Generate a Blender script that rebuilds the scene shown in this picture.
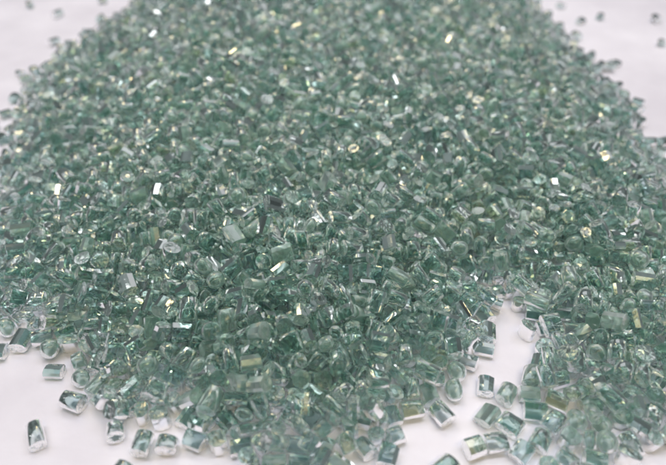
import bpy, math, random
import numpy as np
from mathutils import Euler, Vector

# ---------------------------------------------------------------- clean start
for o in list(bpy.data.objects):
    bpy.data.objects.remove(o)
sc = bpy.context.scene
COL = sc.collection

# ---------------------------------------------------------------- camera
CAM_H, PITCH, VFOV = 0.0705, 41.0, 44.0
cd = bpy.data.cameras.new('camera')
cam = bpy.data.objects.new('camera', cd)
COL.objects.link(cam)
cam.location = (0, 0, CAM_H)
cam.rotation_euler = (math.radians(90 - PITCH), 0, 0)
cd.sensor_fit = 'VERTICAL'
cd.angle_y = math.radians(VFOV)
cd.clip_start, cd.clip_end = 0.002, 20
cd.dof.use_dof = True
cd.dof.focus_distance = 0.088
cd.dof.aperture_fstop = 17.0
sc.camera = cam

# ---------------------------------------------------------------- light
world = bpy.data.worlds.new('World')
sc.world = world
world.use_nodes = True
wn, wl = world.node_tree.nodes, world.node_tree.links
bg = wn['Background']
tc = wn.new('ShaderNodeTexCoord')
sx = wn.new('ShaderNodeSeparateXYZ')
mr = wn.new('ShaderNodeMapRange')
mr.inputs['From Min'].default_value, mr.inputs['From Max'].default_value = -0.2, 1.0
rp = wn.new('ShaderNodeValToRGB')
rp.color_ramp.elements[0].color = (0.15, 0.18, 0.18, 1)
rp.color_ramp.elements[1].color = (0.46, 0.58, 0.57, 1)
wl.new(tc.outputs['Generated'], sx.inputs[0])
wl.new(sx.outputs['Z'], mr.inputs['Value'])
wl.new(mr.outputs[0], rp.inputs[0])
rn = wn.new('ShaderNodeTexNoise')
rn.inputs['Scale'].default_value, rn.inputs['Detail'].default_value = 3.5, 3.0
rm = wn.new('ShaderNodeMapRange')
rm.inputs['From Min'].default_value, rm.inputs['From Max'].default_value = 0.36, 0.64
rm.inputs['To Min'].default_value, rm.inputs['To Max'].default_value = 0.5, 1.5
wl.new(tc.outputs['Generated'], rn.inputs['Vector'])
wl.new(rn.outputs['Fac'], rm.inputs['Value'])
vm = wn.new('ShaderNodeVectorMath')
vm.operation = 'SCALE'
wl.new(rp.outputs[0], vm.inputs[0])
wl.new(rm.outputs[0], vm.inputs['Scale'])
wl.new(vm.outputs[0], bg.inputs['Color'])
bg.inputs['Strength'].default_value = 0.38


def area(name, loc, target, wide, deep, watts, col):
    l = bpy.data.lights.new(name, 'AREA')
    l.shape, l.size, l.size_y, l.energy, l.color = 'RECTANGLE', wide, deep, watts, col
    o = bpy.data.objects.new(name, l)
    o.location = loc
    o.rotation_euler = (Vector(target) - Vector(loc)).to_track_quat('-Z', 'Y').to_euler()
    COL.objects.link(o)
    return o


# rows of ceiling tubes above, plus added sources: a soft panel behind, two warm strips
area('ceiling_tube', (0.28, 0.30, 1.4), (0.12, 0.25, 0), 0.03, 1.9, 6.6, (0.96, 0.985, 1.0))
area('ceiling_tube', (-0.32, 0.20, 1.4), (-0.1, 0.15, 0), 0.03, 1.9, 6.2, (0.96, 0.985, 1.0))
area('ceiling_tube', (0.90, 0.30, 1.4), (0.12, 0.25, 0), 0.03, 1.9, 7.2, (0.96, 0.985, 1.0))  # extra tube, added for more streak glints
area('ceiling_tube', (-0.92, 0.20, 1.4), (-0.1, 0.15, 0), 0.03, 1.9, 6.6, (0.96, 0.985, 1.0))  # extra tube, added for more streak glints
area('ceiling_tube', (0.05, 0.80, 1.35), (0, 0.15, 0), 1.8, 0.03, 5.4, (0.95, 0.985, 1.0))  # crosswise tube, added for more streak glints
area('back_fill_panel', (0.15, 0.85, 0.6), (0, 0.16, 0), 0.5, 0.35, 0.25, (0.96, 0.98, 1.0))  # added fill panel, lightens the far end with a soft sheen
area('warm_glint_strip', (0.22, -0.30, 0.85), (0, 0.10, 0), 0.8, 0.05, 3.2, (1.0, 0.80, 0.42))  # added warm strip on the viewer's side, for yellow streaks
area('warm_glint_strip', (-0.25, 0.80, 1.0), (0, 0.12, 0), 0.06, 0.8, 2.6, (1.0, 0.82, 0.46))  # added warm strip behind the pile, for yellow streaks

sc.view_settings.view_transform = 'Standard'
sc.view_settings.look = 'None'
sc.view_settings.exposure = -0.12
sc.view_settings.gamma = 1.0
cy = sc.cycles
cy.max_bounces, cy.transmission_bounces, cy.glossy_bounces, cy.diffuse_bounces = 24, 24, 8, 6
cy.transparent_max_bounces = 8
cy.caustics_reflective = cy.caustics_refractive = True
cy.blur_glossy = 0.4
cy.sample_clamp_indirect = 6.0
cy.sample_clamp_direct = 4.5
cy.use_denoising = True
cy.filter_width = 1.8


# ---------------------------------------------------------------- materials
def mat(name):
    m = bpy.data.materials.new(name)
    m.use_nodes = True
    nt = m.node_tree
    nt.nodes.clear()
    out = nt.nodes.new('ShaderNodeOutputMaterial')
    return m, nt, out


def N(nt, kind, **kw):
    n = nt.nodes.new(kind)
    for k, v in kw.items():
        if k in n.inputs:
            n.inputs[k].default_value = v
        else:
            setattr(n, k, v)
    return n


def resin(name, tint, body, milk, rough, bump, grain, spec=0.5):
    """clear tinted resin: refracting skin with a share of milky body inside"""
    m, nt, out = mat(name)
    L = nt.links.new
    tcn = N(nt, 'ShaderNodeTexCoord')
    nz = N(nt, 'ShaderNodeTexNoise', Scale=grain, Detail=3.0)
    L(tcn.outputs['Object'], nz.inputs['Vector'])
    bp = N(nt, 'ShaderNodeBump', Strength=bump, Distance=0.0002)
    L(nz.outputs['Fac'], bp.inputs['Height'])
    g = N(nt, 'ShaderNodeBsdfPrincipled')
    g.inputs['Base Color'].default_value = (*tint, 1)
    g.inputs['Transmission Weight'].default_value = 1.0
    g.inputs['IOR'].default_value = 1.50
    g.inputs['Roughness'].default_value = rough
    g.inputs['Specular IOR Level'].default_value = spec
    L(bp.outputs[0], g.inputs['Normal'])
    d = N(nt, 'ShaderNodeBsdfDiffuse')
    d.inputs['Color'].default_value = (*body, 1)
    t = N(nt, 'ShaderNodeBsdfTranslucent')
    t.inputs['Color'].default_value = (*body, 1)
    mx = N(nt, 'ShaderNodeMixShader')
    mx.inputs[0].default_value = 0.6
    L(d.outputs[0], mx.inputs[1])
    L(t.outputs[0], mx.inputs[2])
    nm = N(nt, 'ShaderNodeTexNoise', Scale=grain * 0.5, Detail=4.0)
    L(tcn.outputs['Object'], nm.inputs['Vector'])
    r = N(nt, 'ShaderNodeMapRange')
    r.inputs['From Min'].default_value, r.inputs['From Max'].default_value = 0.3, 0.7
    r.inputs['To Min'].default_value, r.inputs['To Max'].default_value = milk * 0.5, milk * 1.5
    L(nm.outputs['Fac'], r.inputs['Value'])
    m2 = N(nt, 'ShaderNodeMixShader')
    L(r.outputs[0], m2.inputs[0])
    L(g.outputs[0], m2.inputs[1])
    L(mx.outputs[0], m2.inputs[2])
    L(m2.outputs[0], out.inputs['Surface'])
    return m


FROST = ((0.69, 0.855, 0.815), (0.26, 0.42, 0.35))
MATS = [
    (resin('clear_resin', (0.675, 0.855, 0.815), (0.25, 0.42, 0.37), 0.025, 0.05, 0.11, 500), resin('clear_cut_end', *FROST, 0.06, 0.17, 0.20, 1500, 0.25)),
    (resin('deep_resin', (0.50, 0.735, 0.68), (0.20, 0.37, 0.30), 0.03, 0.05, 0.08, 500), resin('deep_cut_end', *FROST, 0.07, 0.18, 0.20, 1500, 0.25)),
    (resin('milky_resin', (0.76, 0.90, 0.85), (0.34, 0.52, 0.46), 0.16, 0.18, 0.2, 700), resin('milky_cut_end', *FROST, 0.24, 0.25, 0.20, 1500, 0.25)),
    (resin('pale_resin', (0.83, 0.925, 0.91), (0.48, 0.62, 0.58), 0.015, 0.04, 0.06, 500), resin('pale_cut_end', *FROST, 0.05, 0.14, 0.20, 1500, 0.25)),
    (resin('bluish_resin', (0.67, 0.84, 0.845), (0.36, 0.52, 0.52), 0.025, 0.05, 0.06, 500), resin('bluish_cut_end', *FROST, 0.06, 0.17, 0.20, 1500, 0.25)),
    (resin('yellowish_resin', (0.86, 0.92, 0.72), (0.50, 0.58, 0.42), 0.02, 0.05, 0.06, 500), resin('yellowish_cut_end', *FROST, 0.06, 0.17, 0.20, 1500, 0.25)),
]

m, nt, out = mat('white_paper')
p = N(nt, 'ShaderNodeBsdfPrincipled', Roughness=0.6)
tcn = N(nt, 'ShaderNodeTexCoord')
n1 = N(nt, 'ShaderNodeTexNoise', Scale=28.0, Detail=6.0, Roughness=0.6)
rp = N(nt, 'ShaderNodeValToRGB')
rp.color_ramp.elements[0].position, rp.color_ramp.elements[1].position = 0.35, 0.68
rp.color_ramp.elements[0].color = (0.53, 0.495, 0.585, 1)
rp.color_ramp.elements[1].color = (0.665, 0.63, 0.73, 1)
nt.links.new(tcn.outputs['Object'], n1.inputs['Vector'])
nt.links.new(n1.outputs['Fac'], rp.inputs[0])
nt.links.new(rp.outputs[0], p.inputs['Base Color'])
n2 = N(nt, 'ShaderNodeTexNoise', Scale=900.0, Detail=5.0)
nt.links.new(tcn.outputs['Object'], n2.inputs['Vector'])
bp = N(nt, 'ShaderNodeBump', Strength=0.35, Distance=0.0001)
nt.links.new(n2.outputs['Fac'], bp.inputs['Height'])
nt.links.new(bp.outputs[0], p.inputs['Normal'])
nt.links.new(p.outputs[0], out.inputs['Surface'])
paper = m

# ---------------------------------------------------------------- the table
me = bpy.data.meshes.new('table_surface')
me.from_pydata([(-.6, -.3, 0), (.6, -.3, 0), (.6, .9, 0), (-.6, .9, 0), (-.6, -.3, -.02), (.6, -.3, -.02), (.6, .9, -.02), (-.6, .9, -.02)], [],
               [(0, 1, 2, 3), (4, 7, 6, 5), (0, 4, 5, 1), (1, 5, 6, 2), (2, 6, 7, 3), (3, 7, 4, 0)])
me.materials.append(paper)
tbl = bpy.data.objects.new('table_surface', me)
COL.objects.link(tbl)
tbl['kind'] = 'structure'
tbl['label'] = 'smooth white surface under the heap of green pellets'

# pellet shapes, length along local X; a flag per face: 0 smooth side, 1 rim, 2 cut end, 3 rounded, 4 faceted side
R0 = 0.00130


def pellet(rng, L, ra, rb, n=20, skew=0.0, sq=2.0, wob=0.03, twin=False, facet=False):
    verts, faces, flag = [], [], []
    bev = 0.045 * min(ra, rb)
    s1 = (rng.uniform(-1, 1) * skew, rng.uniform(-1, 1) * skew)
    s2 = (rng.uniform(-1, 1) * skew, rng.uniform(-1, 1) * skew)
    rings = [(-1, 0.0, 1 - bev / ra), (-1, bev, 1.0), (0, 0, 1.0 + rng.uniform(-.006, .006)), (1, -bev, 1.0), (1, 0.0, 1 - bev / ra)]
    ph = [rng.uniform(0, 6.28) for _ in range(3)]
    taper = rng.uniform(-.03, .03)
    domes = {-1: rng.uniform(-.10, .10) * ra, 1: rng.uniform(-.10, .10) * ra}

    turn = [2 * math.pi * (i + (rng.uniform(-.3, .3) if facet else 0)) / n for i in range(n)]

    def prof(a):
        c, s = math.cos(a), math.sin(a)
        k = (abs(c) ** sq + abs(s) ** sq) ** (-1 / sq)
        k *= 1 + wob * .5 * math.sin(2 * a + ph[0]) + wob * .5 * math.sin(3 * a + ph[1])
        if twin:
            k *= 1 - .20 * abs(s) ** 6
        return ra * k * c, rb * k * s

    for side, dx, scale in rings:
        for i in range(n):
            y, z = prof(turn[i])
            y, z = y * scale * (1 + taper * side), z * scale * (1 + taper * side)
            sk = s1 if side < 0 else s2
            x = side * L / 2 + dx + (sk[0] * y + sk[1] * z if side else 0)
            verts.append((x, y, z))
    for r in range(4):
        for i in range(n):
            j = (i + 1) % n
            faces.append((r * n + i, (r + 1) * n + i, (r + 1) * n + j, r * n + j))
            flag.append(1 if r in (0, 3) else (4 if facet else 0))
    for side, first in ((-1, 0), (1, 4 * n)):
        prev = first
        for scale in (.72, .4):
            k = len(verts)
            for i in range(n):
                x, y, z = verts[first + i]
                verts.append((x + side * domes[side] * (1 - scale * scale) + rng.uniform(-1, 1) * 0.030 * ra, y * scale, z * scale))
            for i in range(n):
                j = (i + 1) % n
                f = (prev + i, prev + j, k + j, k + i)
                faces.append(f if side < 0 else f[::-1])
                flag.append(2)
            prev = k
        f = tuple(prev + i for i in range(n))
        faces.append(f if side < 0 else f[::-1])
        flag.append(2)
    return verts, faces, flag


def blob(rng, a, b, c, n=20, m=10):
    verts, faces, flag = [(-a, 0, 0)], [], []
    ph = [rng.uniform(0, 6.28) for _ in range(4)]
    for r in range(1, m):
        t = math.pi * r / m
        for i in range(n):
            p = 2 * math.pi * i / n
            k = 1 + .06 * math.sin(2 * p + ph[0]) * math.sin(t) + .05 * math.sin(3 * t + ph[1]) * math.cos(p + ph[2])
            verts.append((-a * math.cos(t) * k, b * k * math.sin(t) * math.cos(p), c * k * math.sin(t) * math.sin(p)))
    verts.append((a, 0, 0))
    for i in range(n):
        j = (i + 1) % n
        faces.append((0, 1 + i, 1 + j))
        for r in range(m - 2):
            q = 1 + r * n
            faces.append((q + i, q + n + i, q + n + j, q + j))
        q = 1 + (m - 2) * n
        faces.append((q + i, len(verts) - 1, q + j))
        flag.extend([3] * m)
    return verts, faces, flag


def variants():
    rng, out = random.Random(23), []
    for k in range(9):
        r = R0 * rng.uniform(.84, 1.08)
        out.append(('short',) + pellet(rng, r * rng.uniform(1.75, 2.4), r, r * rng.uniform(.78, .98), skew=rng.uniform(.05, .25), sq=rng.uniform(1.9, 2.2)))
    for k in range(10):
        r = R0 * rng.uniform(.82, 1.05)
        out.append(('block',) + pellet(rng, r * rng.uniform(1.8, 2.4), r, r * rng.uniform(.72, 1.0), n=rng.choice((9, 10, 12)), skew=rng.uniform(.03, .22), sq=rng.uniform(2.2, 3.4), wob=.06, facet=True))
    for k in range(4):
        r = R0 * rng.uniform(.95, 1.15)
        out.append(('flat',) + pellet(rng, r * rng.uniform(1.7, 2.3), r, r * rng.uniform(.5, .62), n=12, skew=rng.uniform(.03, .15), sq=rng.uniform(2.2, 3.4), facet=True))
    for k in range(3):
        r = R0 * rng.uniform(.8, .95)
        out.append(('long',) + pellet(rng, r * rng.uniform(2.8, 3.5), r, r * rng.uniform(.8, .95), n=24, skew=rng.uniform(.05, .3), sq=rng.uniform(2.0, 3.0)))
    for k in range(3):
        r = R0 * rng.uniform(.8, .9)
        out.append(('pair',) + pellet(rng, r * rng.uniform(1.9, 2.4), r * 1.5, r * .88, n=28, skew=rng.uniform(.05, .15), sq=2.6, twin=True))
    for k in range(2):
        r = R0 * rng.uniform(1.0, 1.12)
        out.append(('disc',) + pellet(rng, r * rng.uniform(.9, 1.2), r, r * .95, skew=.1))
    for k in range(3):
        r = R0 * rng.uniform(.95, 1.15)
        out.append(('blob',) + blob(rng, r * rng.uniform(1.0, 1.3), r, r * rng.uniform(.8, .95)))
    return out


V = variants()


def make_mesh(name, v, f, fl, clear, cut):
    me = bpy.data.meshes.new(name)
    me.from_pydata(v, [], f)
    me.materials.append(clear)
    me.materials.append(cut)
    fl = np.array(fl)
    me.polygons.foreach_set('material_index', np.where(fl == 2, 1, 0).astype(np.int32))
    me.polygons.foreach_set('use_smooth', (fl == 0) | (fl == 3))
    me.update()
    return me


# ---------------------------------------------------------------- resting poses of every pellet (settled pile)
# per pellet: shape, x, y, z in twentieths of a millimetre (x from 100 mm left), turn about x, y, z in steps of 3 degrees
POSES = [
0,2750,871,64,116,31,99,0,1675,859,72,37,30,25,28,2471,821,17,0,30,76,27,1522,890,74,10,30,27,24,1222,789,20,119,30,40,1,1854,745,68,30,45,5,7,1508,762,27,26,30,88,4,1286,888,24,9,30,114,
0,2260,947,77,101,28,50,7,2798,944,77,113,28,19,14,2362,752,24,0,31,7,0,1580,1114,140,64,35,91,21,2483,743,17,2,30,76,5,2537,771,25,106,30,78,3,2293,850,24,117,30,41,0,1844,937,80,30,-13,4,
5,2418,766,24,1,30,63,5,2579,816,43,111,38,74,10,2822,1100,111,115,39,46,19,2739,717,32,104,-2,93,14,1425,844,54,98,14,77,0,2765,1188,100,71,31,83,17,2102,831,86,62,52,0,20,2415,846,21,10,30,76,
17,1538,835,28,106,-1,103,18,1983,789,74,9,73,4,20,1562,935,71,10,36,113,14,1703,766,25,33,0,96,29,1573,758,28,70,29,28,26,2666,1137,49,114,31,64,13,1918,832,98,115,22,29,13,2139,730,22,118,30,84,
27,1884,1015,115,110,81,3,3,2593,941,63,100,37,92,20,2549,861,17,2,30,117,1,1806,852,64,26,47,100,13,1642,774,22,118,30,53,14,2612,773,25,6,60,21,10,1059,1098,23,57,30,29,12,1657,801,61,113,31,52,
10,1380,1212,144,116,-28,99,28,2121,918,84,53,36,2,14,1943,741,70,110,38,77,33,2704,764,31,12,76,91,1,2482,912,23,118,30,79,18,1459,899,72,0,83,14,19,2964,1250,122,109,-29,117,
13,1805,889,104,11,80,114,14,1741,898,94,104,15,74,0,1842,885,35,9,1,19,10,1385,965,61,17,76,113,3,2806,1011,80,80,34,84,11,2792,802,52,7,24,51,20,2618,897,17,2,90,110,12,2826,771,25,2,56,45,
22,1773,792,41,18,20,71,17,2129,1013,125,28,35,119,26,2897,1291,99,111,-26,2,0,2128,1162,128,18,77,23,0,1690,1102,112,12,18,34,10,2725,1082,66,85,30,72,30,2667,998,86,74,49,114,
0,1484,1328,161,45,67,4,14,1793,1038,139,109,42,52,33,1485,962,83,77,34,80,30,2868,989,93,106,59,40,0,1649,1052,124,113,15,103,25,1153,1135,66,12,-17,17,19,1378,1017,73,81,41,12,
27,1079,1211,71,58,33,92,17,2714,919,61,87,27,71,12,2083,750,23,90,29,102,18,2128,965,102,111,24,109,13,2349,1031,70,7,30,89,0,2890,1447,159,13,14,47,13,2010,950,112,18,21,93,4,1579,992,74,118,28,22,
14,1500,1132,136,7,31,26,27,1903,802,53,26,41,47,12,2810,850,55,83,28,86,13,1386,882,59,8,11,1,2,2036,750,47,74,25,38,25,2639,1216,70,6,27,107,4,2214,862,24,3,30,63,17,1723,821,25,42,30,104,
0,2057,1358,158,68,39,8,19,1844,1303,190,107,85,4,5,2208,1010,62,22,30,31,25,2000,840,63,32,26,45,18,1681,927,98,116,82,100,14,2252,1102,104,95,16,105,22,1218,1076,36,114,-5,39,
0,2005,1538,220,109,31,104,13,2943,1144,121,100,28,118,33,2645,824,30,18,31,85,13,1566,1059,113,68,33,1,22,1262,1225,106,116,43,7,8,2850,934,79,74,31,19,23,1718,961,104,28,34,96,
31,2337,923,26,5,21,29,26,2630,1008,53,108,37,89,22,1684,1385,194,54,35,102,16,1617,871,67,3,76,117,1,2766,760,24,14,30,91,25,1853,1080,132,83,21,97,13,2268,910,22,9,30,94,12,2874,902,52,11,-22,26,
1,1988,1184,161,71,44,3,13,2314,1102,109,3,-12,83,27,2213,917,29,43,30,28,8,2662,900,49,112,34,9,13,1774,955,108,15,-28,5,5,2568,969,24,112,30,23,14,2235,1063,73,26,-23,0,4,1149,1295,90,110,-22,113,
16,2548,916,17,60,30,118,33,1160,1064,29,38,24,26,1,2072,995,91,119,44,102,18,1950,1131,149,38,10,3,7,2188,1176,124,20,22,60,2,1427,801,23,9,30,96,21,2663,717,18,116,90,114,0,1566,1459,197,37,47,87,
26,1989,1108,119,47,38,100,13,1186,1188,86,81,18,27,0,2159,1450,165,10,12,108,2,2588,724,23,111,30,42,1,2301,1188,120,14,22,9,24,2719,1227,92,81,68,5,3,1301,1399,157,20,28,34,25,1793,710,35,107,56,4,
9,1487,849,26,15,2,108,22,2380,1483,121,110,-19,110,14,2160,899,32,83,68,0,9,1342,1164,88,80,43,12,27,2404,1067,51,84,48,8,14,1906,1122,114,9,30,32,6,2688,834,51,3,37,31,17,1563,1181,149,13,18,2,
15,1195,992,16,118,30,119,2,2163,786,24,14,30,7,5,2853,839,24,62,30,18,4,2556,1374,89,2,51,101,24,1083,1384,122,57,18,12,0,2831,1798,178,73,30,9,22,1803,1501,228,110,17,71,19,1742,864,68,38,34,2,
2,1897,960,93,118,48,62,10,2882,1110,104,27,39,91,3,1413,1311,137,1,17,116,20,2180,1386,153,53,28,31,3,1121,1111,24,2,30,6,4,2605,1282,73,107,26,44,11,2039,1112,134,70,17,118,
17,2931,1357,120,111,29,115,27,2317,1348,102,104,-17,111,16,1279,1275,119,113,-20,11,18,1694,1014,113,44,11,112,26,1633,934,52,10,79,112,6,2026,870,97,5,27,80,12,1509,1057,117,100,70,14,
3,2266,1399,111,1,-22,91,4,2076,1386,198,52,39,8,19,1781,1393,223,71,37,86,33,2353,980,31,26,50,103,8,2658,767,39,33,43,89,26,2425,1216,58,116,43,75,16,1763,759,17,60,30,4,33,2768,1034,44,12,39,107,
12,2906,1056,86,118,-25,88,13,1069,1275,92,36,28,24,17,1774,1103,131,72,35,33,21,1710,1175,143,63,23,0,33,2985,1340,130,82,26,38,3,2697,1358,62,15,82,22,15,1441,1017,106,113,36,70,
20,1734,1304,144,6,72,39,21,2594,1133,28,12,0,0,16,2057,1026,125,53,25,7,3,2827,1278,98,4,21,35,13,1536,1400,195,46,29,42,17,1608,1362,180,14,18,13,24,2023,1474,194,14,36,7,2,1536,1019,74,112,90,107,
11,1931,1019,125,32,31,36,17,2039,1256,154,106,-13,91,29,1264,1319,145,6,-11,36,17,1977,923,79,4,-13,26,3,1115,1532,140,73,34,24,10,2481,1227,76,42,36,107,11,2432,940,18,1,30,85,
9,1310,1046,79,88,37,102,0,2167,1062,79,31,49,7,33,1920,1165,177,73,19,92,13,1938,1223,183,53,28,24,23,2202,1259,138,62,36,111,3,2845,1060,81,13,80,112,11,1838,1184,179,22,28,2,
9,1690,1251,175,110,39,72,15,2055,831,84,84,8,31,24,1337,947,20,2,30,82,16,2743,959,81,112,15,93,1,2270,1272,124,25,17,48,0,2529,1883,203,86,36,97,15,2161,846,17,56,30,96,32,1283,962,23,14,28,117,
12,2883,1229,90,19,28,26,3,2097,1491,173,17,47,119,10,3136,1703,143,89,20,34,1,2749,1283,106,8,26,28,18,1568,881,28,22,4,85,0,2732,1464,117,54,44,12,27,2363,1229,77,22,35,109,3,3028,1636,156,12,29,20,
33,1642,1227,152,94,39,35,1,1918,921,75,25,10,84,13,2272,1011,85,103,43,26,17,1251,1496,156,26,23,89,20,2392,1171,71,55,38,101,11,1775,1001,102,98,-16,2,28,1754,1680,222,1,50,108,
31,1640,1134,142,3,14,10,0,2157,1788,213,9,82,9,21,1733,1114,145,22,32,89,26,1178,1547,144,32,12,14,25,2252,1625,178,107,29,42,26,1980,1625,226,0,49,68,20,2359,1416,115,10,25,40,
33,2817,1447,103,106,16,6,33,1517,1283,140,5,25,87,0,1321,1696,190,94,16,2,16,2453,1070,17,62,30,115,15,1969,706,55,100,34,21,31,995,1143,29,23,-16,109,8,1957,976,85,21,20,15,
7,2533,1525,114,72,28,115,5,2659,1483,132,4,21,57,11,2183,941,67,79,26,44,14,2590,1473,124,0,6,110,30,2773,841,20,67,3,1,1,1902,1371,187,101,46,95,22,1722,1448,211,91,31,19,26,1944,830,30,48,30,41,
10,1459,1170,117,86,20,26,13,969,1316,90,18,-21,9,7,982,1474,108,15,43,61,4,2207,1582,177,90,-20,8,24,2613,1413,78,73,44,91,27,2444,1547,147,119,22,46,9,2431,1118,61,17,81,99,20,1869,1177,143,3,33,53,
22,918,1512,109,3,-28,7,5,1791,1298,162,67,43,22,6,2112,785,22,83,60,119,14,2718,1298,73,1,31,18,0,992,1785,135,7,-27,107,3,1854,707,26,21,89,0,12,2724,1177,53,0,40,48,11,2708,1403,106,119,-19,84,
31,1603,1259,178,42,-7,8,11,3054,1441,134,110,-23,115,29,1260,1017,28,38,29,10,13,2394,1019,25,26,30,52,3,981,1224,25,54,30,109,12,1945,876,79,89,28,48,1,1618,1484,227,107,47,107,
23,1716,1347,170,103,41,17,10,1636,1453,183,62,39,20,10,2156,1591,212,73,28,83,33,1673,1560,218,61,30,4,28,1044,1173,26,95,-1,113,10,748,1862,74,68,16,14,26,2068,882,69,36,36,30,
11,1013,1234,65,76,40,2,18,1418,1120,91,4,87,26,10,1952,1468,183,100,28,38,24,1515,1219,132,109,-18,16,2,2964,1098,87,31,8,13,21,1247,1179,72,3,50,71,21,940,1412,108,2,35,10,
23,2311,1509,134,70,39,113,10,2471,1127,23,62,30,26,4,3027,1536,171,42,57,104,23,2045,796,33,6,65,34,15,1605,842,16,118,30,82,4,1435,996,59,68,27,104,26,2194,1851,236,8,63,78,4,3516,2982,24,117,30,55,
10,199,3775,22,117,30,22,13,343,3327,22,118,30,17,17,4073,3687,23,119,30,94,16,3582,3659,17,114,30,73,27,3570,3039,16,0,30,8,6,3950,3317,19,117,30,25,6,314,2909,19,117,30,115,
24,-53,3951,20,119,30,101,11,3733,3734,18,1,30,80,16,3538,3932,17,3,30,42,26,415,4033,18,0,30,10,7,430,2714,26,9,30,87,17,1917,708,24,59,30,118,13,1322,1611,182,107,35,64,16,1214,1294,111,63,41,7,
17,2806,1536,140,21,13,91,32,1764,833,47,21,39,48,19,1832,1020,95,16,-13,119,14,2268,1448,135,29,43,4,16,3003,1485,155,87,18,6,0,1912,1740,212,115,40,39,9,1322,1108,73,86,36,92,
33,2424,1421,103,75,35,6,4,1576,1230,143,114,22,52,25,1304,1927,226,8,24,11,10,2477,1202,23,109,30,99,1,824,1632,84,109,86,117,25,2268,1815,205,15,40,118,25,2503,1388,70,115,78,93,
20,1470,1099,89,77,15,32,18,2143,1272,128,3,47,83,0,2485,1828,155,111,19,21,1,1566,1314,163,105,21,80,18,1830,1727,221,100,-21,104,5,1391,1674,215,26,29,72,10,2626,1838,187,79,24,29,
20,1891,1519,199,104,45,44,25,1907,760,23,115,30,58,5,2810,1338,97,71,45,8,4,2458,1657,165,21,41,68,4,2503,1691,189,51,21,103,26,2112,1079,102,20,41,82,25,2030,1184,119,119,28,36,
32,1978,1013,116,12,38,73,13,1812,1182,118,85,45,116,5,2456,1475,110,80,30,26,12,2104,1226,124,104,-27,1,29,1441,1628,190,1,40,17,10,1204,1340,118,110,53,24,9,2448,1391,62,80,47,104,
10,2944,998,81,100,26,31,18,1401,1514,171,15,76,117,0,2457,2181,252,87,-15,117,13,2782,1125,77,80,45,13,0,2977,1410,122,26,33,63,0,2810,1910,186,109,-23,13,29,1344,1307,128,105,41,8,
18,1840,1240,175,31,29,16,16,1409,1173,105,119,27,114,15,2648,1394,100,74,37,2,3,3216,1960,130,10,34,103,12,1201,1384,146,72,39,88,19,1048,1449,125,113,40,25,17,1385,1619,186,24,26,30,
20,2950,1885,175,113,23,50,32,1621,967,78,104,28,19,0,2732,1990,210,118,-18,95,31,2298,1072,64,86,33,12,12,2096,1273,142,78,23,29,0,818,2234,146,43,39,17,16,1201,1108,57,13,33,67,
4,1748,1050,104,32,18,115,0,2744,1807,198,17,14,75,18,1462,1770,223,1,34,90,25,2558,2016,239,37,34,9,9,2701,875,20,2,30,62,11,1228,1599,165,7,21,32,3,2310,1733,193,26,69,112,
24,1463,1659,232,114,20,110,25,2021,996,83,114,48,110,24,1556,1624,214,80,25,85,13,2688,1670,146,104,34,53,10,2366,1841,204,43,28,86,14,2354,1119,80,80,26,110,12,1648,1022,80,109,-24,8,
25,1100,1869,164,108,29,69,6,1848,794,47,21,75,109,22,2016,694,31,116,22,51,11,2637,956,23,96,30,66,17,2636,1205,24,119,90,116,23,2797,1077,68,109,-17,12,25,897,1704,93,94,21,64,
8,1999,1351,173,44,28,31,17,2715,1758,179,81,27,115,24,1302,1338,112,10,76,31,1,2724,1567,120,84,-8,10,1,2339,1545,146,47,38,113,15,1766,1202,160,12,19,69,31,2137,1529,195,15,43,113,
30,1367,1119,62,92,12,100,20,1339,1433,162,40,6,23,13,2366,1711,188,99,-23,114,11,2099,1314,156,19,40,50,7,2686,1834,196,0,21,50,26,2881,1925,181,57,27,4,3,2041,1996,252,83,30,1,
31,2010,1056,104,12,52,4,17,2568,1581,123,94,38,102,5,2281,700,24,112,30,73,4,1521,1573,190,117,-23,28,9,2691,993,60,71,30,85,1,2369,1638,137,15,45,86,24,3053,1816,138,40,14,6,
27,1794,1868,235,111,30,28,0,1424,2465,267,21,29,105,2,1819,760,30,108,54,113,10,762,2099,115,63,19,12,11,2297,1582,163,103,63,0,29,2102,1695,191,101,42,41,3,1846,1981,246,102,26,106,
15,2920,1389,150,53,35,6,21,1959,1275,181,62,20,108,20,1759,2059,246,79,18,16,16,1040,1355,97,45,24,94,15,1770,1174,136,108,43,44,24,1908,1283,161,13,22,73,24,2232,1487,158,89,36,24,
5,1498,2050,249,13,29,107,25,1142,1191,66,96,22,76,10,1959,1970,236,9,36,70,10,1622,1819,250,4,33,5,28,2581,1312,29,115,63,113,10,1429,1929,233,39,45,94,20,1363,1056,68,100,42,85,
3,1652,1896,249,29,30,95,2,1110,1275,54,18,16,41,22,3009,1870,157,116,84,90,22,815,1751,90,10,28,85,1,1260,1678,202,79,12,107,11,2858,1392,124,114,41,28,32,1326,1514,169,97,20,64,
5,1381,1565,170,4,46,4,18,2866,1755,148,64,29,105,10,2305,2197,270,104,40,63,28,2676,1077,34,95,30,94,0,2772,1640,115,36,39,7,1,2075,1611,189,119,19,30,9,2778,1385,94,14,41,45,
24,1019,1520,112,42,26,107,6,2389,1287,116,3,31,107,14,1143,1697,148,3,16,116,25,1947,2266,273,100,-30,111,13,1179,1601,157,92,50,12,19,2645,1934,225,1,81,111,32,2715,820,19,62,27,9,
22,2875,1616,166,46,46,19,23,2025,1823,216,1,23,25,18,2568,1633,151,5,46,61,25,2829,2067,203,5,27,74,0,1800,1948,231,114,19,56,6,2597,1246,22,84,60,116,16,1949,1068,104,27,27,36,
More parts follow.
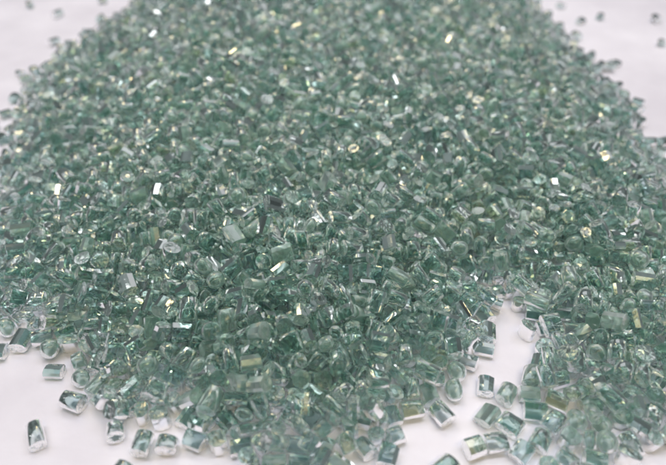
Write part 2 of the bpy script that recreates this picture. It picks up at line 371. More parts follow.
2,3104,1508,117,92,45,117,17,3071,1764,125,20,42,110,22,2271,1932,209,108,26,19,6,1268,1133,62,112,34,6,17,668,1965,62,98,29,96,17,2628,1583,110,7,50,44,0,1845,1582,178,112,49,51,
9,2496,1440,93,87,10,32,7,2694,1628,115,19,-24,1,12,1642,1349,139,79,43,113,11,1349,1372,129,77,39,86,21,2809,1654,149,48,39,2,26,3081,2119,149,69,21,95,16,981,1570,119,21,30,65,
25,1399,2381,255,15,41,109,19,2407,1640,126,4,68,11,25,1827,1347,187,95,41,118,17,1202,1881,172,118,39,114,0,2091,2256,258,23,24,114,28,1589,1746,222,7,29,104,19,1635,1767,238,7,-11,7,
13,1632,2201,262,19,36,108,5,2817,898,29,25,5,119,15,2642,1351,68,89,13,34,13,2666,1437,103,44,49,11,10,2716,1904,199,105,74,23,4,1272,1866,169,7,37,103,24,1745,1417,198,106,28,80,
22,2136,1828,233,5,74,117,9,1853,1791,239,119,-7,117,22,1954,2024,244,100,48,70,12,2438,1281,62,114,31,63,1,1997,1288,149,103,18,69,16,2856,1446,132,63,49,1,9,2201,1721,184,87,-15,110,
12,2644,1722,163,91,17,94,24,2144,2123,256,112,85,106,33,1736,1933,252,78,35,9,1,2401,2140,253,2,44,6,22,1883,2308,256,118,78,39,1,2081,1198,85,86,36,9,26,3216,2039,128,14,53,71,
6,1438,1482,159,12,12,74,1,2188,1534,156,6,87,1,27,1870,1396,173,105,39,83,15,1905,1574,216,17,23,1,18,2074,833,22,1,30,55,31,2899,1175,89,109,53,29,27,1072,1933,176,2,25,78,28,2032,1689,204,5,-17,9,
8,2895,1556,158,31,43,107,3,2427,1769,155,8,28,84,13,1610,1623,181,115,32,98,14,2957,1769,153,99,46,100,1,1566,2044,250,87,42,102,21,2238,2224,273,99,72,114,14,1202,1176,25,6,60,105,
12,1427,1065,86,83,5,117,15,2173,1115,99,15,40,69,8,1100,1669,166,25,42,8,33,1354,2043,249,117,19,40,0,1103,2639,239,11,33,76,13,956,1364,74,81,58,4,15,2518,1354,33,21,41,81,27,3004,2167,168,11,25,91,
23,1652,1648,213,98,40,94,13,2725,2174,224,3,87,5,29,1475,1878,227,12,30,19,22,1807,986,68,108,20,19,29,2871,1382,90,37,45,100,10,1731,1237,135,9,-17,113,12,3102,1564,126,112,78,31,
7,1119,2204,196,109,24,64,28,1551,2339,271,76,15,27,26,2387,2376,264,67,18,106,8,1378,1422,144,19,44,93,32,1459,1527,161,24,41,119,12,2760,1714,163,20,8,74,16,1438,1386,140,2,27,89,
23,1005,2390,208,115,39,84,17,1976,753,24,119,90,112,13,2218,1117,71,15,42,119,1,1526,1492,190,114,22,76,24,1539,1762,226,40,45,22,3,1578,1981,229,34,18,85,7,1405,2288,224,101,33,15,
29,2631,1067,22,95,57,4,1,2069,1135,104,61,47,14,15,1446,1242,114,11,16,111,9,2508,1576,117,19,61,119,7,2172,1224,109,78,14,10,8,1992,1414,177,8,72,17,10,1405,1453,123,80,17,35,
10,1763,1496,204,100,-13,113,10,1794,1397,184,0,16,0,13,2084,1840,209,112,-7,12,17,863,1903,111,82,70,113,5,2255,1550,139,112,24,76,7,2662,1829,144,116,46,70,4,821,2328,152,20,26,18,
10,1739,1557,198,74,20,108,24,1708,1639,201,3,48,28,19,1611,1683,223,19,-8,103,10,2168,2259,255,82,68,14,13,2474,1362,25,26,30,18,6,2823,1167,87,22,19,20,28,3037,1252,132,30,-29,1,
9,1278,1563,164,11,40,73,20,1835,1650,186,82,30,98,17,2478,2038,234,50,15,99,25,1856,1449,170,21,17,29,11,2954,1653,156,111,-13,5,9,1168,1794,164,34,40,89,11,1317,1230,70,0,-14,0,
22,834,1807,83,96,9,118,14,2940,1509,142,109,46,33,15,1047,1603,140,104,68,19,2,2574,1829,192,102,37,111,27,1856,1856,241,5,38,0,22,1601,2107,253,13,30,44,25,1435,884,23,113,-30,106,
5,2267,1160,70,0,69,22,0,3066,2765,162,4,-15,5,17,2533,693,27,6,61,78,15,1398,1270,110,46,9,102,23,756,2209,129,6,65,15,9,1203,1495,142,115,-20,28,12,2617,1629,124,72,24,34,18,1029,2193,192,58,20,5,
11,2264,1686,182,18,29,100,2,2393,1781,186,3,-14,43,5,2900,1802,152,18,40,94,9,2215,1994,221,24,64,98,3,1611,1053,60,111,40,0,17,871,2139,125,5,37,18,22,847,2457,164,68,47,106,
25,1227,1975,194,14,24,35,6,1894,1679,205,21,14,74,0,2514,2391,239,59,16,118,22,1472,1052,68,6,-15,28,19,1002,2061,171,102,39,14,1,1271,1633,163,115,20,32,18,1522,1850,210,3,26,49,
0,2108,881,40,11,5,8,9,2530,1299,20,3,30,65,21,983,1411,68,2,-28,109,23,1096,1768,145,19,34,93,33,2575,1787,147,11,18,115,13,2178,2028,252,106,46,14,25,2438,2337,259,44,48,98,
32,2950,1193,112,114,-19,119,18,2796,1501,103,25,19,66,0,2876,1510,131,16,-22,103,6,1941,1394,175,115,29,7,1,1085,2148,175,3,22,83,33,2115,2029,254,3,62,49,30,1252,1385,134,1,37,11,
14,1157,2269,226,107,13,11,11,2034,938,65,17,-15,111,7,1515,1132,82,100,2,18,13,2318,1243,103,102,11,97,22,1886,1228,157,12,19,79,33,1492,1388,162,51,31,27,19,1147,1389,112,34,16,40,
22,3188,2446,122,115,20,47,16,1141,1930,163,102,31,76,3,2722,2284,224,100,45,97,14,2010,2241,259,107,35,78,8,2300,1001,52,9,-15,31,18,3064,1875,159,108,30,30,9,2416,1889,187,3,40,96,
8,1272,2090,229,32,-4,119,1,2058,1069,96,98,50,94,3,1978,1831,187,105,36,92,5,3344,2295,74,111,-7,101,18,2440,1831,179,111,26,27,22,2362,1976,198,27,63,14,19,2408,1970,208,20,-13,93,
5,1379,1955,222,1,25,34,2,2448,1951,204,91,-9,8,28,2575,2563,263,118,32,77,4,1293,2605,252,111,26,109,14,716,2082,69,45,28,113,15,1109,1351,89,11,33,95,23,2742,1687,124,18,-8,29,
16,2605,1679,149,116,-24,119,30,995,1976,123,83,17,110,21,2808,1709,145,14,34,88,22,910,2741,187,4,24,17,11,1794,1597,202,112,-22,115,3,1890,2607,282,25,34,80,23,2784,1591,110,114,58,102,
32,1925,1428,199,74,10,100,19,2889,950,37,3,54,75,6,2177,1332,119,119,67,24,16,2502,1649,150,5,-19,34,10,847,2055,139,79,23,101,7,2591,2113,226,110,81,15,16,1404,938,33,118,-11,29,
15,1310,1012,20,104,30,90,3,1009,1849,137,101,20,98,21,2376,2082,232,110,19,59,10,849,1858,83,64,22,119,4,665,2380,101,88,47,23,15,2824,1482,134,15,21,70,14,1776,2157,248,53,27,87,
12,1734,2371,264,100,7,0,16,2125,829,29,15,3,110,4,606,2242,82,87,22,22,15,720,2013,73,95,36,81,13,1570,1578,186,97,20,88,4,2894,2271,178,114,21,104,33,2054,1888,222,85,16,37,
10,1683,1981,246,39,29,102,23,2135,1882,230,109,22,70,25,1594,2706,276,19,-30,112,25,2742,1140,24,18,-30,0,14,2571,1471,77,90,66,109,5,3149,1647,106,97,29,53,24,1532,1345,143,117,71,25,
10,2105,1411,152,98,22,31,16,1126,1619,146,10,28,105,14,2660,2467,235,17,27,68,12,1736,1816,223,27,-16,1,16,1889,1923,221,42,36,86,26,1976,2564,273,14,12,113,4,1348,1010,39,10,45,6,
18,1775,1274,113,101,41,55,9,2670,2092,212,46,35,29,0,2351,2661,251,76,27,34,20,1921,1534,180,110,68,112,29,1567,1687,203,6,25,75,33,1678,2050,249,4,20,61,11,1923,2196,256,20,28,71,
7,1737,2507,276,93,48,79,7,2176,1164,72,115,-17,23,18,1227,1476,108,110,24,1,20,1619,1298,141,3,22,49,7,1443,2344,224,115,30,82,32,1686,1780,237,116,26,78,31,1862,2168,244,45,24,15,
7,1693,2310,249,5,34,33,0,2086,949,36,31,25,23,9,2562,1371,26,87,30,82,2,1667,980,67,95,7,95,25,3440,2460,57,119,32,37,1,1080,1498,96,80,10,0,4,3178,1726,133,69,28,102,1,3104,1802,129,74,7,117,
9,2972,1991,160,32,21,94,4,2975,2219,181,100,19,87,26,921,2512,189,111,29,31,24,2104,1988,226,48,47,18,2,1523,1975,239,119,80,89,24,1650,2779,294,14,19,4,16,2332,1295,96,48,33,116,
26,3151,2622,137,63,12,1,3,2496,2219,265,2,13,92,1,2594,2402,252,101,19,12,19,994,1061,16,1,30,61,18,2836,1234,63,97,14,106,17,2311,1455,106,119,42,4,11,1121,1451,107,13,-29,1,
16,1694,1490,196,7,25,107,12,1401,1794,206,34,31,101,20,1341,1899,186,6,18,64,19,2516,1955,203,1,33,94,19,2443,2830,262,14,32,94,30,893,1644,81,16,26,3,19,956,2367,176,88,66,21,
5,3089,2599,153,12,14,27,2,2400,2026,230,107,43,45,18,2661,2159,218,114,73,26,7,2065,2331,271,41,19,4,12,1304,1180,72,79,25,111,16,2224,1175,75,92,33,26,15,2274,1228,84,111,26,104,
12,3036,1939,158,97,33,78,22,2084,1553,154,27,39,108,1,1194,2549,235,113,81,26,10,2195,1372,110,72,24,119,13,2956,1459,122,113,-27,4,9,1201,2352,227,114,37,72,3,1742,2602,287,54,30,18,
28,1649,1183,108,51,14,7,4,2834,2324,197,23,40,66,15,1722,1775,211,0,41,56,19,1245,3109,246,118,70,29,17,1557,2410,286,111,34,23,22,2348,1077,36,119,-11,83,16,2264,1783,172,16,47,31,
7,1433,2001,227,18,13,70,4,1379,2187,219,8,-29,6,14,2540,2207,240,112,-22,22,33,1982,2201,234,119,-15,10,21,1277,1061,29,7,55,24,8,1097,1149,40,22,16,69,5,925,1320,59,113,-16,108,
12,2678,1578,106,20,35,85,9,2898,2091,173,59,46,4,29,2264,2042,235,117,71,39,2,1569,1898,228,10,77,12,25,1602,2266,260,17,15,13,4,1924,2451,254,35,11,111,0,2607,2999,250,24,43,33,
11,2230,1271,94,65,29,95,9,1071,1548,126,47,36,91,18,3179,1589,100,94,41,7,4,620,2671,117,111,-29,116,30,1027,2578,197,114,13,83,20,1492,2138,240,78,36,12,13,1262,2434,212,101,47,19,
23,1800,2504,264,85,25,118,8,621,2188,65,0,52,47,5,2125,1347,133,16,48,85,21,3113,2060,154,11,88,106,23,1514,1668,197,5,51,10,17,1703,1859,219,107,33,73,18,1712,2095,255,79,34,41,
12,2764,1539,102,104,13,72,10,599,3127,112,68,8,2,9,2014,1761,188,8,84,27,16,1490,1635,193,23,47,34,11,2321,1974,224,103,8,17,7,2230,2945,271,99,33,104,22,1521,2998,280,104,18,38,
4,2631,1477,82,96,68,119,6,1026,1284,75,117,42,17,16,1442,1582,164,4,79,92,17,1690,2735,277,20,42,72,23,1561,2891,279,30,83,114,3,3296,2364,98,35,37,33,2,2542,1678,157,111,-8,9,
12,2339,1689,150,20,43,77,28,1508,1707,203,28,81,5,12,2826,1978,187,116,-12,110,30,1720,2183,239,111,7,111,0,1575,2464,283,16,11,0,21,1857,2442,249,25,20,73,1,1476,2487,266,64,8,119,
4,2407,2534,250,34,83,1,25,2474,2553,254,115,16,47,15,1892,854,56,9,26,51,14,514,2419,48,20,16,95,7,1400,1381,108,20,47,9,13,3072,1394,92,47,16,27,9,1032,1700,134,22,77,15,5,1162,2025,168,106,-3,84,
27,2868,2925,191,104,24,48,28,1402,2906,271,10,32,4,0,2138,2979,290,47,33,106,14,1075,1332,59,109,28,91,24,908,1577,90,96,26,101,10,2830,1611,112,104,-2,108,18,3225,2394,103,61,32,110,
16,2850,1569,142,35,49,87,25,2955,1705,148,34,78,114,20,3009,2123,141,115,39,45,10,2969,2446,147,82,11,0,4,1043,2036,154,82,8,6,16,2064,1784,202,9,38,30,12,1928,1802,207,24,-9,116,
16,2004,1971,203,97,42,46,11,1317,2444,222,110,22,70,1,2034,2182,233,81,23,28,13,2088,2200,249,3,74,94,4,2033,1416,160,34,28,96,31,1009,1637,136,11,28,47,33,1439,1826,222,1,16,62,
19,1491,1972,213,111,17,84,31,1630,2461,264,17,38,95,3,1219,1229,65,89,44,78,16,1479,1288,109,11,28,35,6,1615,1184,125,24,19,96,4,3101,1966,140,28,51,90,31,918,2304,158,17,44,19,
10,2918,2446,183,112,28,80,10,2558,1992,191,105,78,106,23,2629,2656,248,115,-20,98,29,1878,1322,153,6,46,47,1,981,1914,120,14,25,41,4,3102,2332,141,111,34,92,28,3113,2670,164,72,22,14,
18,1199,2145,190,94,44,0,24,1392,1888,198,53,35,94,9,2456,1995,213,30,72,110,6,2606,1978,218,1,-26,17,11,2738,2408,219,92,30,1,33,1991,2359,258,102,16,113,0,1664,2644,257,113,38,0,
1,907,1855,93,117,18,30,9,2979,1569,124,114,78,7,16,938,1982,130,7,42,77,18,2037,1582,197,79,22,102,3,2097,2850,282,11,15,2,7,3031,1348,92,24,83,112,13,1173,1463,113,99,5,22,9,721,2181,119,21,35,97,
18,3172,1892,112,5,43,3,3,1826,1532,180,89,35,49,29,1320,2026,205,114,18,109,14,827,2779,167,105,47,96,5,1721,1702,204,29,44,7,23,2004,1878,211,76,49,10,18,2206,2094,247,107,50,14,
2,1786,2303,252,26,9,101,0,2651,3067,259,21,-17,10,2,2928,1216,79,55,38,109,5,984,1272,55,3,17,59,15,2052,1236,98,20,11,103,22,892,1952,108,114,26,105,3,3278,2624,112,80,29,78,4,2162,1703,165,76,50,3,
22,3046,2406,164,13,37,32,17,2745,2077,210,62,14,1,10,2260,2120,224,6,15,93,18,1829,2614,271,18,-12,23,12,2236,2701,264,96,33,104,0,1593,3089,281,86,25,15,2,1247,1130,24,103,30,90,
3,752,1946,49,103,17,65,15,1016,1440,90,95,39,5,16,880,1502,71,22,28,109,9,1168,1748,133,113,-18,92,14,1074,2084,164,0,85,88,7,761,2738,138,22,46,100,11,1983,1561,172,106,24,77,
2,2167,1995,222,4,-12,34,13,1440,2065,225,108,47,34,4,2666,2965,233,96,-12,113,2,1863,2031,254,84,-5,105,12,2602,1018,22,56,30,21,14,2383,1273,72,86,62,104,14,1064,1654,129,21,33,34,
23,2219,1787,175,103,67,90,17,2582,1894,184,3,12,114,2,2917,2208,171,109,36,40,10,1182,2674,242,115,83,10,11,2306,2091,232,40,29,27,13,2394,2248,249,4,50,34,2,1857,2523,260,51,13,106,
22,1416,2596,258,5,-7,91,14,2143,2608,261,3,-4,1,14,884,2077,113,79,29,92,11,2937,2049,175,108,24,80,10,1908,1849,201,6,-25,4,13,2046,2690,266,108,20,119,4,2548,2731,242,19,45,118,
3,2284,964,25,109,31,119,15,3251,2332,102,106,19,27,17,981,2104,174,105,40,97,6,1252,1914,190,12,56,42,14,1329,2160,233,28,19,101,14,2628,2303,228,8,43,63,5,1983,2512,242,22,15,76,
4,2465,2487,242,5,34,16,8,1054,1800,132,28,37,30,14,2022,2057,244,111,32,86,25,2273,2518,261,19,31,38,23,1679,843,22,90,30,18,10,410,2885,34,117,62,82,18,2408,1696,134,4,-9,0,28,908,2225,130,43,43,89,
33,2809,2918,215,117,18,51,31,1376,1726,215,104,6,29,2,1385,2088,230,17,40,61,12,1896,2074,232,17,31,48,17,2775,1090,26,83,30,29,13,502,2248,20,0,90,105,4,1007,1337,56,1,-15,92,
3,3325,2170,73,55,21,115,3,3425,2675,60,10,-29,11,14,2953,2775,206,9,-12,98,23,1265,2313,217,90,21,117,6,1792,1769,234,47,18,98,2,1643,1950,259,50,34,101,11,1823,1117,105,27,37,5,
16,2747,1341,89,18,79,112,1,817,1980,91,42,23,31,25,611,2421,100,112,87,1,14,3258,2443,111,9,43,30,27,877,2273,135,109,75,15,23,2863,2604,208,44,29,90,8,1745,1883,223,1,-4,2,24,2013,2779,279,21,67,4,
7,1476,2799,258,5,70,107,2,2417,1525,109,76,34,24,13,946,2587,185,59,34,98,17,2539,2058,236,105,-12,11,5,830,1544,73,119,27,50,15,927,1765,95,7,71,100,15,2903,1678,151,13,69,103,
7,2817,2500,195,5,63,85,23,1161,2966,236,8,83,28,6,1824,827,21,45,30,20,17,1480,1017,27,116,-1,73,4,2712,1721,134,14,68,87,6,1130,1815,152,12,21,35,12,2350,1911,190,3,34,32,16,1095,1986,182,78,15,99,
9,2330,2179,227,34,19,99,16,2194,2454,244,46,35,86,10,2373,2453,245,36,46,15,13,1507,2534,269,43,28,85,13,1979,3003,287,65,26,108,15,763,1751,63,1,89,21,5,3384,2869,61,93,18,93,
10,3007,1666,121,3,36,6,15,892,2433,165,11,-16,97,14,2874,3087,205,102,-12,8,14,1453,2961,256,77,27,107,10,2673,1255,33,23,-3,26,11,2956,2288,181,59,24,102,29,1346,2653,249,29,-22,114,
17,1916,2769,275,79,44,31,4,2462,2962,261,101,29,103,12,400,2626,22,63,29,94,21,2950,1294,82,102,33,93,12,2403,1379,57,91,44,36,23,2948,1608,117,112,63,13,11,3223,2677,131,117,32,41,
0,3229,2814,122,64,29,28,26,3042,2648,154,12,84,108,9,2104,2702,272,16,83,117,27,2366,2822,256,7,14,71,20,2513,1247,27,86,30,51,9,421,2473,20,118,30,14,21,869,1452,69,94,55,31,8,1818,1070,102,56,48,3,
4,3327,2450,96,60,41,13,13,1233,1772,176,5,19,101,18,2616,2190,227,3,9,75,16,2095,2505,256,113,23,32,10,2048,2559,262,103,74,119,14,2609,1363,25,94,0,22,18,3419,2107,28,19,4,22,
1,3413,2214,24,14,30,60,12,2590,1537,107,102,17,81,11,2459,1614,123,22,40,56,18,974,2070,127,103,39,15,19,1925,1596,190,63,28,111,8,2957,2665,192,11,13,104,30,2798,2176,192,15,35,93,
14,1367,2358,222,82,47,116,28,2039,2431,259,83,28,31,14,2160,2701,281,6,-22,26,20,2848,1006,57,57,29,27,4,2518,1489,72,106,23,80,1,1226,1690,156,17,-25,3,13,803,2441,141,96,30,93,
28,2294,2380,252,24,37,94,2,2257,2455,256,103,-22,106,7,1489,2628,269,16,-16,20,4,588,2095,25,100,30,41,10,1740,996,71,48,33,97,15,2314,1186,79,10,22,98,3,2311,1405,83,24,45,47,9,938,1905,103,5,45,2,
7,3194,3141,141,70,22,12,11,1799,1452,189,102,8,48,21,1906,1455,164,104,-12,11,24,2813,2395,198,119,-17,29,14,2451,3178,264,103,-20,107,1,2918,2388,154,6,13,76,9,1941,1652,186,1,46,118,
17,2337,2092,204,17,32,86,2,2710,2892,223,111,18,12,29,2734,993,29,90,29,49,30,2696,1201,32,87,17,108,25,2763,1483,71,63,31,100,7,1024,2135,156,108,12,119,2,2280,2004,209,115,48,108,
24,1511,2355,239,34,24,79,7,2788,1297,70,119,17,64,3,1192,1975,155,12,50,13,3,2680,1936,189,108,10,58,26,1124,2255,186,26,12,13,17,2958,2938,185,69,43,14,16,1801,1705,181,111,35,24,
15,1972,1756,204,79,16,90,28,1357,2268,217,29,14,42,11,1560,2183,254,61,40,0,29,3285,1915,71,49,43,113,7,768,1998,61,115,46,49,10,3041,1473,106,113,-25,0,33,2474,1528,96,113,2,73,
7,2373,1577,109,112,-20,90,2,2522,1623,124,22,38,62,9,3201,1649,100,105,44,89,25,3183,2974,131,84,17,79,15,2296,1698,161,29,10,112,8,1046,2371,184,79,39,4,13,1682,1934,215,100,23,105,
3,2301,2602,259,58,39,98,27,720,1830,28,2,-4,22,12,479,2669,64,116,15,112,0,1891,1175,90,65,62,3,2,941,1668,85,109,43,72,9,3307,2870,107,2,30,83,4,1022,2278,179,106,17,102,25,2884,2516,176,37,24,101,
30,2727,2447,224,118,86,92,10,1265,2674,241,8,28,116,18,1853,2252,228,62,32,116,17,3481,2214,23,119,30,7,11,1685,1228,118,43,23,100,9,659,2473,108,3,70,99,33,1578,1402,157,85,57,96,
5,2013,1638,193,1,40,2,5,1670,1780,194,116,28,30,33,1771,1742,201,111,35,53,12,2757,2587,222,107,17,25,22,1069,3003,210,21,43,54,8,2496,2784,256,29,82,3,23,1793,2770,260,14,90,8,
7,2299,2914,268,16,76,119,5,1773,919,63,10,39,93,16,1523,1004,31,28,24,81,23,2920,1117,64,39,5,25,17,2108,1150,61,23,30,105,12,3147,1778,122,26,31,19,30,2231,2407,247,116,-12,103,
27,1975,2806,270,41,47,13,1,1882,944,24,112,-30,114,8,2201,965,25,112,-4,44,12,3275,2232,75,53,28,9,19,1530,1184,108,0,-17,20,15,978,1725,110,110,34,93,7,710,2429,111,104,30,90,4,3475,3412,24,0,30,34,
31,2493,1911,162,112,-18,28,30,1128,2070,163,42,39,90,31,1190,2257,186,117,-28,93,21,1080,2439,190,77,35,91,7,1325,3147,236,117,27,37,10,1355,3315,229,3,-27,109,21,2341,3133,278,6,76,25,
30,2574,3206,242,49,52,17,16,2152,993,66,9,36,64,4,1961,1338,139,37,29,86,12,1338,1485,132,95,81,2,9,3115,2185,141,108,35,72,4,1240,2091,180,116,26,38,6,1809,2267,236,84,14,88,8,2113,2302,277,13,55,6,
11,363,2849,18,118,90,15,18,3044,1234,78,73,28,116,14,674,2528,119,14,16,88,6,3033,1392,112,88,16,29,15,1764,1343,145,14,53,71,23,2818,2271,185,119,88,7,17,1125,2496,221,21,73,117,
10,1009,2694,184,30,38,111,33,2626,2390,212,42,40,13,17,2232,3176,272,42,25,8,31,3476,2661,24,70,33,99,31,685,1875,44,21,50,81,7,2917,1765,109,3,-9,23,10,651,2844,122,114,42,26,
20,1624,1567,183,43,37,18,3,1864,1710,174,56,25,15,14,2130,1946,218,6,30,64,2,1631,2596,248,24,69,105,18,1353,2874,257,118,67,4,16,1514,2879,253,85,26,29,18,1972,3186,269,1,85,18,
12,2015,896,59,76,32,17,16,1843,1182,73,30,21,92,6,1617,1088,95,70,20,27,1,3172,2347,96,110,19,73,5,1172,1892,135,115,37,104,0,766,2529,138,104,85,13,11,2648,1896,187,0,14,54,7,2889,2771,203,24,25,91,
7,1557,2302,235,107,33,0,8,1684,2409,252,27,26,96,8,1918,1943,187,119,25,98,29,1822,2061,236,19,43,14,9,3371,2094,31,2,70,103,14,2991,1292,103,40,26,2,31,1455,1439,134,105,11,53,
18,1876,1786,196,92,35,71,30,2071,1958,212,15,75,13,15,1178,2419,228,107,36,76,4,1819,2373,243,19,36,36,13,1728,2890,279,84,69,118,1,1266,2923,230,112,35,106,1,1801,3193,271,100,77,20,
24,2680,1008,20,1,30,33,3,1869,1007,52,87,24,93,4,2269,1357,62,38,12,114,33,2351,1367,61,104,37,63,0,3178,2023,75,8,30,5,27,1098,1598,124,105,42,116,15,1282,2271,208,17,53,117,
5,2956,2529,189,30,22,83,21,1682,1727,185,27,8,18,3,2663,2532,232,61,23,112,10,2338,2268,244,117,74,32,5,2215,2288,249,29,19,30,12,1676,2480,257,48,29,36,14,2044,2492,259,71,39,6,
23,1970,2723,266,109,16,119,33,1951,2890,281,86,30,49,16,2660,1151,17,114,30,63,7,1746,1108,76,94,32,50,3,682,2030,58,19,17,72,3,1959,1398,127,111,-1,17,18,1421,1732,201,35,37,33,
32,2530,1806,162,37,9,9,21,2696,2038,195,17,43,103,4,2780,3031,204,4,87,7,1,1802,2860,261,104,41,99,11,609,2150,29,29,-4,9,17,3355,2613,65,14,13,84,10,1587,1153,98,68,31,102,
12,3247,1785,101,13,15,108,25,761,2431,128,34,29,34,2,3146,2562,112,40,27,118,33,3159,3036,138,21,18,79,11,1183,2069,184,98,39,107,4,895,3209,176,119,27,70,11,2156,2317,273,105,13,82,
10,1935,2397,233,38,26,36,24,2122,2456,254,31,52,36,0,2194,1477,124,23,31,94,2,2666,1715,107,1,-18,98,33,2374,2195,239,1,29,96,6,1542,2136,252,17,11,52,11,2231,2140,255,7,77,88,
12,1316,2767,243,27,3,17,5,2097,3197,265,117,-27,107,0,1692,1164,81,9,42,118,10,3344,2347,75,91,5,30,25,548,2733,93,1,25,117,8,1358,1528,135,96,39,56,2,3052,2285,152,107,89,103,
1,2074,1730,179,72,39,7,25,1142,2408,191,75,44,15,14,2889,2707,206,75,38,24,14,2081,2151,227,67,34,115,23,2221,2558,259,100,-11,12,19,854,2009,93,26,47,90,25,1328,1581,137,27,14,108,
13,3085,1661,120,8,33,16,8,2463,1717,152,4,22,108,14,2675,2360,209,16,27,22,15,1031,2501,178,112,16,32,14,2917,3262,196,96,18,10,17,1613,2176,221,101,44,11,20,1737,2317,221,110,17,1,
17,2181,2555,237,38,49,106,2,2150,2874,272,32,69,103,10,1907,1352,114,102,74,113,19,3224,1829,101,39,23,116,8,509,3024,65,1,-19,100,26,2827,3147,194,49,44,18,25,1199,3005,222,28,50,90,
30,2508,2586,247,3,36,71,4,2079,2606,262,18,80,108,25,1480,3044,259,107,39,114,10,1928,3129,261,18,-20,18,25,3191,3437,117,111,45,38,9,997,3450,177,112,40,73,7,1813,2147,213,38,33,27,
13,1238,2476,225,15,22,43,15,1689,2228,246,46,40,4,20,1355,2820,243,64,33,30,21,1900,892,28,71,0,10,9,1558,1066,63,0,5,114,6,1435,1292,89,14,58,42,13,851,1588,54,0,46,96,8,2051,1371,105,7,27,78,
0,1290,1476,113,48,47,111,7,3223,1899,71,23,85,8,10,664,2242,77,73,30,80,18,2807,2602,200,6,25,47,13,2573,2498,236,1,33,84,23,2404,2874,264,59,24,6,11,3055,2005,140,98,77,101,25,826,2748,130,14,-28,9,
2,975,2949,191,73,26,110,7,2853,3442,192,88,45,94,18,1356,1777,197,119,-6,21,28,1154,2456,217,92,43,13,24,2206,2678,244,9,-15,110,28,1615,2347,250,102,34,19,22,1754,2826,266,95,23,88,
24,1629,2987,265,35,22,3,12,1744,3179,266,82,8,108,8,1469,694,19,3,30,82,14,1954,1129,91,65,29,33,20,2559,1415,70,20,21,116,20,3281,2015,81,111,-17,92,28,845,2192,112,34,54,2,
16,3200,2281,97,51,26,104,16,3020,2058,142,29,9,29,6,3084,2245,135,108,47,89,1,752,2635,127,116,14,106,27,2094,1801,164,113,39,34,6,1234,1824,162,102,-23,116,10,1227,2754,235,88,12,89,
18,1767,2456,244,5,23,34,4,2399,3024,269,34,24,86,18,623,2377,73,4,9,72,9,3515,2582,21,116,90,106,4,1918,1014,77,27,30,39,31,3258,3338,116,94,31,57,9,2309,1631,156,108,-10,24,
14,2570,2172,217,30,42,106,13,2493,2098,224,25,-20,106,33,2179,2165,248,77,22,28,9,2263,2300,265,37,22,36,10,1424,3141,253,113,16,106,15,2901,881,16,1,90,108,0,1467,929,29,102,30,44,
23,1147,1302,19,60,30,118,13,1198,1284,68,8,49,68,14,3176,2807,133,16,69,100,3,3153,3466,132,83,30,84,16,1623,1402,142,19,66,28,20,2992,2675,168,96,26,22,7,732,3100,135,57,30,92,
13,1748,1621,174,1,23,46,6,1976,1929,205,59,49,11,33,1266,2031,187,6,83,9,20,1218,2319,192,29,38,22,8,2696,2629,226,5,32,69,26,928,2811,177,119,89,113,4,1080,3330,198,4,-19,99,
27,1887,2022,209,116,46,115,18,1898,2132,225,4,54,89,17,1706,2836,268,0,10,59,20,1853,2803,259,111,43,2,31,2332,2869,264,26,29,73,5,1677,1389,152,107,36,105,11,3099,3104,149,8,39,12,
22,2733,2155,189,3,27,98,20,2268,2757,258,97,38,37,17,1853,2862,264,93,34,35,0,1498,3246,274,118,9,40,12,2929,949,25,4,56,65,1,2041,988,23,115,30,75,22,2307,1030,23,107,90,117,14,818,1734,49,4,51,111,
14,3340,2115,55,16,-19,24,5,3050,2976,150,27,-6,4,16,2839,2134,187,119,44,6,21,1773,2367,254,102,44,36,12,2257,2855,262,118,-20,108,2,2523,2958,246,98,23,87,0,3340,3608,61,10,44,77,
21,1336,1274,92,2,41,6,27,858,3165,149,50,12,103,18,2251,2191,231,64,24,7,20,2760,2232,204,114,-29,6,19,2623,2935,220,3,35,42,20,1820,1819,216,0,24,76,21,2238,1018,28,119,20,114,
5,703,2774,127,16,18,58,14,2326,1834,173,56,27,28,16,709,2711,129,53,37,118,8,3053,3203,147,86,46,111,5,1943,1726,165,42,55,105,13,2299,1949,174,80,30,26,0,2912,3017,181,98,19,0,
10,1318,2567,215,50,24,89,22,1206,2617,223,80,36,119,18,2705,3015,231,107,76,15,11,2079,2101,233,100,43,118,13,1488,2418,238,109,20,104,16,1463,2574,260,28,25,66,18,1587,2622,255,18,72,98,
6,1944,2656,264,50,39,105,21,2326,2710,263,30,-17,3,10,1822,2972,249,117,86,7,24,3352,3022,73,28,-23,113,32,3198,2575,87,2,35,89,22,2952,3235,154,93,40,114,15,2442,2128,221,88,33,32,
10,1177,3109,223,93,29,52,27,1161,3242,231,119,-30,26,7,2285,2246,261,28,14,2,2,2219,2508,251,108,-16,3,1,2418,2666,241,37,29,74,4,2254,3010,270,66,25,16,14,1693,3151,265,12,49,109,
17,1553,951,26,83,30,31,2,2757,1188,23,111,30,36,29,512,2318,21,78,58,114,16,463,2558,32,5,10,1,0,1156,1340,60,5,-16,90,17,936,1474,75,77,26,83,9,674,2619,115,45,26,17,5,708,2902,110,95,43,22,
14,2992,2509,155,102,33,16,7,3071,3309,153,17,23,26,16,2451,1909,167,80,11,101,3,2252,1970,169,57,49,109,4,872,2887,161,44,25,113,7,1843,2315,227,41,38,15,7,1642,2303,232,20,45,107,
6,2551,2262,245,83,32,86,25,2346,2498,246,72,46,12,1,2426,2592,249,18,78,24,5,2188,3065,273,11,25,88,13,2643,1300,28,37,63,105,18,3442,2383,23,26,30,14,19,3233,2103,109,15,31,20,
1,1281,1799,148,115,19,79,29,2583,2256,216,103,-10,4,10,1784,2598,239,9,52,106,2,2520,2463,236,27,35,17,3,1320,2982,239,77,46,114,5,2013,3105,260,10,19,114,10,2980,1357,78,89,34,84,
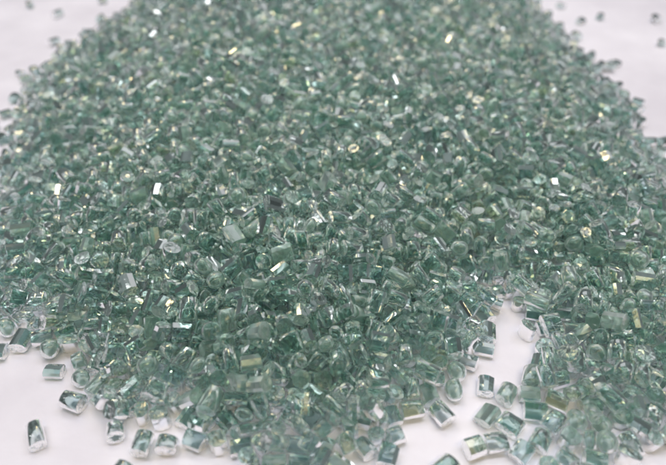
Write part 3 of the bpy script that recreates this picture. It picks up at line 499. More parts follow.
14,2733,1422,70,27,33,97,25,3270,3117,94,88,56,19,17,2900,2577,175,53,46,119,21,947,2680,167,117,-17,109,18,2863,2815,176,27,21,5,20,2950,3374,187,113,45,69,14,2678,2215,214,3,39,64,
5,2575,2440,229,17,48,116,16,1303,2484,224,95,41,70,8,1263,2562,224,2,9,63,14,1882,3266,271,110,21,38,33,1960,896,31,19,74,6,19,2955,1073,48,70,41,20,15,2794,1234,84,28,74,110,9,912,2024,111,19,36,17,
33,742,3571,103,110,-29,119,21,2903,1588,140,103,80,1,4,2940,2148,142,116,12,19,23,949,3249,162,28,84,114,33,2210,1843,179,105,21,30,6,943,2915,197,97,83,110,21,1001,2797,192,111,-22,22,
2,1976,2119,228,49,30,26,18,1931,2531,254,18,14,32,16,1837,2702,271,2,36,24,6,1714,888,23,0,59,33,5,3221,2626,78,65,11,108,1,2707,1520,100,83,28,45,4,532,2793,91,7,44,45,24,956,2872,182,105,21,110,
12,1087,2922,202,39,54,9,6,1793,3016,262,94,17,112,13,1035,1563,92,40,65,119,30,3377,3477,55,91,50,116,24,2158,1418,115,33,32,2,25,2969,1857,112,56,15,11,10,2517,1742,158,74,36,102,
18,3030,2336,151,27,42,1,19,3004,3271,157,4,41,23,9,938,3368,154,21,37,17,17,2744,2871,189,10,-15,114,12,1243,2187,202,5,13,110,11,1674,2187,217,105,22,39,12,1377,3065,252,70,25,4,
5,1814,3106,257,106,29,26,24,1548,3181,270,29,77,118,12,1705,3221,278,11,40,80,6,1511,950,43,82,17,101,16,2768,1246,49,102,35,88,13,2245,1429,67,117,86,98,4,1369,1231,98,18,33,75,
16,3034,1875,110,116,48,104,18,737,2369,105,22,32,102,1,591,2535,75,111,-28,18,15,2105,1655,160,101,44,1,16,2228,1693,143,2,27,97,22,799,2870,154,113,29,35,12,1658,1522,172,81,27,77,
3,1958,1888,180,66,37,3,7,2917,3492,179,36,-14,2,12,1590,2078,225,107,17,85,5,869,1408,29,20,6,83,8,2404,1432,54,41,39,2,6,809,2036,99,119,32,64,17,3240,2968,106,48,14,10,18,3051,1599,120,13,78,117,
5,2777,1833,151,0,39,83,7,1124,1972,149,106,84,20,28,2623,2092,184,109,77,119,19,2778,2325,186,20,22,43,18,2654,2261,210,2,44,64,9,1125,2547,222,12,47,2,11,2632,2834,220,3,44,71,
14,2489,2279,245,6,25,8,15,1414,2796,230,21,14,66,14,2299,3165,264,78,-11,114,25,2701,3335,242,118,83,86,0,2384,1116,28,86,30,43,3,2706,1308,25,52,30,117,17,479,2625,28,15,0,34,1,2116,1030,75,6,47,33,
14,2557,1542,65,17,34,90,0,3181,1705,83,110,-28,118,4,3324,3203,82,82,-10,111,17,2994,1523,116,24,8,6,25,3110,1724,105,6,29,21,17,3256,1715,89,25,10,45,9,3248,2542,104,117,42,108,
13,2127,1587,166,104,27,29,33,877,2576,168,117,7,18,2,2898,3348,181,11,10,119,17,1276,2134,209,29,81,3,19,1084,2746,221,52,18,107,0,2795,3454,216,25,34,28,32,1509,1912,206,20,-6,19,
13,2610,3316,237,104,19,59,12,3404,2043,22,118,30,78,27,3288,2340,62,119,-24,35,16,2908,1422,113,58,19,101,8,3156,2056,116,118,-28,22,18,1242,2257,191,59,29,97,5,1098,2308,187,43,21,32,
17,1092,2574,210,119,-19,10,16,2807,2847,186,81,35,83,21,1781,1649,181,35,18,103,25,1262,2804,223,96,33,102,18,1365,2550,238,15,25,90,12,1712,2547,267,31,34,74,9,2009,2619,265,16,30,37,
15,2386,2712,252,103,23,102,6,1882,3016,260,6,69,12,9,1708,3077,255,17,44,27,16,1758,3129,254,2,43,50,14,3038,1742,90,6,75,7,3,3170,3287,121,80,43,20,29,2850,1717,120,27,49,79,
6,2705,1802,146,111,10,7,32,2330,1780,187,117,-22,102,15,965,3070,178,93,42,50,6,2991,3328,178,98,31,73,0,1910,2240,227,53,19,23,6,1319,2343,211,115,80,92,22,2561,2801,233,7,39,79,
29,2384,2933,254,50,12,119,1,2878,786,31,28,55,19,11,1882,844,19,66,30,23,29,1944,954,29,25,29,110,4,846,1685,60,27,38,40,5,1447,1340,101,92,11,112,33,2642,1529,101,1,55,69,25,3052,1534,118,117,30,88,
9,3140,1927,98,47,48,112,20,3246,1985,95,101,34,103,16,3207,2144,92,14,-26,19,3,680,3271,105,106,76,4,9,773,3423,111,95,16,17,3,1758,1390,132,19,-19,115,21,2126,1518,138,116,17,7,
17,2980,2764,162,107,30,9,17,925,3144,163,114,14,94,23,1423,2133,221,3,79,101,12,2772,2526,204,66,34,113,24,2528,3312,222,114,46,2,7,1740,2720,255,108,-18,112,27,2154,2757,269,32,39,18,
15,2345,2980,262,40,26,103,14,1895,3063,260,20,40,111,4,2079,3135,243,101,40,86,14,2723,1250,27,28,30,112,10,559,2262,27,11,30,37,33,2803,1196,52,3,36,107,17,2986,1226,71,90,3,16,
8,3207,2227,75,30,62,111,25,3050,1293,99,99,8,10,28,2006,1359,121,5,51,69,18,3151,1829,118,67,21,115,12,925,3564,156,37,43,19,4,2264,1861,189,85,52,91,12,1539,1887,189,43,11,4,
33,1491,2306,205,35,33,100,24,2702,2772,195,62,10,115,18,2736,3135,213,111,82,100,5,1578,2937,270,0,31,84,16,1998,3224,279,89,21,50,27,2047,3222,277,2,4,118,28,2007,852,20,117,30,56,
7,2772,957,28,84,30,23,13,2832,952,28,111,5,70,25,464,3285,23,112,30,61,17,1870,1125,74,86,8,118,0,1423,1638,130,76,38,28,13,2877,1857,153,117,55,71,28,2622,1971,176,8,35,33,16,2876,1997,158,21,28,24,
24,2529,2132,207,84,56,12,6,2839,2456,193,110,43,12,26,2615,2737,222,36,-17,117,16,1524,2710,244,106,72,28,23,2587,3108,223,46,14,110,13,1699,933,57,112,33,25,22,2291,1116,60,101,76,16,
23,621,2319,60,104,21,28,7,514,3680,26,106,30,32,12,3097,1454,87,29,40,26,17,2603,1836,133,46,25,86,19,979,2177,148,80,73,113,33,2757,1939,176,32,74,106,11,2756,3182,219,97,40,116,
15,1934,2119,227,90,47,86,16,1508,2244,214,80,40,104,15,2317,2534,261,118,10,77,16,1555,2659,264,117,17,1,14,2622,675,35,86,45,88,1,1632,1167,60,112,38,106,25,2926,1407,64,48,47,102,
10,909,1801,63,0,-21,93,2,556,2861,74,17,-6,12,33,3148,1456,97,89,35,25,17,2173,1762,158,15,28,66,2,2826,1877,144,106,14,17,28,3089,2399,138,57,17,118,14,719,2984,109,46,22,27,
20,1184,2489,198,17,36,105,5,2838,3278,189,20,71,13,17,1813,2468,226,63,15,115,25,1930,3284,261,80,57,103,2,2306,2446,253,111,28,21,19,2527,3116,230,78,10,11,27,2627,3246,229,40,36,103,
2,2175,3288,265,10,-14,99,17,1067,1224,27,7,61,96,11,1780,1182,82,96,-15,0,17,916,1420,62,55,46,0,0,3317,1865,70,9,-10,24,14,541,2699,55,44,39,24,3,618,2828,86,8,43,20,15,1680,1285,156,6,28,4,
32,1035,1902,108,60,7,113,31,1321,1821,176,23,37,32,26,1297,1953,194,67,26,6,16,2212,2050,222,2,21,28,14,1584,2772,266,14,28,53,4,2056,2982,250,83,39,115,13,2510,3062,234,6,31,81,
17,1271,1181,24,112,30,45,30,2913,1352,74,102,70,31,9,3392,2370,56,18,75,107,16,1615,1229,84,10,-15,90,3,3187,1542,101,81,46,9,13,718,2495,114,117,37,75,24,3129,3568,114,15,15,11,
4,2245,1624,130,8,29,49,24,2838,1816,132,55,33,116,21,3022,2383,146,4,44,0,13,930,2462,159,94,0,118,12,782,2946,154,116,50,74,14,836,2939,156,102,71,17,9,2352,2032,205,113,33,28,
10,2716,2493,216,1,50,3,29,1837,3162,259,7,-25,115,19,1878,3168,244,80,26,26,21,1431,991,17,1,90,107,26,624,1974,29,5,58,11,1,3436,2576,25,102,30,69,5,3099,1339,109,18,18,64,4,657,3610,63,74,39,15,
4,2920,2682,163,101,-16,110,25,826,3113,146,110,51,12,14,2861,2403,187,30,23,86,16,1009,2901,177,16,83,20,1,2424,2073,207,109,68,102,3,1109,2806,209,101,13,113,8,1407,2834,233,119,-9,30,
1,1196,3376,186,22,36,94,8,2065,2794,255,96,29,70,13,2027,2934,251,82,14,104,26,1634,889,27,110,30,23,19,923,1234,59,67,31,32,6,861,1780,56,2,-7,14,26,3347,2225,61,108,25,114,10,617,3393,77,5,45,53,
32,2216,1418,97,17,45,87,22,738,2576,128,114,20,63,14,698,3152,130,27,25,15,33,2305,1891,162,115,25,72,13,2778,1991,162,106,41,65,25,833,2648,137,27,-18,9,17,2072,2061,221,22,20,57,
12,1300,2387,199,3,39,70,4,1575,2394,245,6,86,8,21,1080,2872,208,57,26,116,4,1168,2875,215,118,33,65,15,2756,2918,207,75,12,104,10,1617,3165,267,112,34,90,12,2705,3228,221,119,22,97,
8,2546,3266,233,12,49,50,6,2382,2613,230,94,39,67,6,2460,2727,234,18,-22,112,14,2520,2831,252,109,35,26,11,1895,2961,238,104,-19,15,10,2116,2913,279,99,32,21,16,2338,3031,258,104,8,97,
13,1657,3248,253,117,36,72,14,1519,891,25,2,60,77,9,2755,896,19,1,90,0,24,2720,1078,20,1,30,93,5,499,2517,26,15,30,68,10,1984,1301,90,0,30,44,22,3374,2468,61,119,29,39,8,503,3079,64,13,12,89,
12,3070,2054,124,95,30,50,11,654,2758,98,35,64,109,24,698,3048,104,104,-13,7,14,3191,3232,119,116,70,2,6,671,3367,112,29,18,47,20,2033,1484,133,19,51,45,6,1297,1539,136,106,35,26,
15,2759,1886,169,34,62,105,6,3040,2513,128,14,40,86,0,913,2948,165,103,43,13,11,838,3057,157,21,36,42,15,1201,1648,146,25,-15,5,21,1506,1748,191,107,42,67,2,2120,1753,160,76,23,37,
4,1331,2235,210,27,38,42,20,2835,2207,173,116,43,61,4,1157,2311,198,18,25,0,33,1643,2393,227,92,35,47,21,2496,2013,193,119,77,6,9,1155,2747,232,114,77,107,13,2783,3353,186,4,-7,86,
11,1749,1980,228,31,47,82,22,2102,3091,253,38,40,86,14,1307,3214,237,106,17,81,16,1364,901,22,14,30,22,23,2347,1183,36,107,63,18,9,2483,1497,26,14,2,117,3,651,2089,31,104,4,100,
20,3407,2796,28,40,30,6,28,2914,876,61,9,64,119,31,2207,1375,63,9,30,43,18,2054,1291,118,117,80,116,33,825,2557,140,29,19,96,11,675,3116,112,23,-24,110,3,1488,1575,150,28,24,90,
18,981,2317,144,6,13,77,17,3082,2906,136,73,4,8,20,1469,1666,165,12,26,12,22,1386,2699,234,28,52,36,3,1741,2245,219,112,83,117,13,2096,2760,261,9,38,72,9,1280,2873,216,98,36,69,
10,2374,3141,249,78,25,109,32,2489,3156,237,119,45,74,26,2407,3351,246,115,20,41,13,3313,3090,74,64,25,18,10,3230,3404,98,115,54,46,14,2644,1762,131,8,46,99,1,2156,1811,164,10,84,3,
3,893,3014,172,32,20,90,11,975,3408,153,110,-25,108,5,1937,1999,186,19,-17,119,11,1203,2414,194,56,13,117,33,2789,2790,177,108,22,37,17,2136,2300,230,24,31,41,30,2575,2373,209,82,23,11,
8,1165,3193,221,40,56,2,14,1217,3491,192,31,41,20,2,2132,2398,253,72,30,89,9,2187,3157,263,94,11,97,16,1778,882,17,0,90,114,16,723,1724,24,92,30,89,0,535,2634,42,101,48,104,3,3460,3114,25,7,90,21,
1,1123,1412,70,27,20,26,13,1092,1551,60,94,33,102,21,2121,1718,125,9,46,58,17,2466,1764,120,116,46,69,17,577,3025,78,11,19,99,4,616,3217,105,68,10,10,17,825,3576,117,23,20,93,
2,2558,1849,151,112,52,54,14,1873,1645,162,40,73,115,12,1053,2960,201,51,27,22,16,1101,3113,200,113,79,3,20,1522,2600,254,83,34,77,0,1920,2829,259,4,47,83,17,1555,3020,265,36,18,38,
8,2902,1012,59,10,28,29,1,1062,1405,70,50,34,0,12,2273,1523,102,51,16,110,17,3211,3713,111,97,32,23,24,1795,1501,156,28,15,108,23,1611,1786,182,73,41,8,2,2178,1945,207,18,74,93,
16,1469,2384,231,22,30,50,20,2744,2683,200,94,42,4,24,1719,2036,218,14,78,96,6,1637,3061,272,92,47,29,30,2428,3251,243,1,-30,11,13,2937,1013,22,9,30,32,14,1260,1286,78,90,26,34,4,3142,1535,78,71,47,1,
5,3347,3392,43,97,24,65,13,3270,3722,77,118,7,23,10,1989,1234,107,0,82,9,0,3147,2162,104,2,-27,22,25,3160,2917,106,36,30,40,2,3133,3234,115,45,19,23,7,736,3452,95,43,44,8,12,1232,1548,130,0,-24,26,
3,2840,2031,164,93,27,79,26,1055,2203,150,71,53,3,14,987,3285,153,112,14,44,24,2667,2309,200,2,42,56,14,1266,3470,198,111,32,107,32,2335,2382,229,16,78,2,16,2217,2763,258,116,35,3,
7,2486,3352,244,20,71,8,3,3378,1983,24,114,30,96,8,2990,1141,66,49,29,84,32,2862,1182,57,1,43,8,31,2827,1404,67,22,37,4,9,575,3115,64,67,36,113,9,1878,1075,84,7,-17,119,6,2641,1826,97,23,-20,111,
6,3298,2605,76,24,36,67,4,2927,1845,132,110,13,7,19,3048,2170,135,118,35,10,32,1056,2326,164,4,34,26,1,1031,2735,188,45,36,111,0,1113,3252,180,86,11,92,23,2790,3229,204,13,36,8,
17,1000,3550,166,10,13,20,14,1140,3575,172,10,24,57,16,1482,1864,176,34,28,86,13,2147,2067,228,35,12,18,7,2519,2530,217,27,28,15,31,1958,2068,242,82,26,4,22,1681,3048,245,71,45,24,
14,2293,2965,266,88,29,31,30,1829,3039,249,98,18,74,28,1916,998,26,0,82,108,7,510,2582,28,37,59,98,22,2017,1127,75,13,20,119,9,491,2958,54,110,31,74,32,949,1609,101,118,20,0,22,2906,1701,111,67,24,28,
13,2906,1895,138,96,30,100,21,625,2621,94,10,43,18,8,3118,3293,121,97,-5,96,31,1951,1218,139,9,80,11,3,2921,1985,154,76,18,87,9,1148,2155,160,18,49,74,12,3030,3108,141,86,31,24,
13,1359,1971,180,10,23,52,18,2488,1963,165,110,-17,6,14,2678,1994,194,105,41,54,18,2497,2190,209,74,29,87,27,991,3110,179,64,21,15,33,2653,2597,211,117,-9,33,17,2512,2692,223,31,15,113,
17,1775,2922,257,27,-15,112,20,1518,3084,272,2,19,20,13,2323,3083,255,99,-24,119,20,2036,3161,248,15,49,25,0,1597,3239,280,2,22,30,12,1379,1192,61,73,15,113,4,2357,1430,70,83,35,93,
19,3236,2277,68,67,28,99,15,3354,3121,73,59,51,9,12,1319,1404,108,94,28,22,22,942,2114,131,63,14,108,16,1812,1223,127,29,-14,116,28,2314,1652,118,119,19,22,24,3056,1699,118,113,9,15,
22,2258,1742,158,110,38,4,9,3054,2868,136,25,18,48,25,2046,2025,198,41,14,90,15,2684,2424,198,96,-2,91,7,2459,2780,220,8,80,90,3,1176,2812,219,76,25,84,24,1237,2896,206,34,-14,9,
21,1235,3026,221,35,41,35,18,1994,959,28,62,57,3,16,3424,3063,32,116,12,8,14,439,3116,26,86,31,29,20,2867,1289,64,119,20,35,1,489,2899,61,31,33,3,2,811,2148,104,83,27,93,26,3123,3056,107,51,30,85,
6,3139,3130,130,11,30,42,25,1417,1693,162,79,29,75,20,2861,1938,140,1,33,47,13,959,2239,135,36,52,94,0,1045,3225,170,0,19,6,13,1601,1515,190,25,43,114,11,2875,2178,161,109,15,106,
9,1521,2094,223,72,27,97,9,1640,2132,215,41,23,2,30,2398,2341,220,10,33,69,21,2746,2359,210,111,74,87,7,1273,2734,221,35,50,25,12,2551,2875,240,108,-21,103,18,2469,3021,258,18,14,50,
15,1594,964,26,70,59,5,20,3456,2971,29,36,30,21,2,1966,1023,61,36,-16,3,29,2856,1347,62,111,80,29,18,2929,1555,111,77,41,28,11,3114,1608,110,73,33,106,19,3307,2493,95,16,32,68,3,668,3008,90,9,81,112,
7,3064,3246,141,100,50,110,17,1619,1729,180,18,86,113,9,1297,1904,135,105,39,88,16,1194,2097,155,19,39,106,13,899,3317,155,112,79,91,20,3065,3394,148,10,21,89,29,913,3419,163,19,44,71,
11,1722,1428,150,50,16,12,7,1635,1971,207,114,37,17,10,2828,3375,168,38,71,119,19,1879,2732,246,26,15,113,9,2399,2768,243,98,29,88,0,1919,1133,37,10,2,108,11,948,1182,21,8,90,112,
13,3336,2051,24,71,30,103,26,1668,1106,69,75,22,28,8,2221,1255,46,104,47,49,7,3195,1962,82,51,32,25,30,934,2074,93,43,27,27,20,3362,2932,63,5,40,54,23,3003,1133,111,74,37,24,
18,2864,1651,113,20,-17,104,15,872,2232,107,115,-17,2,27,3225,3160,110,116,82,113,4,3155,3680,103,2,24,50,6,3004,1989,131,3,-14,42,31,2914,2045,137,115,21,61,12,1121,2192,147,87,37,16,
13,3001,2569,154,117,49,116,32,787,2787,136,12,12,79,29,1663,1891,194,7,17,59,11,1228,2561,203,81,22,27,9,2302,2152,218,79,-11,113,2,2683,2675,215,47,36,31,18,2555,2628,236,51,8,12,
8,1992,2905,261,105,23,33,2,2401,3086,257,87,14,19,9,1971,1122,24,105,30,115,1,2019,1183,73,92,32,91,11,2412,1467,72,38,19,102,0,3300,2991,67,90,-14,110,12,703,3797,70,73,28,107,
8,3190,2720,121,86,22,102,30,635,3167,111,90,41,4,12,753,3348,104,18,34,26,0,3245,3623,76,21,30,67,1,743,3768,80,37,-5,5,29,1608,1446,139,81,37,28,12,3040,2932,138,5,-3,31,1,2923,2969,164,72,51,12,
15,1699,1560,163,20,36,16,4,1557,1946,195,57,36,105,14,1034,3313,161,0,40,46,8,1996,2027,199,83,65,117,12,1964,2455,224,116,-13,87,20,2296,2674,247,118,14,66,4,1493,2737,234,116,15,63,
13,2241,2811,240,5,62,25,26,2255,3245,254,4,58,15,17,1452,3286,244,19,28,30,25,3449,2745,25,104,30,93,16,2076,1111,56,2,20,106,5,3204,1761,107,13,39,92,31,3155,2401,99,6,-17,90,
16,651,2893,107,11,44,103,23,2805,2918,164,2,39,8,15,981,2502,183,119,33,3,20,1274,2512,206,14,20,9,5,999,2638,179,5,-25,20,4,1083,3171,192,10,36,29,16,2912,3435,168,80,34,109,3,2609,2551,212,9,-10,6,
13,2254,3073,261,16,23,4,16,2148,3229,245,18,21,70,10,2336,3229,263,108,25,107,6,2702,933,19,2,-30,18,8,2675,1412,55,20,-12,9,16,2433,1530,58,14,23,74,22,689,2188,69,119,48,57,3,587,2616,66,18,18,119,
22,590,2813,59,5,43,17,8,3328,3755,55,34,49,3,30,1950,1174,125,24,29,30,28,1151,1529,97,5,75,14,11,837,2454,108,119,27,23,1,3082,2634,111,117,27,117,22,3256,3033,99,111,-28,20,
25,3078,3613,107,26,78,10,12,2547,1898,147,18,-20,9,1,2257,2032,171,16,78,15,30,2777,2084,179,113,45,0,7,1428,2206,183,23,18,26,20,1029,3032,186,77,32,20,12,2958,3080,169,3,34,67,
5,1277,3128,203,97,74,117,9,1447,2855,247,10,38,40,10,1412,3010,249,76,27,87,1,2950,1171,67,96,40,20,17,498,2756,57,35,20,28,1,3332,1961,31,15,55,40,29,3265,2748,103,10,9,52,33,780,3651,95,103,51,3,
28,1050,2443,157,67,39,9,32,3036,3590,138,46,53,13,2,1682,1604,186,93,13,90,5,1937,2170,211,116,45,69,4,2018,2316,229,85,14,5,12,1602,2451,226,118,44,119,14,1924,2590,238,23,39,83,
0,1800,2709,239,4,-26,28,8,1204,2942,216,15,34,33,14,2840,3042,183,99,19,68,19,1348,3258,213,13,21,49,20,2081,2391,260,71,41,26,4,1703,2954,252,2,-20,109,17,2291,3275,252,101,31,71,
7,2172,1012,25,0,90,91,9,1513,1129,26,88,30,31,12,2261,1260,33,28,12,113,17,3019,1186,69,108,3,8,24,880,1845,42,29,32,14,18,507,3167,47,21,23,27,33,1695,1337,120,117,25,104,19,1466,1499,110,2,45,8,
13,2596,1768,96,92,43,44,18,3218,2887,118,16,-14,22,29,2748,1777,142,1,15,87,2,1073,1853,118,113,-28,18,3,1593,1826,201,1,8,96,1,1630,2037,225,76,22,87,18,2295,2865,229,14,36,94,
23,2580,2970,213,106,47,14,2,2691,3286,213,15,34,50,15,2130,2564,239,46,54,114,19,1487,3114,253,9,14,38,3,2365,3299,256,109,43,81,7,1413,1063,31,84,2,10,19,1472,1078,23,14,30,117,
7,2270,1200,38,98,-11,101,3,2889,1236,35,100,65,99,8,3399,2340,23,18,30,7,21,2871,1426,59,100,17,39,0,1129,1485,67,7,21,53,10,1196,1412,108,116,28,65,15,669,2295,73,2,-4,79,9,867,3612,127,39,6,24,
27,3200,3650,95,41,33,19,9,2774,1735,114,10,43,105,21,2783,2033,163,9,6,24,19,966,2411,165,106,69,4,17,2977,3501,164,67,23,97,1,1317,1752,169,28,28,111,10,1142,2638,190,7,-30,4,
16,1572,2246,222,72,33,37,1,2668,2836,198,47,35,33,3,1285,2999,206,23,-15,115,18,1606,3037,251,110,72,89,12,1263,3212,208,95,40,72,15,2526,2329,231,16,44,75,7,1779,3292,244,116,-16,8,
1,2463,1304,24,107,-30,114,16,703,1782,23,20,30,87,4,700,1979,26,79,30,96,11,1413,1224,60,9,6,116,8,2504,1549,60,111,73,2,0,780,1581,74,27,26,20,21,3221,2340,67,90,27,21,10,3176,2644,95,35,11,113,
19,1132,1774,109,25,44,6,7,1909,1406,130,27,34,90,8,2168,1593,141,97,10,94,5,3026,2231,142,22,30,20,21,1077,2264,159,8,-17,115,8,3128,2888,117,60,10,2,31,707,2831,121,74,14,96,
12,1501,1444,152,90,36,31,27,2601,2038,195,8,74,11,14,1304,2083,187,40,30,85,22,1727,2381,219,108,34,89,15,2780,2644,217,10,46,19,30,2523,2766,212,37,16,19,18,2737,2800,183,102,10,21,
13,2048,2850,254,108,47,110,3,2206,2931,216,116,72,105,24,1106,3056,196,16,36,14,11,2656,3316,208,92,39,77,8,2139,2513,234,107,35,24,12,1610,2551,240,91,34,89,20,2130,2807,252,35,32,99,
8,767,1744,23,80,30,1,3,3411,3293,25,3,30,57,13,3375,3930,28,106,57,37,21,2945,939,70,119,20,64,5,1840,1073,57,117,86,93,31,1066,1274,33,99,56,28,26,2042,1322,72,119,-29,12,10,3236,2677,82,28,53,7,
5,3283,2744,63,44,22,99,26,1666,1275,105,84,-4,18,20,851,2383,113,8,48,18,14,1574,1291,113,107,15,117,33,1502,1497,142,11,-3,102,25,1284,1701,144,113,35,97,16,1341,1704,142,110,42,40,
31,2726,1851,151,10,15,28,31,2984,2261,142,5,-12,102,33,2861,2759,156,25,39,87,1,2841,2867,158,33,33,30,10,754,3040,123,72,15,113,9,2996,3170,142,70,32,86,17,1394,2032,200,17,69,18,
20,2512,2063,174,100,12,97,31,2947,2889,164,18,14,82,0,1137,3349,195,31,50,110,6,1485,2035,207,114,38,28,22,1465,2241,200,110,49,119,19,2198,2227,223,116,15,113,32,1892,2549,230,47,13,94,
3,1560,2581,246,38,52,28,3,1753,3036,245,48,40,89,3,2211,3034,235,87,20,99,15,1480,3174,262,108,26,64,3,1303,1119,25,106,31,21,24,2156,1300,35,119,42,40,28,2521,1450,29,119,66,102,
1,512,2463,23,63,30,5,5,2212,1480,72,11,88,102,20,2341,1489,81,114,50,58,28,976,1530,74,40,32,91,16,2428,1652,76,91,67,106,19,3231,2505,85,6,65,77,2,556,2567,63,113,72,36,14,535,3342,61,83,-17,2,
14,1951,1267,121,19,42,67,1,1371,1329,97,36,77,115,5,2638,1663,86,22,-6,30,0,1233,1924,141,30,27,56,9,789,2255,113,104,29,83,26,862,2309,119,14,40,108,12,746,3233,112,114,12,7,
25,3279,3572,79,16,-10,105,16,1592,1359,127,2,45,19,30,1530,1575,132,7,32,0,10,1265,1977,152,106,25,27,10,2038,1838,171,63,17,3,0,1441,1890,178,100,44,91,18,1004,2443,185,10,15,104,
18,2734,2996,192,95,48,31,24,1804,2009,208,116,39,109,9,1864,2026,177,60,44,11,8,2438,2287,210,61,28,19,1,2042,2747,245,34,36,104,26,2647,3018,212,41,32,25,4,2536,3398,235,18,32,89,
15,1439,2760,230,10,51,83,3,1661,2886,260,118,78,35,5,1926,3016,244,58,10,4,11,603,2031,29,113,5,74,23,1072,1436,98,0,78,92,7,2489,1702,115,107,29,86,31,3191,2087,79,91,49,27,12,847,2705,124,2,44,68,
12,2802,2140,165,34,32,89,30,2852,2704,166,66,37,96,17,2113,1886,189,99,-20,103,24,2381,2128,210,23,18,47,28,2043,2265,205,30,40,74,22,2297,2338,235,98,40,4,17,1891,2497,221,57,41,0,
13,1791,2649,237,49,42,116,32,2193,2868,244,59,46,110,3,1843,3261,237,83,46,109,9,1125,1229,27,17,1,29,5,445,2936,27,111,57,5,6,428,3216,23,114,60,9,19,3327,2876,69,116,29,86,
12,2139,1372,89,76,44,102,2,1019,1614,93,56,37,19,2,2921,1647,128,17,24,7,16,3066,1922,117,7,51,111,17,3130,2258,100,25,-17,18,24,1569,1506,155,41,24,41,9,821,2990,151,13,18,56,
29,782,3144,126,9,43,104,21,814,3215,137,114,14,71,27,884,3373,144,28,22,94,6,1996,1504,172,10,77,109,11,1656,1672,179,1,27,2,7,2777,3083,186,111,37,67,31,1781,2073,202,0,20,27,
10,2338,2438,215,101,24,92,26,1520,2805,220,19,-21,116,3,2098,3027,243,119,-11,36,26,2558,3055,198,17,17,114,9,1656,3111,248,72,30,19,6,2439,3053,241,11,75,26,2,2158,3116,256,9,39,97,
18,1434,3209,250,5,20,6,25,1624,3330,269,119,28,6,18,2136,944,28,20,4,5,7,1825,996,27,94,30,36,4,2269,1425,27,117,27,8,9,2638,1420,34,13,45,15,1,3398,3462,23,2,-30,24,18,2052,1035,55,38,28,115,
11,1281,1233,54,110,27,91,4,3280,2092,70,104,34,84,17,3332,2695,65,22,41,56,9,3297,3459,83,91,-1,1,9,1767,1143,99,28,-19,0,18,1882,1285,111,27,84,5,32,2243,1491,107,24,28,51,1,2999,1604,102,116,39,96,
22,830,2087,98,117,-9,108,27,740,2260,116,35,37,33,3,921,2399,125,43,41,9,12,3076,2539,110,79,10,9,1,2884,2238,142,1,44,5,22,3081,3442,128,106,86,117,8,1084,3568,164,1,16,87,17,1773,1802,187,82,77,5,
11,2022,2119,217,98,39,83,7,2014,2478,214,97,21,72,7,2182,2730,221,89,14,112,10,2136,3314,221,10,5,5,11,1477,2189,232,114,84,100,4,1946,2953,264,29,36,38,16,1745,2979,256,24,44,48,
21,1411,3291,232,94,19,31,7,2224,3381,252,30,42,38,20,1991,1012,31,117,18,3,6,2658,1348,19,117,30,82,23,3284,1969,33,30,2,92,17,1784,1054,64,89,28,86,11,1449,1188,56,49,26,87,25,1953,1181,71,107,32,0,
29,3314,2798,57,13,35,89,1,2076,1523,100,12,-20,6,3,2566,1715,116,35,51,16,20,931,2341,126,82,34,116,9,1551,1450,121,100,85,10,10,2045,1777,154,33,30,97,11,1015,2378,152,36,30,20,
0,2908,3112,160,18,49,6,6,3068,3558,116,78,18,112,9,1334,1885,144,112,16,65,25,2126,2037,190,31,23,51,5,2314,2006,170,111,12,54,16,2780,2445,189,101,43,13,30,1237,3087,202,103,7,27,
21,1931,2068,197,56,25,20,18,2635,3137,242,106,36,110,2,1298,3330,211,94,29,81,7,1314,3443,216,110,6,7,14,2263,3128,252,107,18,98,20,963,1786,83,113,4,11,23,558,3070,63,9,-12,112,
11,2402,1321,79,15,51,32,10,1663,1414,107,13,-24,103,8,2366,1699,118,25,31,96,21,768,2319,114,18,28,96,18,715,2667,104,76,46,3,4,3161,2843,92,82,36,91,12,2027,1577,138,91,47,15,
5,2238,1896,153,57,27,101,27,1165,2209,155,96,81,106,18,815,2503,151,33,-13,2,18,2698,2094,181,45,29,23,15,1208,2197,176,33,32,84,19,1264,2620,204,40,33,92,33,2743,2633,191,0,86,32,
18,2694,2948,190,111,22,11,16,1026,3378,159,8,86,110,25,1115,3450,173,2,27,38,0,2705,3463,188,53,50,10,11,1343,2097,223,86,43,94,28,2144,2185,225,117,46,108,30,1398,2422,235,6,82,92,
33,2174,2397,225,78,32,40,7,2556,2568,209,32,51,106,9,1609,2882,252,9,-23,28,18,1913,3228,241,61,31,98,4,1175,1242,24,3,30,28,2,655,2202,24,8,66,113,20,1355,1396,77,89,10,91,3,828,1918,63,117,22,87,
11,3287,2282,55,5,20,6,4,710,3344,80,94,44,112,28,572,3584,34,28,90,1,29,671,3738,45,14,39,106,18,3098,2578,99,109,-9,99,13,3112,2948,123,87,24,78,14,3013,3038,140,115,42,55,
15,3085,3153,118,98,32,116,6,1888,1491,157,20,-18,12,8,1359,1851,160,33,51,108,33,1979,2263,221,29,48,77,11,1448,2904,232,74,12,17,0,1995,3009,235,114,6,58,33,2082,3265,257,86,38,34,
25,2426,2416,240,28,38,38,2,2224,2615,243,56,36,12,21,2167,2951,237,114,54,36,27,1349,1166,28,14,30,54,2,2401,1176,24,14,30,11,18,602,2208,23,90,30,82,9,3404,2851,19,61,30,11,9,3398,3356,26,31,30,46,
9,977,1640,67,98,-12,24,2,537,2363,24,16,-30,111,24,3167,3725,92,88,52,108,17,1035,1748,107,4,39,73,33,2953,1966,112,14,13,12,13,3003,2411,120,40,31,78,14,3141,2991,108,102,88,112,
5,1815,1454,136,108,31,18,15,1944,1585,153,24,31,51,5,1601,1681,150,102,10,20,7,1098,2027,137,64,40,0,15,3094,2459,135,116,27,117,25,1295,2200,203,108,82,101,21,2818,2665,178,118,-8,96,
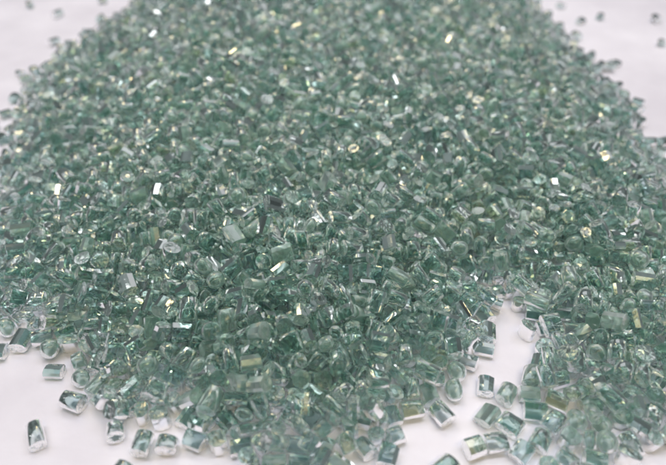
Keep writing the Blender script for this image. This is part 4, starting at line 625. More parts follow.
27,2890,2876,173,108,18,6,16,1135,2977,193,8,-10,6,18,2000,2071,202,6,44,3,19,2198,2337,232,111,-25,115,29,2669,2730,205,8,-21,115,13,1174,3060,218,29,-11,109,1,2550,3154,218,70,22,2,
14,2729,3365,187,16,86,114,16,1880,2689,246,4,53,34,7,1649,2826,271,10,18,41,6,1638,1007,22,35,60,16,5,1696,1013,31,61,24,16,11,2141,1182,23,40,30,103,12,953,1296,22,17,-30,12,
32,555,2414,23,114,22,21,15,590,2386,32,89,52,3,12,1690,1055,74,26,35,7,21,2309,1264,63,70,31,10,13,2705,1468,72,118,-16,13,33,3123,3755,84,102,-23,102,24,3091,2006,118,72,16,12,
16,830,3401,128,64,37,7,12,827,3676,103,9,-12,116,18,1537,1690,146,95,80,111,13,2230,1831,133,66,25,3,7,1301,2038,138,18,46,4,4,1123,3549,133,87,20,87,1,2720,2548,199,16,2,95,15,1155,2691,201,0,28,1,
2,958,3197,154,117,43,59,25,2893,3226,170,37,33,101,7,1803,2239,192,7,-21,117,3,2046,2376,224,109,54,114,28,1669,2456,215,70,34,27,26,2479,2475,202,5,33,49,20,1496,2501,214,2,52,61,
11,2006,2580,234,0,-17,9,15,1308,2628,211,12,41,62,23,1677,2770,244,49,46,113,5,1391,3192,218,13,36,105,17,1377,3367,213,76,-7,119,7,2123,3365,228,90,16,6,15,2483,2655,234,53,16,116,
32,1720,2782,255,112,-6,77,16,2021,914,18,1,30,61,30,2101,1005,28,116,30,84,12,2258,1084,24,102,30,102,15,2364,1368,16,118,30,84,12,1025,1416,25,2,56,45,12,3381,2732,25,7,56,35,
20,1993,1073,54,8,-29,118,23,2015,1251,65,6,28,16,28,1066,1503,35,36,28,86,27,742,1890,46,6,74,35,8,882,1953,70,3,35,44,28,798,2198,78,99,33,83,33,689,3402,80,41,7,25,23,1557,1114,78,24,4,91,
29,1857,1230,105,53,39,119,11,3122,1411,76,86,-17,9,11,2820,1706,91,104,41,7,27,3109,3392,114,15,82,110,16,1686,1447,160,115,6,104,22,1659,1572,142,111,17,25,23,1306,1637,133,76,21,114,
18,1595,1965,165,4,9,13,2,1961,1952,158,7,66,110,31,2819,2089,155,77,38,18,23,946,3514,139,38,16,20,7,2292,2103,176,79,22,85,16,1760,2342,176,14,15,73,1,2999,2902,146,31,76,108,
1,2745,3428,182,86,34,12,19,1857,2592,233,10,-21,10,4,1891,2642,227,11,3,6,18,2478,2838,230,114,47,112,14,1628,2946,243,92,17,2,26,2423,3005,215,86,-19,2,26,1443,3086,229,10,-21,110,
3,2332,2759,250,86,35,31,24,1968,3061,255,31,31,117,13,1851,3311,247,23,49,109,7,1338,1069,29,28,32,17,6,2453,1481,64,64,32,99,13,1124,1586,73,85,14,92,13,2446,1606,68,59,35,6,1,986,1986,62,56,46,8,
0,757,2128,70,2,30,52,0,620,3459,72,109,85,114,28,3299,3813,58,57,24,19,2,2832,1558,88,105,38,112,0,3000,1800,98,110,35,33,0,2398,2007,123,10,29,68,22,2949,2569,135,92,-11,1,16,1804,1335,138,60,13,12,
11,1996,1463,143,29,-11,109,1,1208,1803,126,116,75,93,9,2397,1834,151,86,22,39,9,2343,1944,147,7,29,27,21,1014,2027,112,50,38,112,10,2580,2015,146,21,23,96,10,2974,2047,132,1,24,95,
26,1098,2387,154,109,81,27,4,2955,2614,138,3,48,58,25,917,3077,150,46,37,31,11,903,3479,141,72,27,93,18,1511,1808,177,4,52,11,14,1402,2347,187,46,28,88,25,1488,2400,176,104,-9,20,
5,1051,2622,182,7,17,78,4,1623,2863,205,21,14,46,16,1661,2554,227,95,73,102,14,1367,2609,219,104,32,75,12,1877,2404,226,67,31,93,8,1995,2419,236,8,43,83,13,2188,2809,238,98,21,22,
7,2199,1076,28,35,30,33,7,2159,1125,38,93,15,18,14,2957,1141,26,87,31,4,18,1609,1115,55,117,73,110,12,1380,1293,67,1,48,49,0,2908,1475,83,29,26,10,23,2398,1595,75,82,32,99,33,2695,1677,80,67,31,89,
33,660,3071,88,87,43,82,21,3423,3209,17,118,30,111,15,3312,3867,63,117,22,57,8,1492,1235,100,15,28,31,17,1558,1244,86,44,48,13,11,3072,1800,87,13,30,19,32,768,2701,102,49,25,25,
10,2960,2678,119,26,33,80,29,3174,3387,100,29,32,54,5,2986,2967,152,22,27,108,22,844,3343,134,101,33,35,30,2144,1858,170,9,-20,102,18,2648,2128,171,45,47,93,17,1449,2291,178,4,13,61,
11,1120,2751,190,116,28,19,20,2804,3203,175,39,31,4,15,1538,2007,211,107,44,95,19,1884,2181,197,24,38,80,0,1642,2713,229,116,32,63,1,1993,2689,246,114,-23,21,5,1604,2818,242,5,-28,26,
10,1275,3279,212,7,79,118,15,2578,3338,217,101,17,55,8,1787,2198,215,21,19,6,12,1722,2433,242,29,32,1,26,1541,1068,21,3,30,28,15,1602,1070,17,53,30,88,33,616,2264,31,91,-11,11,
21,534,2995,32,114,18,81,19,3340,3342,35,8,74,112,16,2130,1099,63,112,15,12,8,1366,1245,52,54,31,30,11,3281,2407,75,25,33,4,0,3286,2531,60,99,82,13,3,756,3819,79,85,36,110,9,2180,1280,95,85,16,29,
4,1212,1603,105,108,11,67,3,1094,1705,127,82,46,115,29,2697,1771,87,64,37,106,23,2744,1812,101,43,15,93,10,3089,1863,116,23,26,26,22,781,3722,91,103,35,37,19,1846,1530,141,61,25,115,
25,2062,1632,146,110,-24,105,11,2806,1764,123,41,44,105,32,2953,1803,116,103,70,115,13,2570,2086,162,3,42,66,12,2413,2168,184,0,33,81,26,2668,2491,189,8,24,29,4,1829,1761,185,75,37,106,
32,2105,2263,207,111,48,37,17,2370,2295,214,99,-20,101,4,1725,2478,223,5,16,57,13,1892,2861,225,73,38,1,13,2748,3492,192,13,-13,117,21,1386,2649,231,26,72,102,14,2075,1071,26,23,31,54,
21,1195,1126,19,6,30,60,13,911,1252,23,6,30,34,6,2912,1436,22,103,-2,117,18,1311,1292,62,107,42,89,17,2838,1490,62,114,30,80,9,2541,1637,73,110,69,92,20,2457,1712,67,32,27,35,
28,2521,1703,67,105,13,27,7,744,2195,71,57,31,90,6,612,3070,60,69,15,7,17,688,3461,71,12,26,27,13,1533,1301,85,104,-17,106,11,861,1386,81,22,-24,118,14,2888,1609,91,19,-16,23,
14,2579,1668,89,65,32,101,20,3100,2100,109,106,27,84,7,891,2451,108,25,43,23,18,641,2955,91,99,41,19,3,792,3097,108,44,48,25,14,844,3723,106,115,30,54,6,1954,1448,134,9,30,34,
16,1401,1561,127,72,37,86,14,2643,2028,169,113,30,23,10,1091,2503,180,98,29,87,22,966,3596,150,78,31,111,4,1723,1520,164,41,49,13,32,1466,1795,180,103,40,100,6,2101,1957,164,66,55,7,
17,1272,2338,177,53,15,19,12,1241,2399,179,16,16,9,11,2956,3188,129,28,33,87,7,1260,3353,190,43,36,84,4,1401,2470,215,116,26,95,9,2269,2628,224,84,69,113,3,2252,2720,215,67,49,13,
18,1392,2885,213,115,55,27,25,2605,3447,200,95,18,90,12,1052,3599,181,111,-20,99,6,1607,2502,238,94,79,2,5,1577,2521,273,48,34,34,15,1364,2953,244,109,81,19,7,1503,3307,282,17,-28,118,
7,2818,1142,36,116,-12,9,18,1248,1246,22,1,30,36,23,2314,1232,29,4,83,94,18,2442,1250,23,26,30,66,6,2967,1308,22,79,30,101,10,3389,3157,28,87,30,23,15,2890,1066,48,117,31,61,2,2245,1526,61,106,20,67,
4,2487,1647,85,106,-11,15,18,3307,2021,45,42,41,95,3,2151,1550,108,117,36,85,1,921,2185,99,14,46,39,4,826,3032,118,58,44,115,4,3073,3110,102,115,44,26,8,3169,3179,110,109,30,91,
16,1949,1836,142,79,31,93,11,1233,1864,138,44,36,29,28,2938,2092,134,96,-11,0,9,2964,2326,139,94,28,49,15,2800,2364,159,0,65,107,11,887,3127,130,88,-7,1,9,1533,1630,169,78,72,1,
13,1356,2068,169,34,-2,112,18,2467,2067,183,29,13,96,5,1096,2697,196,10,9,113,14,2710,2839,169,92,41,71,15,2672,2892,187,0,81,4,1,2943,3307,175,60,33,106,23,1676,2094,218,57,38,2,
19,1703,2513,210,79,30,9,7,2146,2660,236,3,67,13,4,2127,2716,228,36,34,37,18,1762,2876,234,27,-18,113,17,2613,3064,219,34,41,16,0,1553,3311,245,79,35,86,2,1848,2199,209,31,20,24,
22,1431,2699,232,78,24,90,13,2208,3103,234,24,47,81,10,2018,3276,254,6,55,21,27,1807,1064,18,3,90,112,22,1588,1143,17,61,30,19,9,1145,1178,20,118,30,56,17,1809,1176,33,119,79,9,
24,1966,1253,22,88,30,49,29,1277,1308,29,22,29,19,2,2555,1496,24,13,-6,115,2,2604,1497,24,14,-6,108,19,3374,2162,32,113,41,113,19,3346,2821,31,0,18,6,6,593,3636,22,103,-2,105,
21,1415,1119,46,104,29,34,1,2153,1410,68,99,30,55,7,1003,1469,50,2,-17,109,5,2799,1538,54,11,42,1,23,895,2012,70,86,29,40,8,704,2152,46,12,-17,22,17,677,2338,57,26,38,107,1,3266,3508,79,49,27,33,
13,2997,1060,75,112,58,7,15,1405,1513,111,38,15,115,11,2527,1756,119,118,81,17,16,1107,1963,101,118,39,93,17,2434,2096,113,28,29,35,2,3210,3352,94,9,-9,105,12,2212,1591,111,0,40,42,
28,1782,1796,120,96,40,23,29,2953,1914,136,13,16,14,6,2420,2083,155,1,88,29,1,1408,2285,155,17,43,23,5,991,2584,139,96,8,16,18,1065,3534,134,5,15,17,18,2963,3550,153,36,69,13,11,3037,3637,129,40,32,5,
31,3066,3713,112,72,34,32,28,1420,1834,165,4,65,88,0,1707,1825,168,119,42,56,26,1471,1956,187,13,-28,110,28,1934,2276,183,41,22,118,33,2442,2831,192,10,65,27,10,2622,2871,180,3,-12,107,
18,1780,1926,187,98,-20,111,25,2474,2591,206,33,45,104,13,2432,3128,218,45,4,115,20,1380,3411,211,32,44,117,6,2466,2358,210,1,16,78,8,1451,2632,241,15,-19,103,32,1369,2759,230,97,38,100,
9,2040,3029,234,39,47,106,9,1974,3321,257,119,43,82,8,2284,3358,259,17,26,78,15,1368,1119,16,118,30,116,17,2782,1422,28,109,-1,99,29,2803,1482,22,91,61,12,11,3386,3251,29,94,4,116,
20,2861,1122,67,64,42,111,24,2075,1255,54,40,42,91,23,1525,1339,60,3,20,4,7,3246,2180,68,17,15,41,1,812,3538,78,106,17,59,1,788,3591,72,2,29,32,11,748,3701,60,8,-11,111,4,3256,3771,73,80,46,114,
6,678,3879,59,115,27,74,13,1764,1333,95,17,-26,109,6,2270,1308,84,64,29,90,31,1515,1403,114,27,30,30,0,1754,1447,100,0,29,86,17,2116,1607,118,73,7,109,30,2337,1786,101,9,27,25,
19,2210,1885,102,114,49,72,5,2993,2481,111,54,21,108,17,3095,2787,106,82,-15,4,5,3001,3227,121,49,9,116,15,3135,3330,111,1,74,112,10,3079,3499,106,40,47,24,4,2179,1637,157,37,-18,1,
4,2363,2037,157,105,79,105,24,2873,2088,140,86,41,26,12,2694,2146,143,93,28,20,19,2854,2376,150,49,28,5,1,1075,2574,163,2,-27,98,11,924,2773,145,50,24,105,32,3037,2798,141,78,38,4,
20,1049,3641,149,13,31,20,16,1554,1803,182,100,42,100,11,2050,1939,185,22,13,77,3,1748,2025,182,2,76,111,25,2430,2017,174,0,23,35,33,1480,2083,183,58,21,107,27,1215,2703,203,18,54,108,
27,1292,2947,187,88,10,108,11,1654,1836,197,17,38,48,4,2387,2393,207,98,21,11,0,2347,2570,216,118,11,78,28,1695,2594,236,17,-27,13,0,1971,2775,225,99,37,1,10,1316,2815,198,16,2,36,
30,2401,2826,221,76,44,12,21,1555,2893,223,103,19,106,4,2460,2902,234,0,-22,36,11,2509,2916,205,28,20,47,23,1748,2093,230,55,18,17,13,2917,826,28,106,57,15,18,1756,1015,22,1,30,34,
8,1022,1289,20,7,30,88,28,2273,1307,32,37,30,24,10,1086,1438,23,117,90,113,29,2881,1478,26,112,10,116,33,898,1611,31,21,15,68,29,3405,3014,28,4,-29,26,4,1885,1238,62,12,24,26,6,909,1528,63,4,71,19,
10,1363,1524,72,105,14,115,8,938,1614,56,81,31,30,30,3291,1809,77,15,29,89,0,3226,1951,39,76,25,14,5,671,2433,64,16,39,91,25,692,3571,61,18,29,70,2,1277,1423,115,119,34,24,7,1266,1537,98,69,25,86,
4,1454,1559,115,111,-19,0,19,2302,1585,115,54,32,106,2,2452,1576,109,90,35,3,15,2435,1699,99,60,17,118,20,2405,1752,114,75,28,30,12,3035,2102,104,113,33,107,24,2994,2170,115,5,35,9,
2,817,2926,113,115,-19,26,1,3022,3331,134,77,21,89,3,3017,3731,117,82,29,23,23,1731,1721,127,7,78,29,18,1983,1785,153,87,36,5,20,2362,1757,144,36,33,89,23,1154,1842,124,24,30,43,
32,2120,1897,135,60,37,15,27,2939,2215,125,22,39,92,1,1451,2340,162,20,4,8,14,2721,2441,169,80,31,10,15,3038,2456,127,113,23,22,5,879,2500,143,51,31,26,31,1301,2511,162,49,29,111,
25,2835,3095,164,21,-8,92,32,3041,3519,117,24,21,84,9,1912,1684,157,103,36,98,16,2068,1906,167,117,-15,14,1,1597,2028,190,108,-19,19,4,2483,2131,186,91,22,24,0,2432,2212,208,94,45,0,
31,2690,2206,167,27,19,101,26,1181,2362,186,106,-27,116,10,2630,2439,188,97,88,119,18,1041,2862,167,111,18,89,26,2409,2884,214,62,11,6,32,2829,3484,166,45,22,94,8,1791,1866,195,6,32,85,
8,1555,2127,214,9,23,100,29,2453,2414,204,119,17,58,5,1447,2496,215,27,5,105,21,1765,2529,215,78,32,101,16,1939,2667,221,35,36,9,22,1922,2721,226,42,26,32,4,2543,3004,219,47,40,17,
27,1858,3065,220,87,13,1,4,1388,3102,217,35,22,24,20,1734,3182,224,6,27,26,32,1188,3437,177,12,36,110,13,1704,3316,254,14,83,18,11,2322,3318,236,12,51,90,30,2467,3404,234,80,43,119,
3,1739,935,26,80,31,24,11,2811,1029,23,37,30,32,17,1668,1058,27,93,30,75,7,960,1426,27,33,30,89,7,2460,1428,26,106,90,6,1,2711,1421,24,49,30,32,23,641,1886,19,3,30,90,24,445,2772,22,30,30,64,
16,3370,3568,23,19,30,22,10,650,3799,23,117,90,114,18,658,3880,21,119,-30,20,22,1862,651,59,119,23,4,10,1496,1187,72,77,46,6,2,1825,1237,56,116,25,43,11,2997,1291,59,116,-26,95,
24,2571,1604,79,24,36,73,12,3258,1758,54,51,29,87,24,808,1844,46,12,-14,103,17,983,1915,60,77,46,102,2,3226,2123,64,107,16,110,21,640,3119,69,81,67,111,6,1732,1185,104,118,-18,117,
17,1732,1299,79,79,-6,0,4,2119,1307,97,68,33,3,12,1256,1335,107,34,19,33,11,1469,1381,106,22,15,108,11,1361,1446,105,0,81,34,3,1383,1714,117,4,17,110,3,2327,1737,115,66,51,6,
0,2361,1824,118,24,-13,117,5,2700,1848,104,42,33,85,25,1092,2093,108,16,41,42,14,859,3473,118,109,11,50,17,3180,3554,90,1,29,62,20,3209,3775,114,9,32,26,23,1834,1273,138,1,35,82,
30,1692,1503,136,5,19,4,14,1910,1535,124,110,35,112,13,2989,1739,115,20,-14,113,13,2915,2295,132,110,15,1,9,1009,2977,168,58,27,109,8,1048,3167,158,69,13,7,0,876,3244,140,59,34,8,
33,2871,3402,152,38,16,16,17,1029,3571,127,93,-19,12,8,1813,1629,143,83,-18,118,9,1755,1701,164,24,42,89,11,1810,1707,134,109,34,86,20,2014,1990,157,72,27,3,16,1895,2099,177,25,70,23,
28,2064,2104,185,99,27,82,32,2544,2087,192,55,13,10,6,2888,2137,156,43,40,8,16,2303,2222,203,112,24,8,13,1816,2292,189,5,-25,116,22,1581,2813,200,56,31,22,21,2620,2935,185,7,86,112,
15,1089,3024,167,56,27,101,23,2859,3201,170,37,17,98,29,1233,3405,162,102,34,96,32,2801,3446,166,56,42,22,13,1529,2187,221,84,33,91,15,1994,2177,196,51,19,114,7,2060,2224,199,83,20,13,
12,1631,2238,223,9,54,66,6,1682,2259,208,16,28,76,5,1570,2730,227,50,34,93,14,1365,2806,201,0,57,90,9,2481,2968,213,110,76,8,17,1153,3018,195,40,24,109,17,1495,2962,216,95,40,97,
3,2050,3073,215,119,-6,76,11,1684,3194,250,5,20,60,15,1219,3311,194,116,37,48,9,2689,3403,202,45,20,117,29,2645,3457,199,78,27,0,14,1954,2310,242,6,-20,97,29,2289,2808,219,114,27,63,
19,1545,2947,239,24,22,28,17,2080,3332,259,3,19,84,31,1430,3346,231,48,22,111,25,2236,1141,22,2,30,58,12,2880,1145,22,107,-30,116,1,2393,1284,24,111,-30,16,3,3030,1300,25,10,89,103,
16,3161,1493,36,27,45,2,11,3441,2446,18,118,90,14,1,456,3167,24,8,30,55,5,560,3452,24,57,30,109,20,3314,3461,29,38,30,8,0,570,3520,28,14,30,25,25,3378,3695,36,102,57,86,6,1461,1239,66,115,29,111,
5,2089,1358,67,41,20,33,15,1535,1472,77,108,32,41,18,3025,1685,67,51,38,118,21,2091,1700,69,16,-5,37,33,2428,1773,66,38,19,5,33,723,2304,87,109,43,112,12,3223,2447,67,77,29,89,20,641,2510,72,7,31,20,
25,3285,3209,53,112,10,54,18,651,3502,51,80,45,92,3,750,3524,70,81,49,12,6,2136,1186,84,111,46,25,14,1914,1229,101,60,47,118,12,2213,1536,106,75,15,2,7,1595,1647,98,13,43,78,
28,1971,1634,123,113,52,56,0,2026,1656,102,117,84,21,26,2181,1832,120,113,-5,14,7,3056,2160,89,111,82,94,10,1077,2209,104,116,84,4,33,3039,2584,112,37,31,118,9,802,3337,91,65,16,13,
16,842,3516,105,6,19,62,31,897,3535,123,96,42,51,13,1831,1397,139,85,40,5,12,1157,1647,128,56,35,94,8,1241,1750,143,54,39,17,17,1085,1909,136,116,7,26,1,1568,2006,155,33,-16,3,
16,2339,2097,152,117,42,79,14,1381,2351,141,100,21,52,13,2820,2447,152,111,89,102,17,2957,2810,154,67,50,114,22,962,3007,162,4,31,18,3,1105,2965,161,48,48,17,0,2778,2975,155,81,47,18,
17,3015,3414,145,14,24,91,9,1155,3448,141,94,35,96,4,1748,1880,173,81,29,83,18,1596,2132,189,29,40,93,16,2347,2164,189,11,88,20,9,2544,2241,190,19,43,23,11,2598,2314,193,94,26,90,
1,2871,2635,162,16,30,88,3,2515,2818,189,32,-15,113,10,2335,2880,204,75,26,36,7,2576,2908,211,44,37,104,9,2757,3135,178,72,26,92,17,1165,3241,187,112,58,68,7,2605,3222,189,53,17,6,
33,1356,2408,197,6,32,21,7,2112,2393,203,41,38,19,28,1461,2446,201,23,37,5,18,2168,2464,213,59,33,18,12,2231,2450,213,87,14,8,16,1618,2514,196,51,17,6,8,2713,2725,190,45,40,20,
19,2629,2782,209,106,-16,111,18,2525,3202,210,107,9,79,17,2046,3232,220,108,28,37,14,1754,3366,225,49,33,33,1,2181,3346,228,56,12,115,6,1274,3415,184,115,12,66,6,1320,3031,217,29,24,19,
19,2557,3457,220,42,65,5,16,2839,1089,21,11,30,38,14,1645,1111,26,7,31,82,13,2033,1127,22,118,31,80,28,2097,1152,17,60,30,103,6,3001,1149,22,64,60,119,6,2182,1251,19,59,30,26,7,873,1304,25,67,30,13,
16,1376,1355,32,51,39,112,14,2411,1344,25,5,31,58,1,959,1501,24,14,30,89,1,3212,1588,25,20,30,73,28,806,1648,29,2,55,41,5,898,1676,28,114,57,106,22,2780,1662,21,8,90,21,17,729,2039,27,93,30,98,
9,3315,2258,26,31,30,16,5,482,3221,24,60,30,23,21,3404,3527,28,72,0,2,17,625,3713,24,119,90,102,18,1662,1224,64,118,-26,94,6,1581,1300,54,118,32,32,20,1694,1301,58,24,24,29,14,1857,1300,58,34,39,82,
8,1418,1353,53,17,20,32,5,3065,1349,51,112,22,22,0,2891,1546,79,115,75,84,12,982,1584,68,9,8,87,23,2288,1621,62,118,-16,30,7,2751,1655,67,1,-20,118,10,3176,1849,74,70,50,5,2,3264,1858,64,6,27,63,
11,717,2246,57,53,21,3,20,770,2258,66,37,28,39,3,805,2310,84,20,23,90,17,3180,2516,62,44,25,11,5,3135,3283,74,5,33,44,11,1873,1402,101,9,43,9,32,2327,1539,95,92,9,80,18,1357,1576,99,32,14,113,
16,3214,1610,70,89,41,47,7,1285,1728,97,23,24,57,0,1582,1764,130,79,50,10,1,2215,1765,114,18,28,97,21,1195,1842,94,118,73,25,27,2394,1873,108,82,15,107,22,2652,1892,97,2,9,15,
21,2990,1920,110,47,33,35,1,2902,2346,129,7,42,11,9,3067,2742,97,13,45,2,11,833,2810,105,7,14,61,15,3062,2820,96,84,52,93,18,3245,3218,101,1,17,52,17,3143,3613,90,23,21,95,2,3159,3784,111,105,40,66,
8,1648,1504,130,68,29,34,18,1263,1593,120,24,36,58,12,1885,1586,145,112,45,76,4,2063,1707,136,89,42,28,13,2689,1899,144,4,22,87,13,2398,1942,159,9,39,50,15,2598,1960,145,23,20,65,
8,1241,2156,152,84,48,2,15,1140,2318,147,115,90,21,31,2167,2383,152,15,39,65,25,1227,2465,174,47,34,19,8,1017,2538,162,104,26,53,9,951,2715,148,22,24,4,7,2917,2743,162,9,-10,110,
13,860,2815,137,16,16,51,4,2868,3348,128,106,79,0,22,1004,3724,116,113,81,13,23,1742,1765,159,15,46,15,2,2186,1891,188,32,27,8,5,1725,1952,175,44,37,82,32,2552,1947,162,8,34,94,
0,1549,2080,182,82,37,38,19,2237,2076,190,105,17,15,10,1955,2214,183,22,16,30,16,2755,2191,161,47,22,27,8,1651,2271,181,114,14,48,19,2274,2268,175,109,75,0,28,1168,2570,195,85,14,103,
6,1696,2578,197,11,23,81,2,2632,2673,208,49,30,2,17,1183,2745,198,112,26,92,24,2532,2879,178,19,10,115,30,1144,2921,195,3,39,0,14,2820,2967,185,99,43,94,17,1650,3176,221,115,70,8,
7,2579,3386,192,77,48,16,22,1322,3486,187,107,48,67,6,2169,2120,219,36,-12,6,21,2513,2260,212,101,37,18,12,1794,2343,211,33,45,119,21,1996,2365,212,0,27,98,12,2265,2493,213,28,56,87,
8,1740,2570,226,97,34,70,15,2149,2557,198,7,32,29,20,1709,2704,219,42,41,103,13,1914,2909,237,113,50,44,7,1586,2999,212,25,42,107,25,1879,3006,214,13,39,16,27,2028,3132,213,61,50,11,
5,1792,3159,220,1,38,117,26,1856,3206,202,97,23,30,15,1662,3330,223,33,56,13,0,1675,3379,234,90,52,112,0,2353,3363,213,54,45,11,32,1552,2838,233,62,27,112,11,1857,2920,241,83,37,36,
6,2213,3228,253,112,29,74,11,2426,3304,227,60,19,1,7,1804,3359,255,20,27,96,21,1672,946,17,118,30,36,8,2128,1055,27,5,67,91,17,2317,1142,24,112,30,54,2,1418,1179,24,77,6,110,11,1475,1177,18,1,30,52,
10,1996,1175,26,33,30,26,12,2211,1198,27,57,34,17,9,2917,1183,32,53,44,9,9,3037,1194,20,0,30,0,6,1841,1267,26,117,39,81,22,1083,1326,16,118,30,116,3,1223,1301,27,93,31,38,1,975,1363,23,6,30,66,
23,1042,1374,22,92,30,14,7,2745,1368,25,116,30,63,2,2590,1428,24,11,66,117,4,2970,1431,26,27,30,102,25,2307,1486,22,119,30,1,10,2924,1539,23,0,30,13,16,2472,1607,17,3,30,36,10,2628,1837,41,14,46,110,
9,691,1915,20,71,30,119,7,798,1901,26,107,30,103,2,3376,2285,24,11,30,19,18,3342,2329,22,1,30,68,4,3308,2461,38,99,68,1,17,3331,2513,24,59,30,89,9,429,3023,19,1,90,14,7,3326,3710,27,24,30,110,
33,2143,1232,53,100,37,43,8,2115,1292,55,117,89,95,11,2119,1451,73,106,9,4,20,1174,1545,58,111,24,102,17,2733,1602,72,97,81,3,11,2848,1596,56,0,40,69,16,1145,1840,55,111,36,96,
12,2469,1839,65,13,-13,6,3,3055,1846,67,115,28,78,13,3128,1978,80,75,-8,117,6,869,2069,61,69,19,94,17,3167,2151,58,48,19,113,19,865,2208,66,114,33,95,24,3210,2397,63,4,31,0,8,3324,2582,48,44,18,100,
9,668,2692,80,26,32,108,22,632,2752,58,117,34,112,0,755,2768,79,108,10,38,10,3124,3108,82,86,66,8,16,745,3176,88,36,-14,119,11,3261,3298,80,7,73,19,32,3300,3288,56,78,40,32,3,3289,3340,51,30,14,116,
0,808,3398,81,99,6,112,12,3224,3469,77,93,23,102,21,3235,3682,67,9,38,107,7,1777,1226,90,87,-13,1,6,2106,1250,82,110,12,48,9,2194,1235,64,81,38,95,17,1854,1334,116,52,39,96,4,1581,1413,94,44,39,8,
6,2088,1413,78,8,-17,97,13,1996,1533,119,108,14,66,12,2248,1579,84,112,27,16,32,989,1674,106,109,42,59,12,3061,1642,75,6,46,73,32,1025,1835,95,105,34,10,22,2506,1826,111,109,19,25,
2,2830,1846,96,5,40,85,6,1127,1910,105,82,11,30,26,2530,1896,109,110,33,106,3,2797,1915,127,109,43,3,15,955,1992,100,107,40,47,17,1117,2143,115,28,39,2,1,3088,2209,103,100,41,39,
15,1059,2269,124,7,38,31,32,607,2464,79,2,40,71,15,3140,2516,91,45,36,19,5,849,2603,121,36,74,111,12,3121,2672,96,96,26,55,19,755,2880,105,106,17,0,6,571,2964,64,100,72,13,5,791,2990,100,11,21,112,
33,2949,3001,119,13,8,103,15,3247,3057,69,116,40,116,12,672,3208,106,54,14,100,11,3088,3658,100,81,39,118,0,3088,3790,127,6,-17,102,18,2033,1525,145,118,-14,6,33,1498,1631,126,107,37,104,
4,1464,1730,160,30,43,107,17,1659,1691,135,14,-21,103,12,2286,1841,137,97,37,60,5,2622,1902,153,100,36,89,12,1061,1955,131,55,37,5,30,1329,1945,144,6,36,88,0,2095,2018,152,19,33,34,
9,2711,2008,153,110,30,24,16,2904,2179,128,19,75,19,33,1328,2209,162,23,31,38,17,2802,2313,128,53,32,16,12,950,2536,154,2,79,102,29,1041,2627,122,45,49,18,19,3081,2699,133,64,35,18,
21,891,2733,133,113,66,119,32,3119,2836,112,119,0,119,31,2777,2867,149,61,28,16,13,962,2919,151,3,13,18,4,2838,2992,146,72,42,95,0,1002,3053,144,11,78,111,3,2769,3603,149,44,32,35,
28,2980,3602,137,44,9,11,16,1919,1809,160,116,33,35,9,1453,2023,174,8,16,8,6,1891,1985,136,31,39,43,26,1419,2083,185,113,-24,113,0,1565,2196,183,87,78,115,0,1335,2311,179,3,26,10,
16,1592,2273,186,6,34,83,11,2005,2280,171,40,-15,0,4,2397,2259,183,7,73,105,18,2744,2255,173,85,38,96,12,2725,2316,185,80,16,17,17,2761,2397,172,97,-30,2,24,1371,2456,181,92,-19,116,
29,2132,2434,171,102,14,75,10,2103,2556,173,17,74,119,6,2198,2577,185,74,47,99,24,2258,2673,207,19,43,57,5,1300,2756,169,7,50,12,13,2808,2739,159,97,47,25,7,2462,2893,186,112,35,15,
6,2706,3046,196,21,23,16,18,1199,3145,204,52,40,109,2,1139,3163,196,7,82,17,3,1200,3551,194,16,20,0,12,1082,3644,175,112,21,71,5,1613,1892,205,3,22,95,14,1847,1880,205,102,34,84,
29,1856,1939,196,14,14,40,15,1894,1914,167,113,30,104,9,1759,2282,193,50,14,15,2,2079,2304,221,87,41,104,10,1780,2403,205,73,22,27,16,2289,2443,207,15,31,35,22,2191,2502,197,97,71,113,
18,2451,2532,206,12,-11,7,18,1461,2544,211,11,-6,13,20,2191,2622,216,113,-26,18,30,2086,2667,234,13,-11,26,12,1750,2772,218,31,23,86,31,1336,2917,218,112,-21,106,18,2164,3002,236,9,39,8,
12,2256,2960,220,22,78,114,12,1464,3011,225,15,43,13,1,1535,3131,248,100,47,32,18,2144,3188,226,28,73,108,12,2415,3168,230,23,13,72,17,1983,3245,236,9,21,49,16,1534,3375,233,90,63,11,
7,1404,3450,217,10,43,115,17,2693,3523,201,99,45,80,2,1734,3242,248,118,83,108,12,1792,3242,241,2,7,68,7,1728,3365,267,65,20,109,18,2159,3393,255,106,33,99,29,1806,930,32,18,-21,12,
3,1744,1067,37,61,48,11,15,2015,1072,16,1,90,17,22,2917,1084,17,1,30,42,32,1445,1132,20,118,-30,24,30,1619,1197,27,29,66,105,11,1877,1173,28,3,64,100,3,2059,1189,33,1,4,9,9,2364,1228,20,71,30,31,
4,2942,1245,38,32,15,22,5,1349,1310,26,70,30,83,21,1615,1314,22,109,30,87,16,2389,1424,17,114,30,99,25,2669,1476,37,9,40,29,14,2590,1551,26,23,31,91,16,2433,1596,26,38,30,35,16,2816,1618,17,0,90,21,
10,2883,1600,23,110,30,89,1,738,1657,24,80,30,109,0,932,1737,29,94,30,89,10,809,1785,26,33,30,117,32,850,1870,21,0,38,92,18,647,2038,25,13,30,30,9,3259,2034,20,118,30,70,7,2422,2144,32,87,3,0,
14,2429,2198,25,93,0,108,4,3243,2278,26,90,30,32,29,715,2305,29,88,29,38,25,3078,2398,41,4,-14,14,23,3372,2581,35,59,15,117,18,493,2703,23,110,30,103,30,3414,2922,28,111,30,107,
10,3302,3159,32,76,59,108,17,539,3239,28,13,61,118,16,571,3399,30,4,58,41,14,702,3839,25,4,60,34,15,1813,1129,64,0,28,34,0,1720,1239,76,49,31,83,11,2234,1310,55,2,30,25,14,1502,1410,67,61,27,27,
16,1198,1486,48,6,36,0,21,1733,1479,58,51,41,0,4,822,1480,64,108,43,39,17,2376,1526,80,80,43,91,8,2737,1544,57,36,26,34,10,1348,1610,56,16,21,21,7,3144,1592,65,24,31,29,16,1029,1653,66,5,41,94,
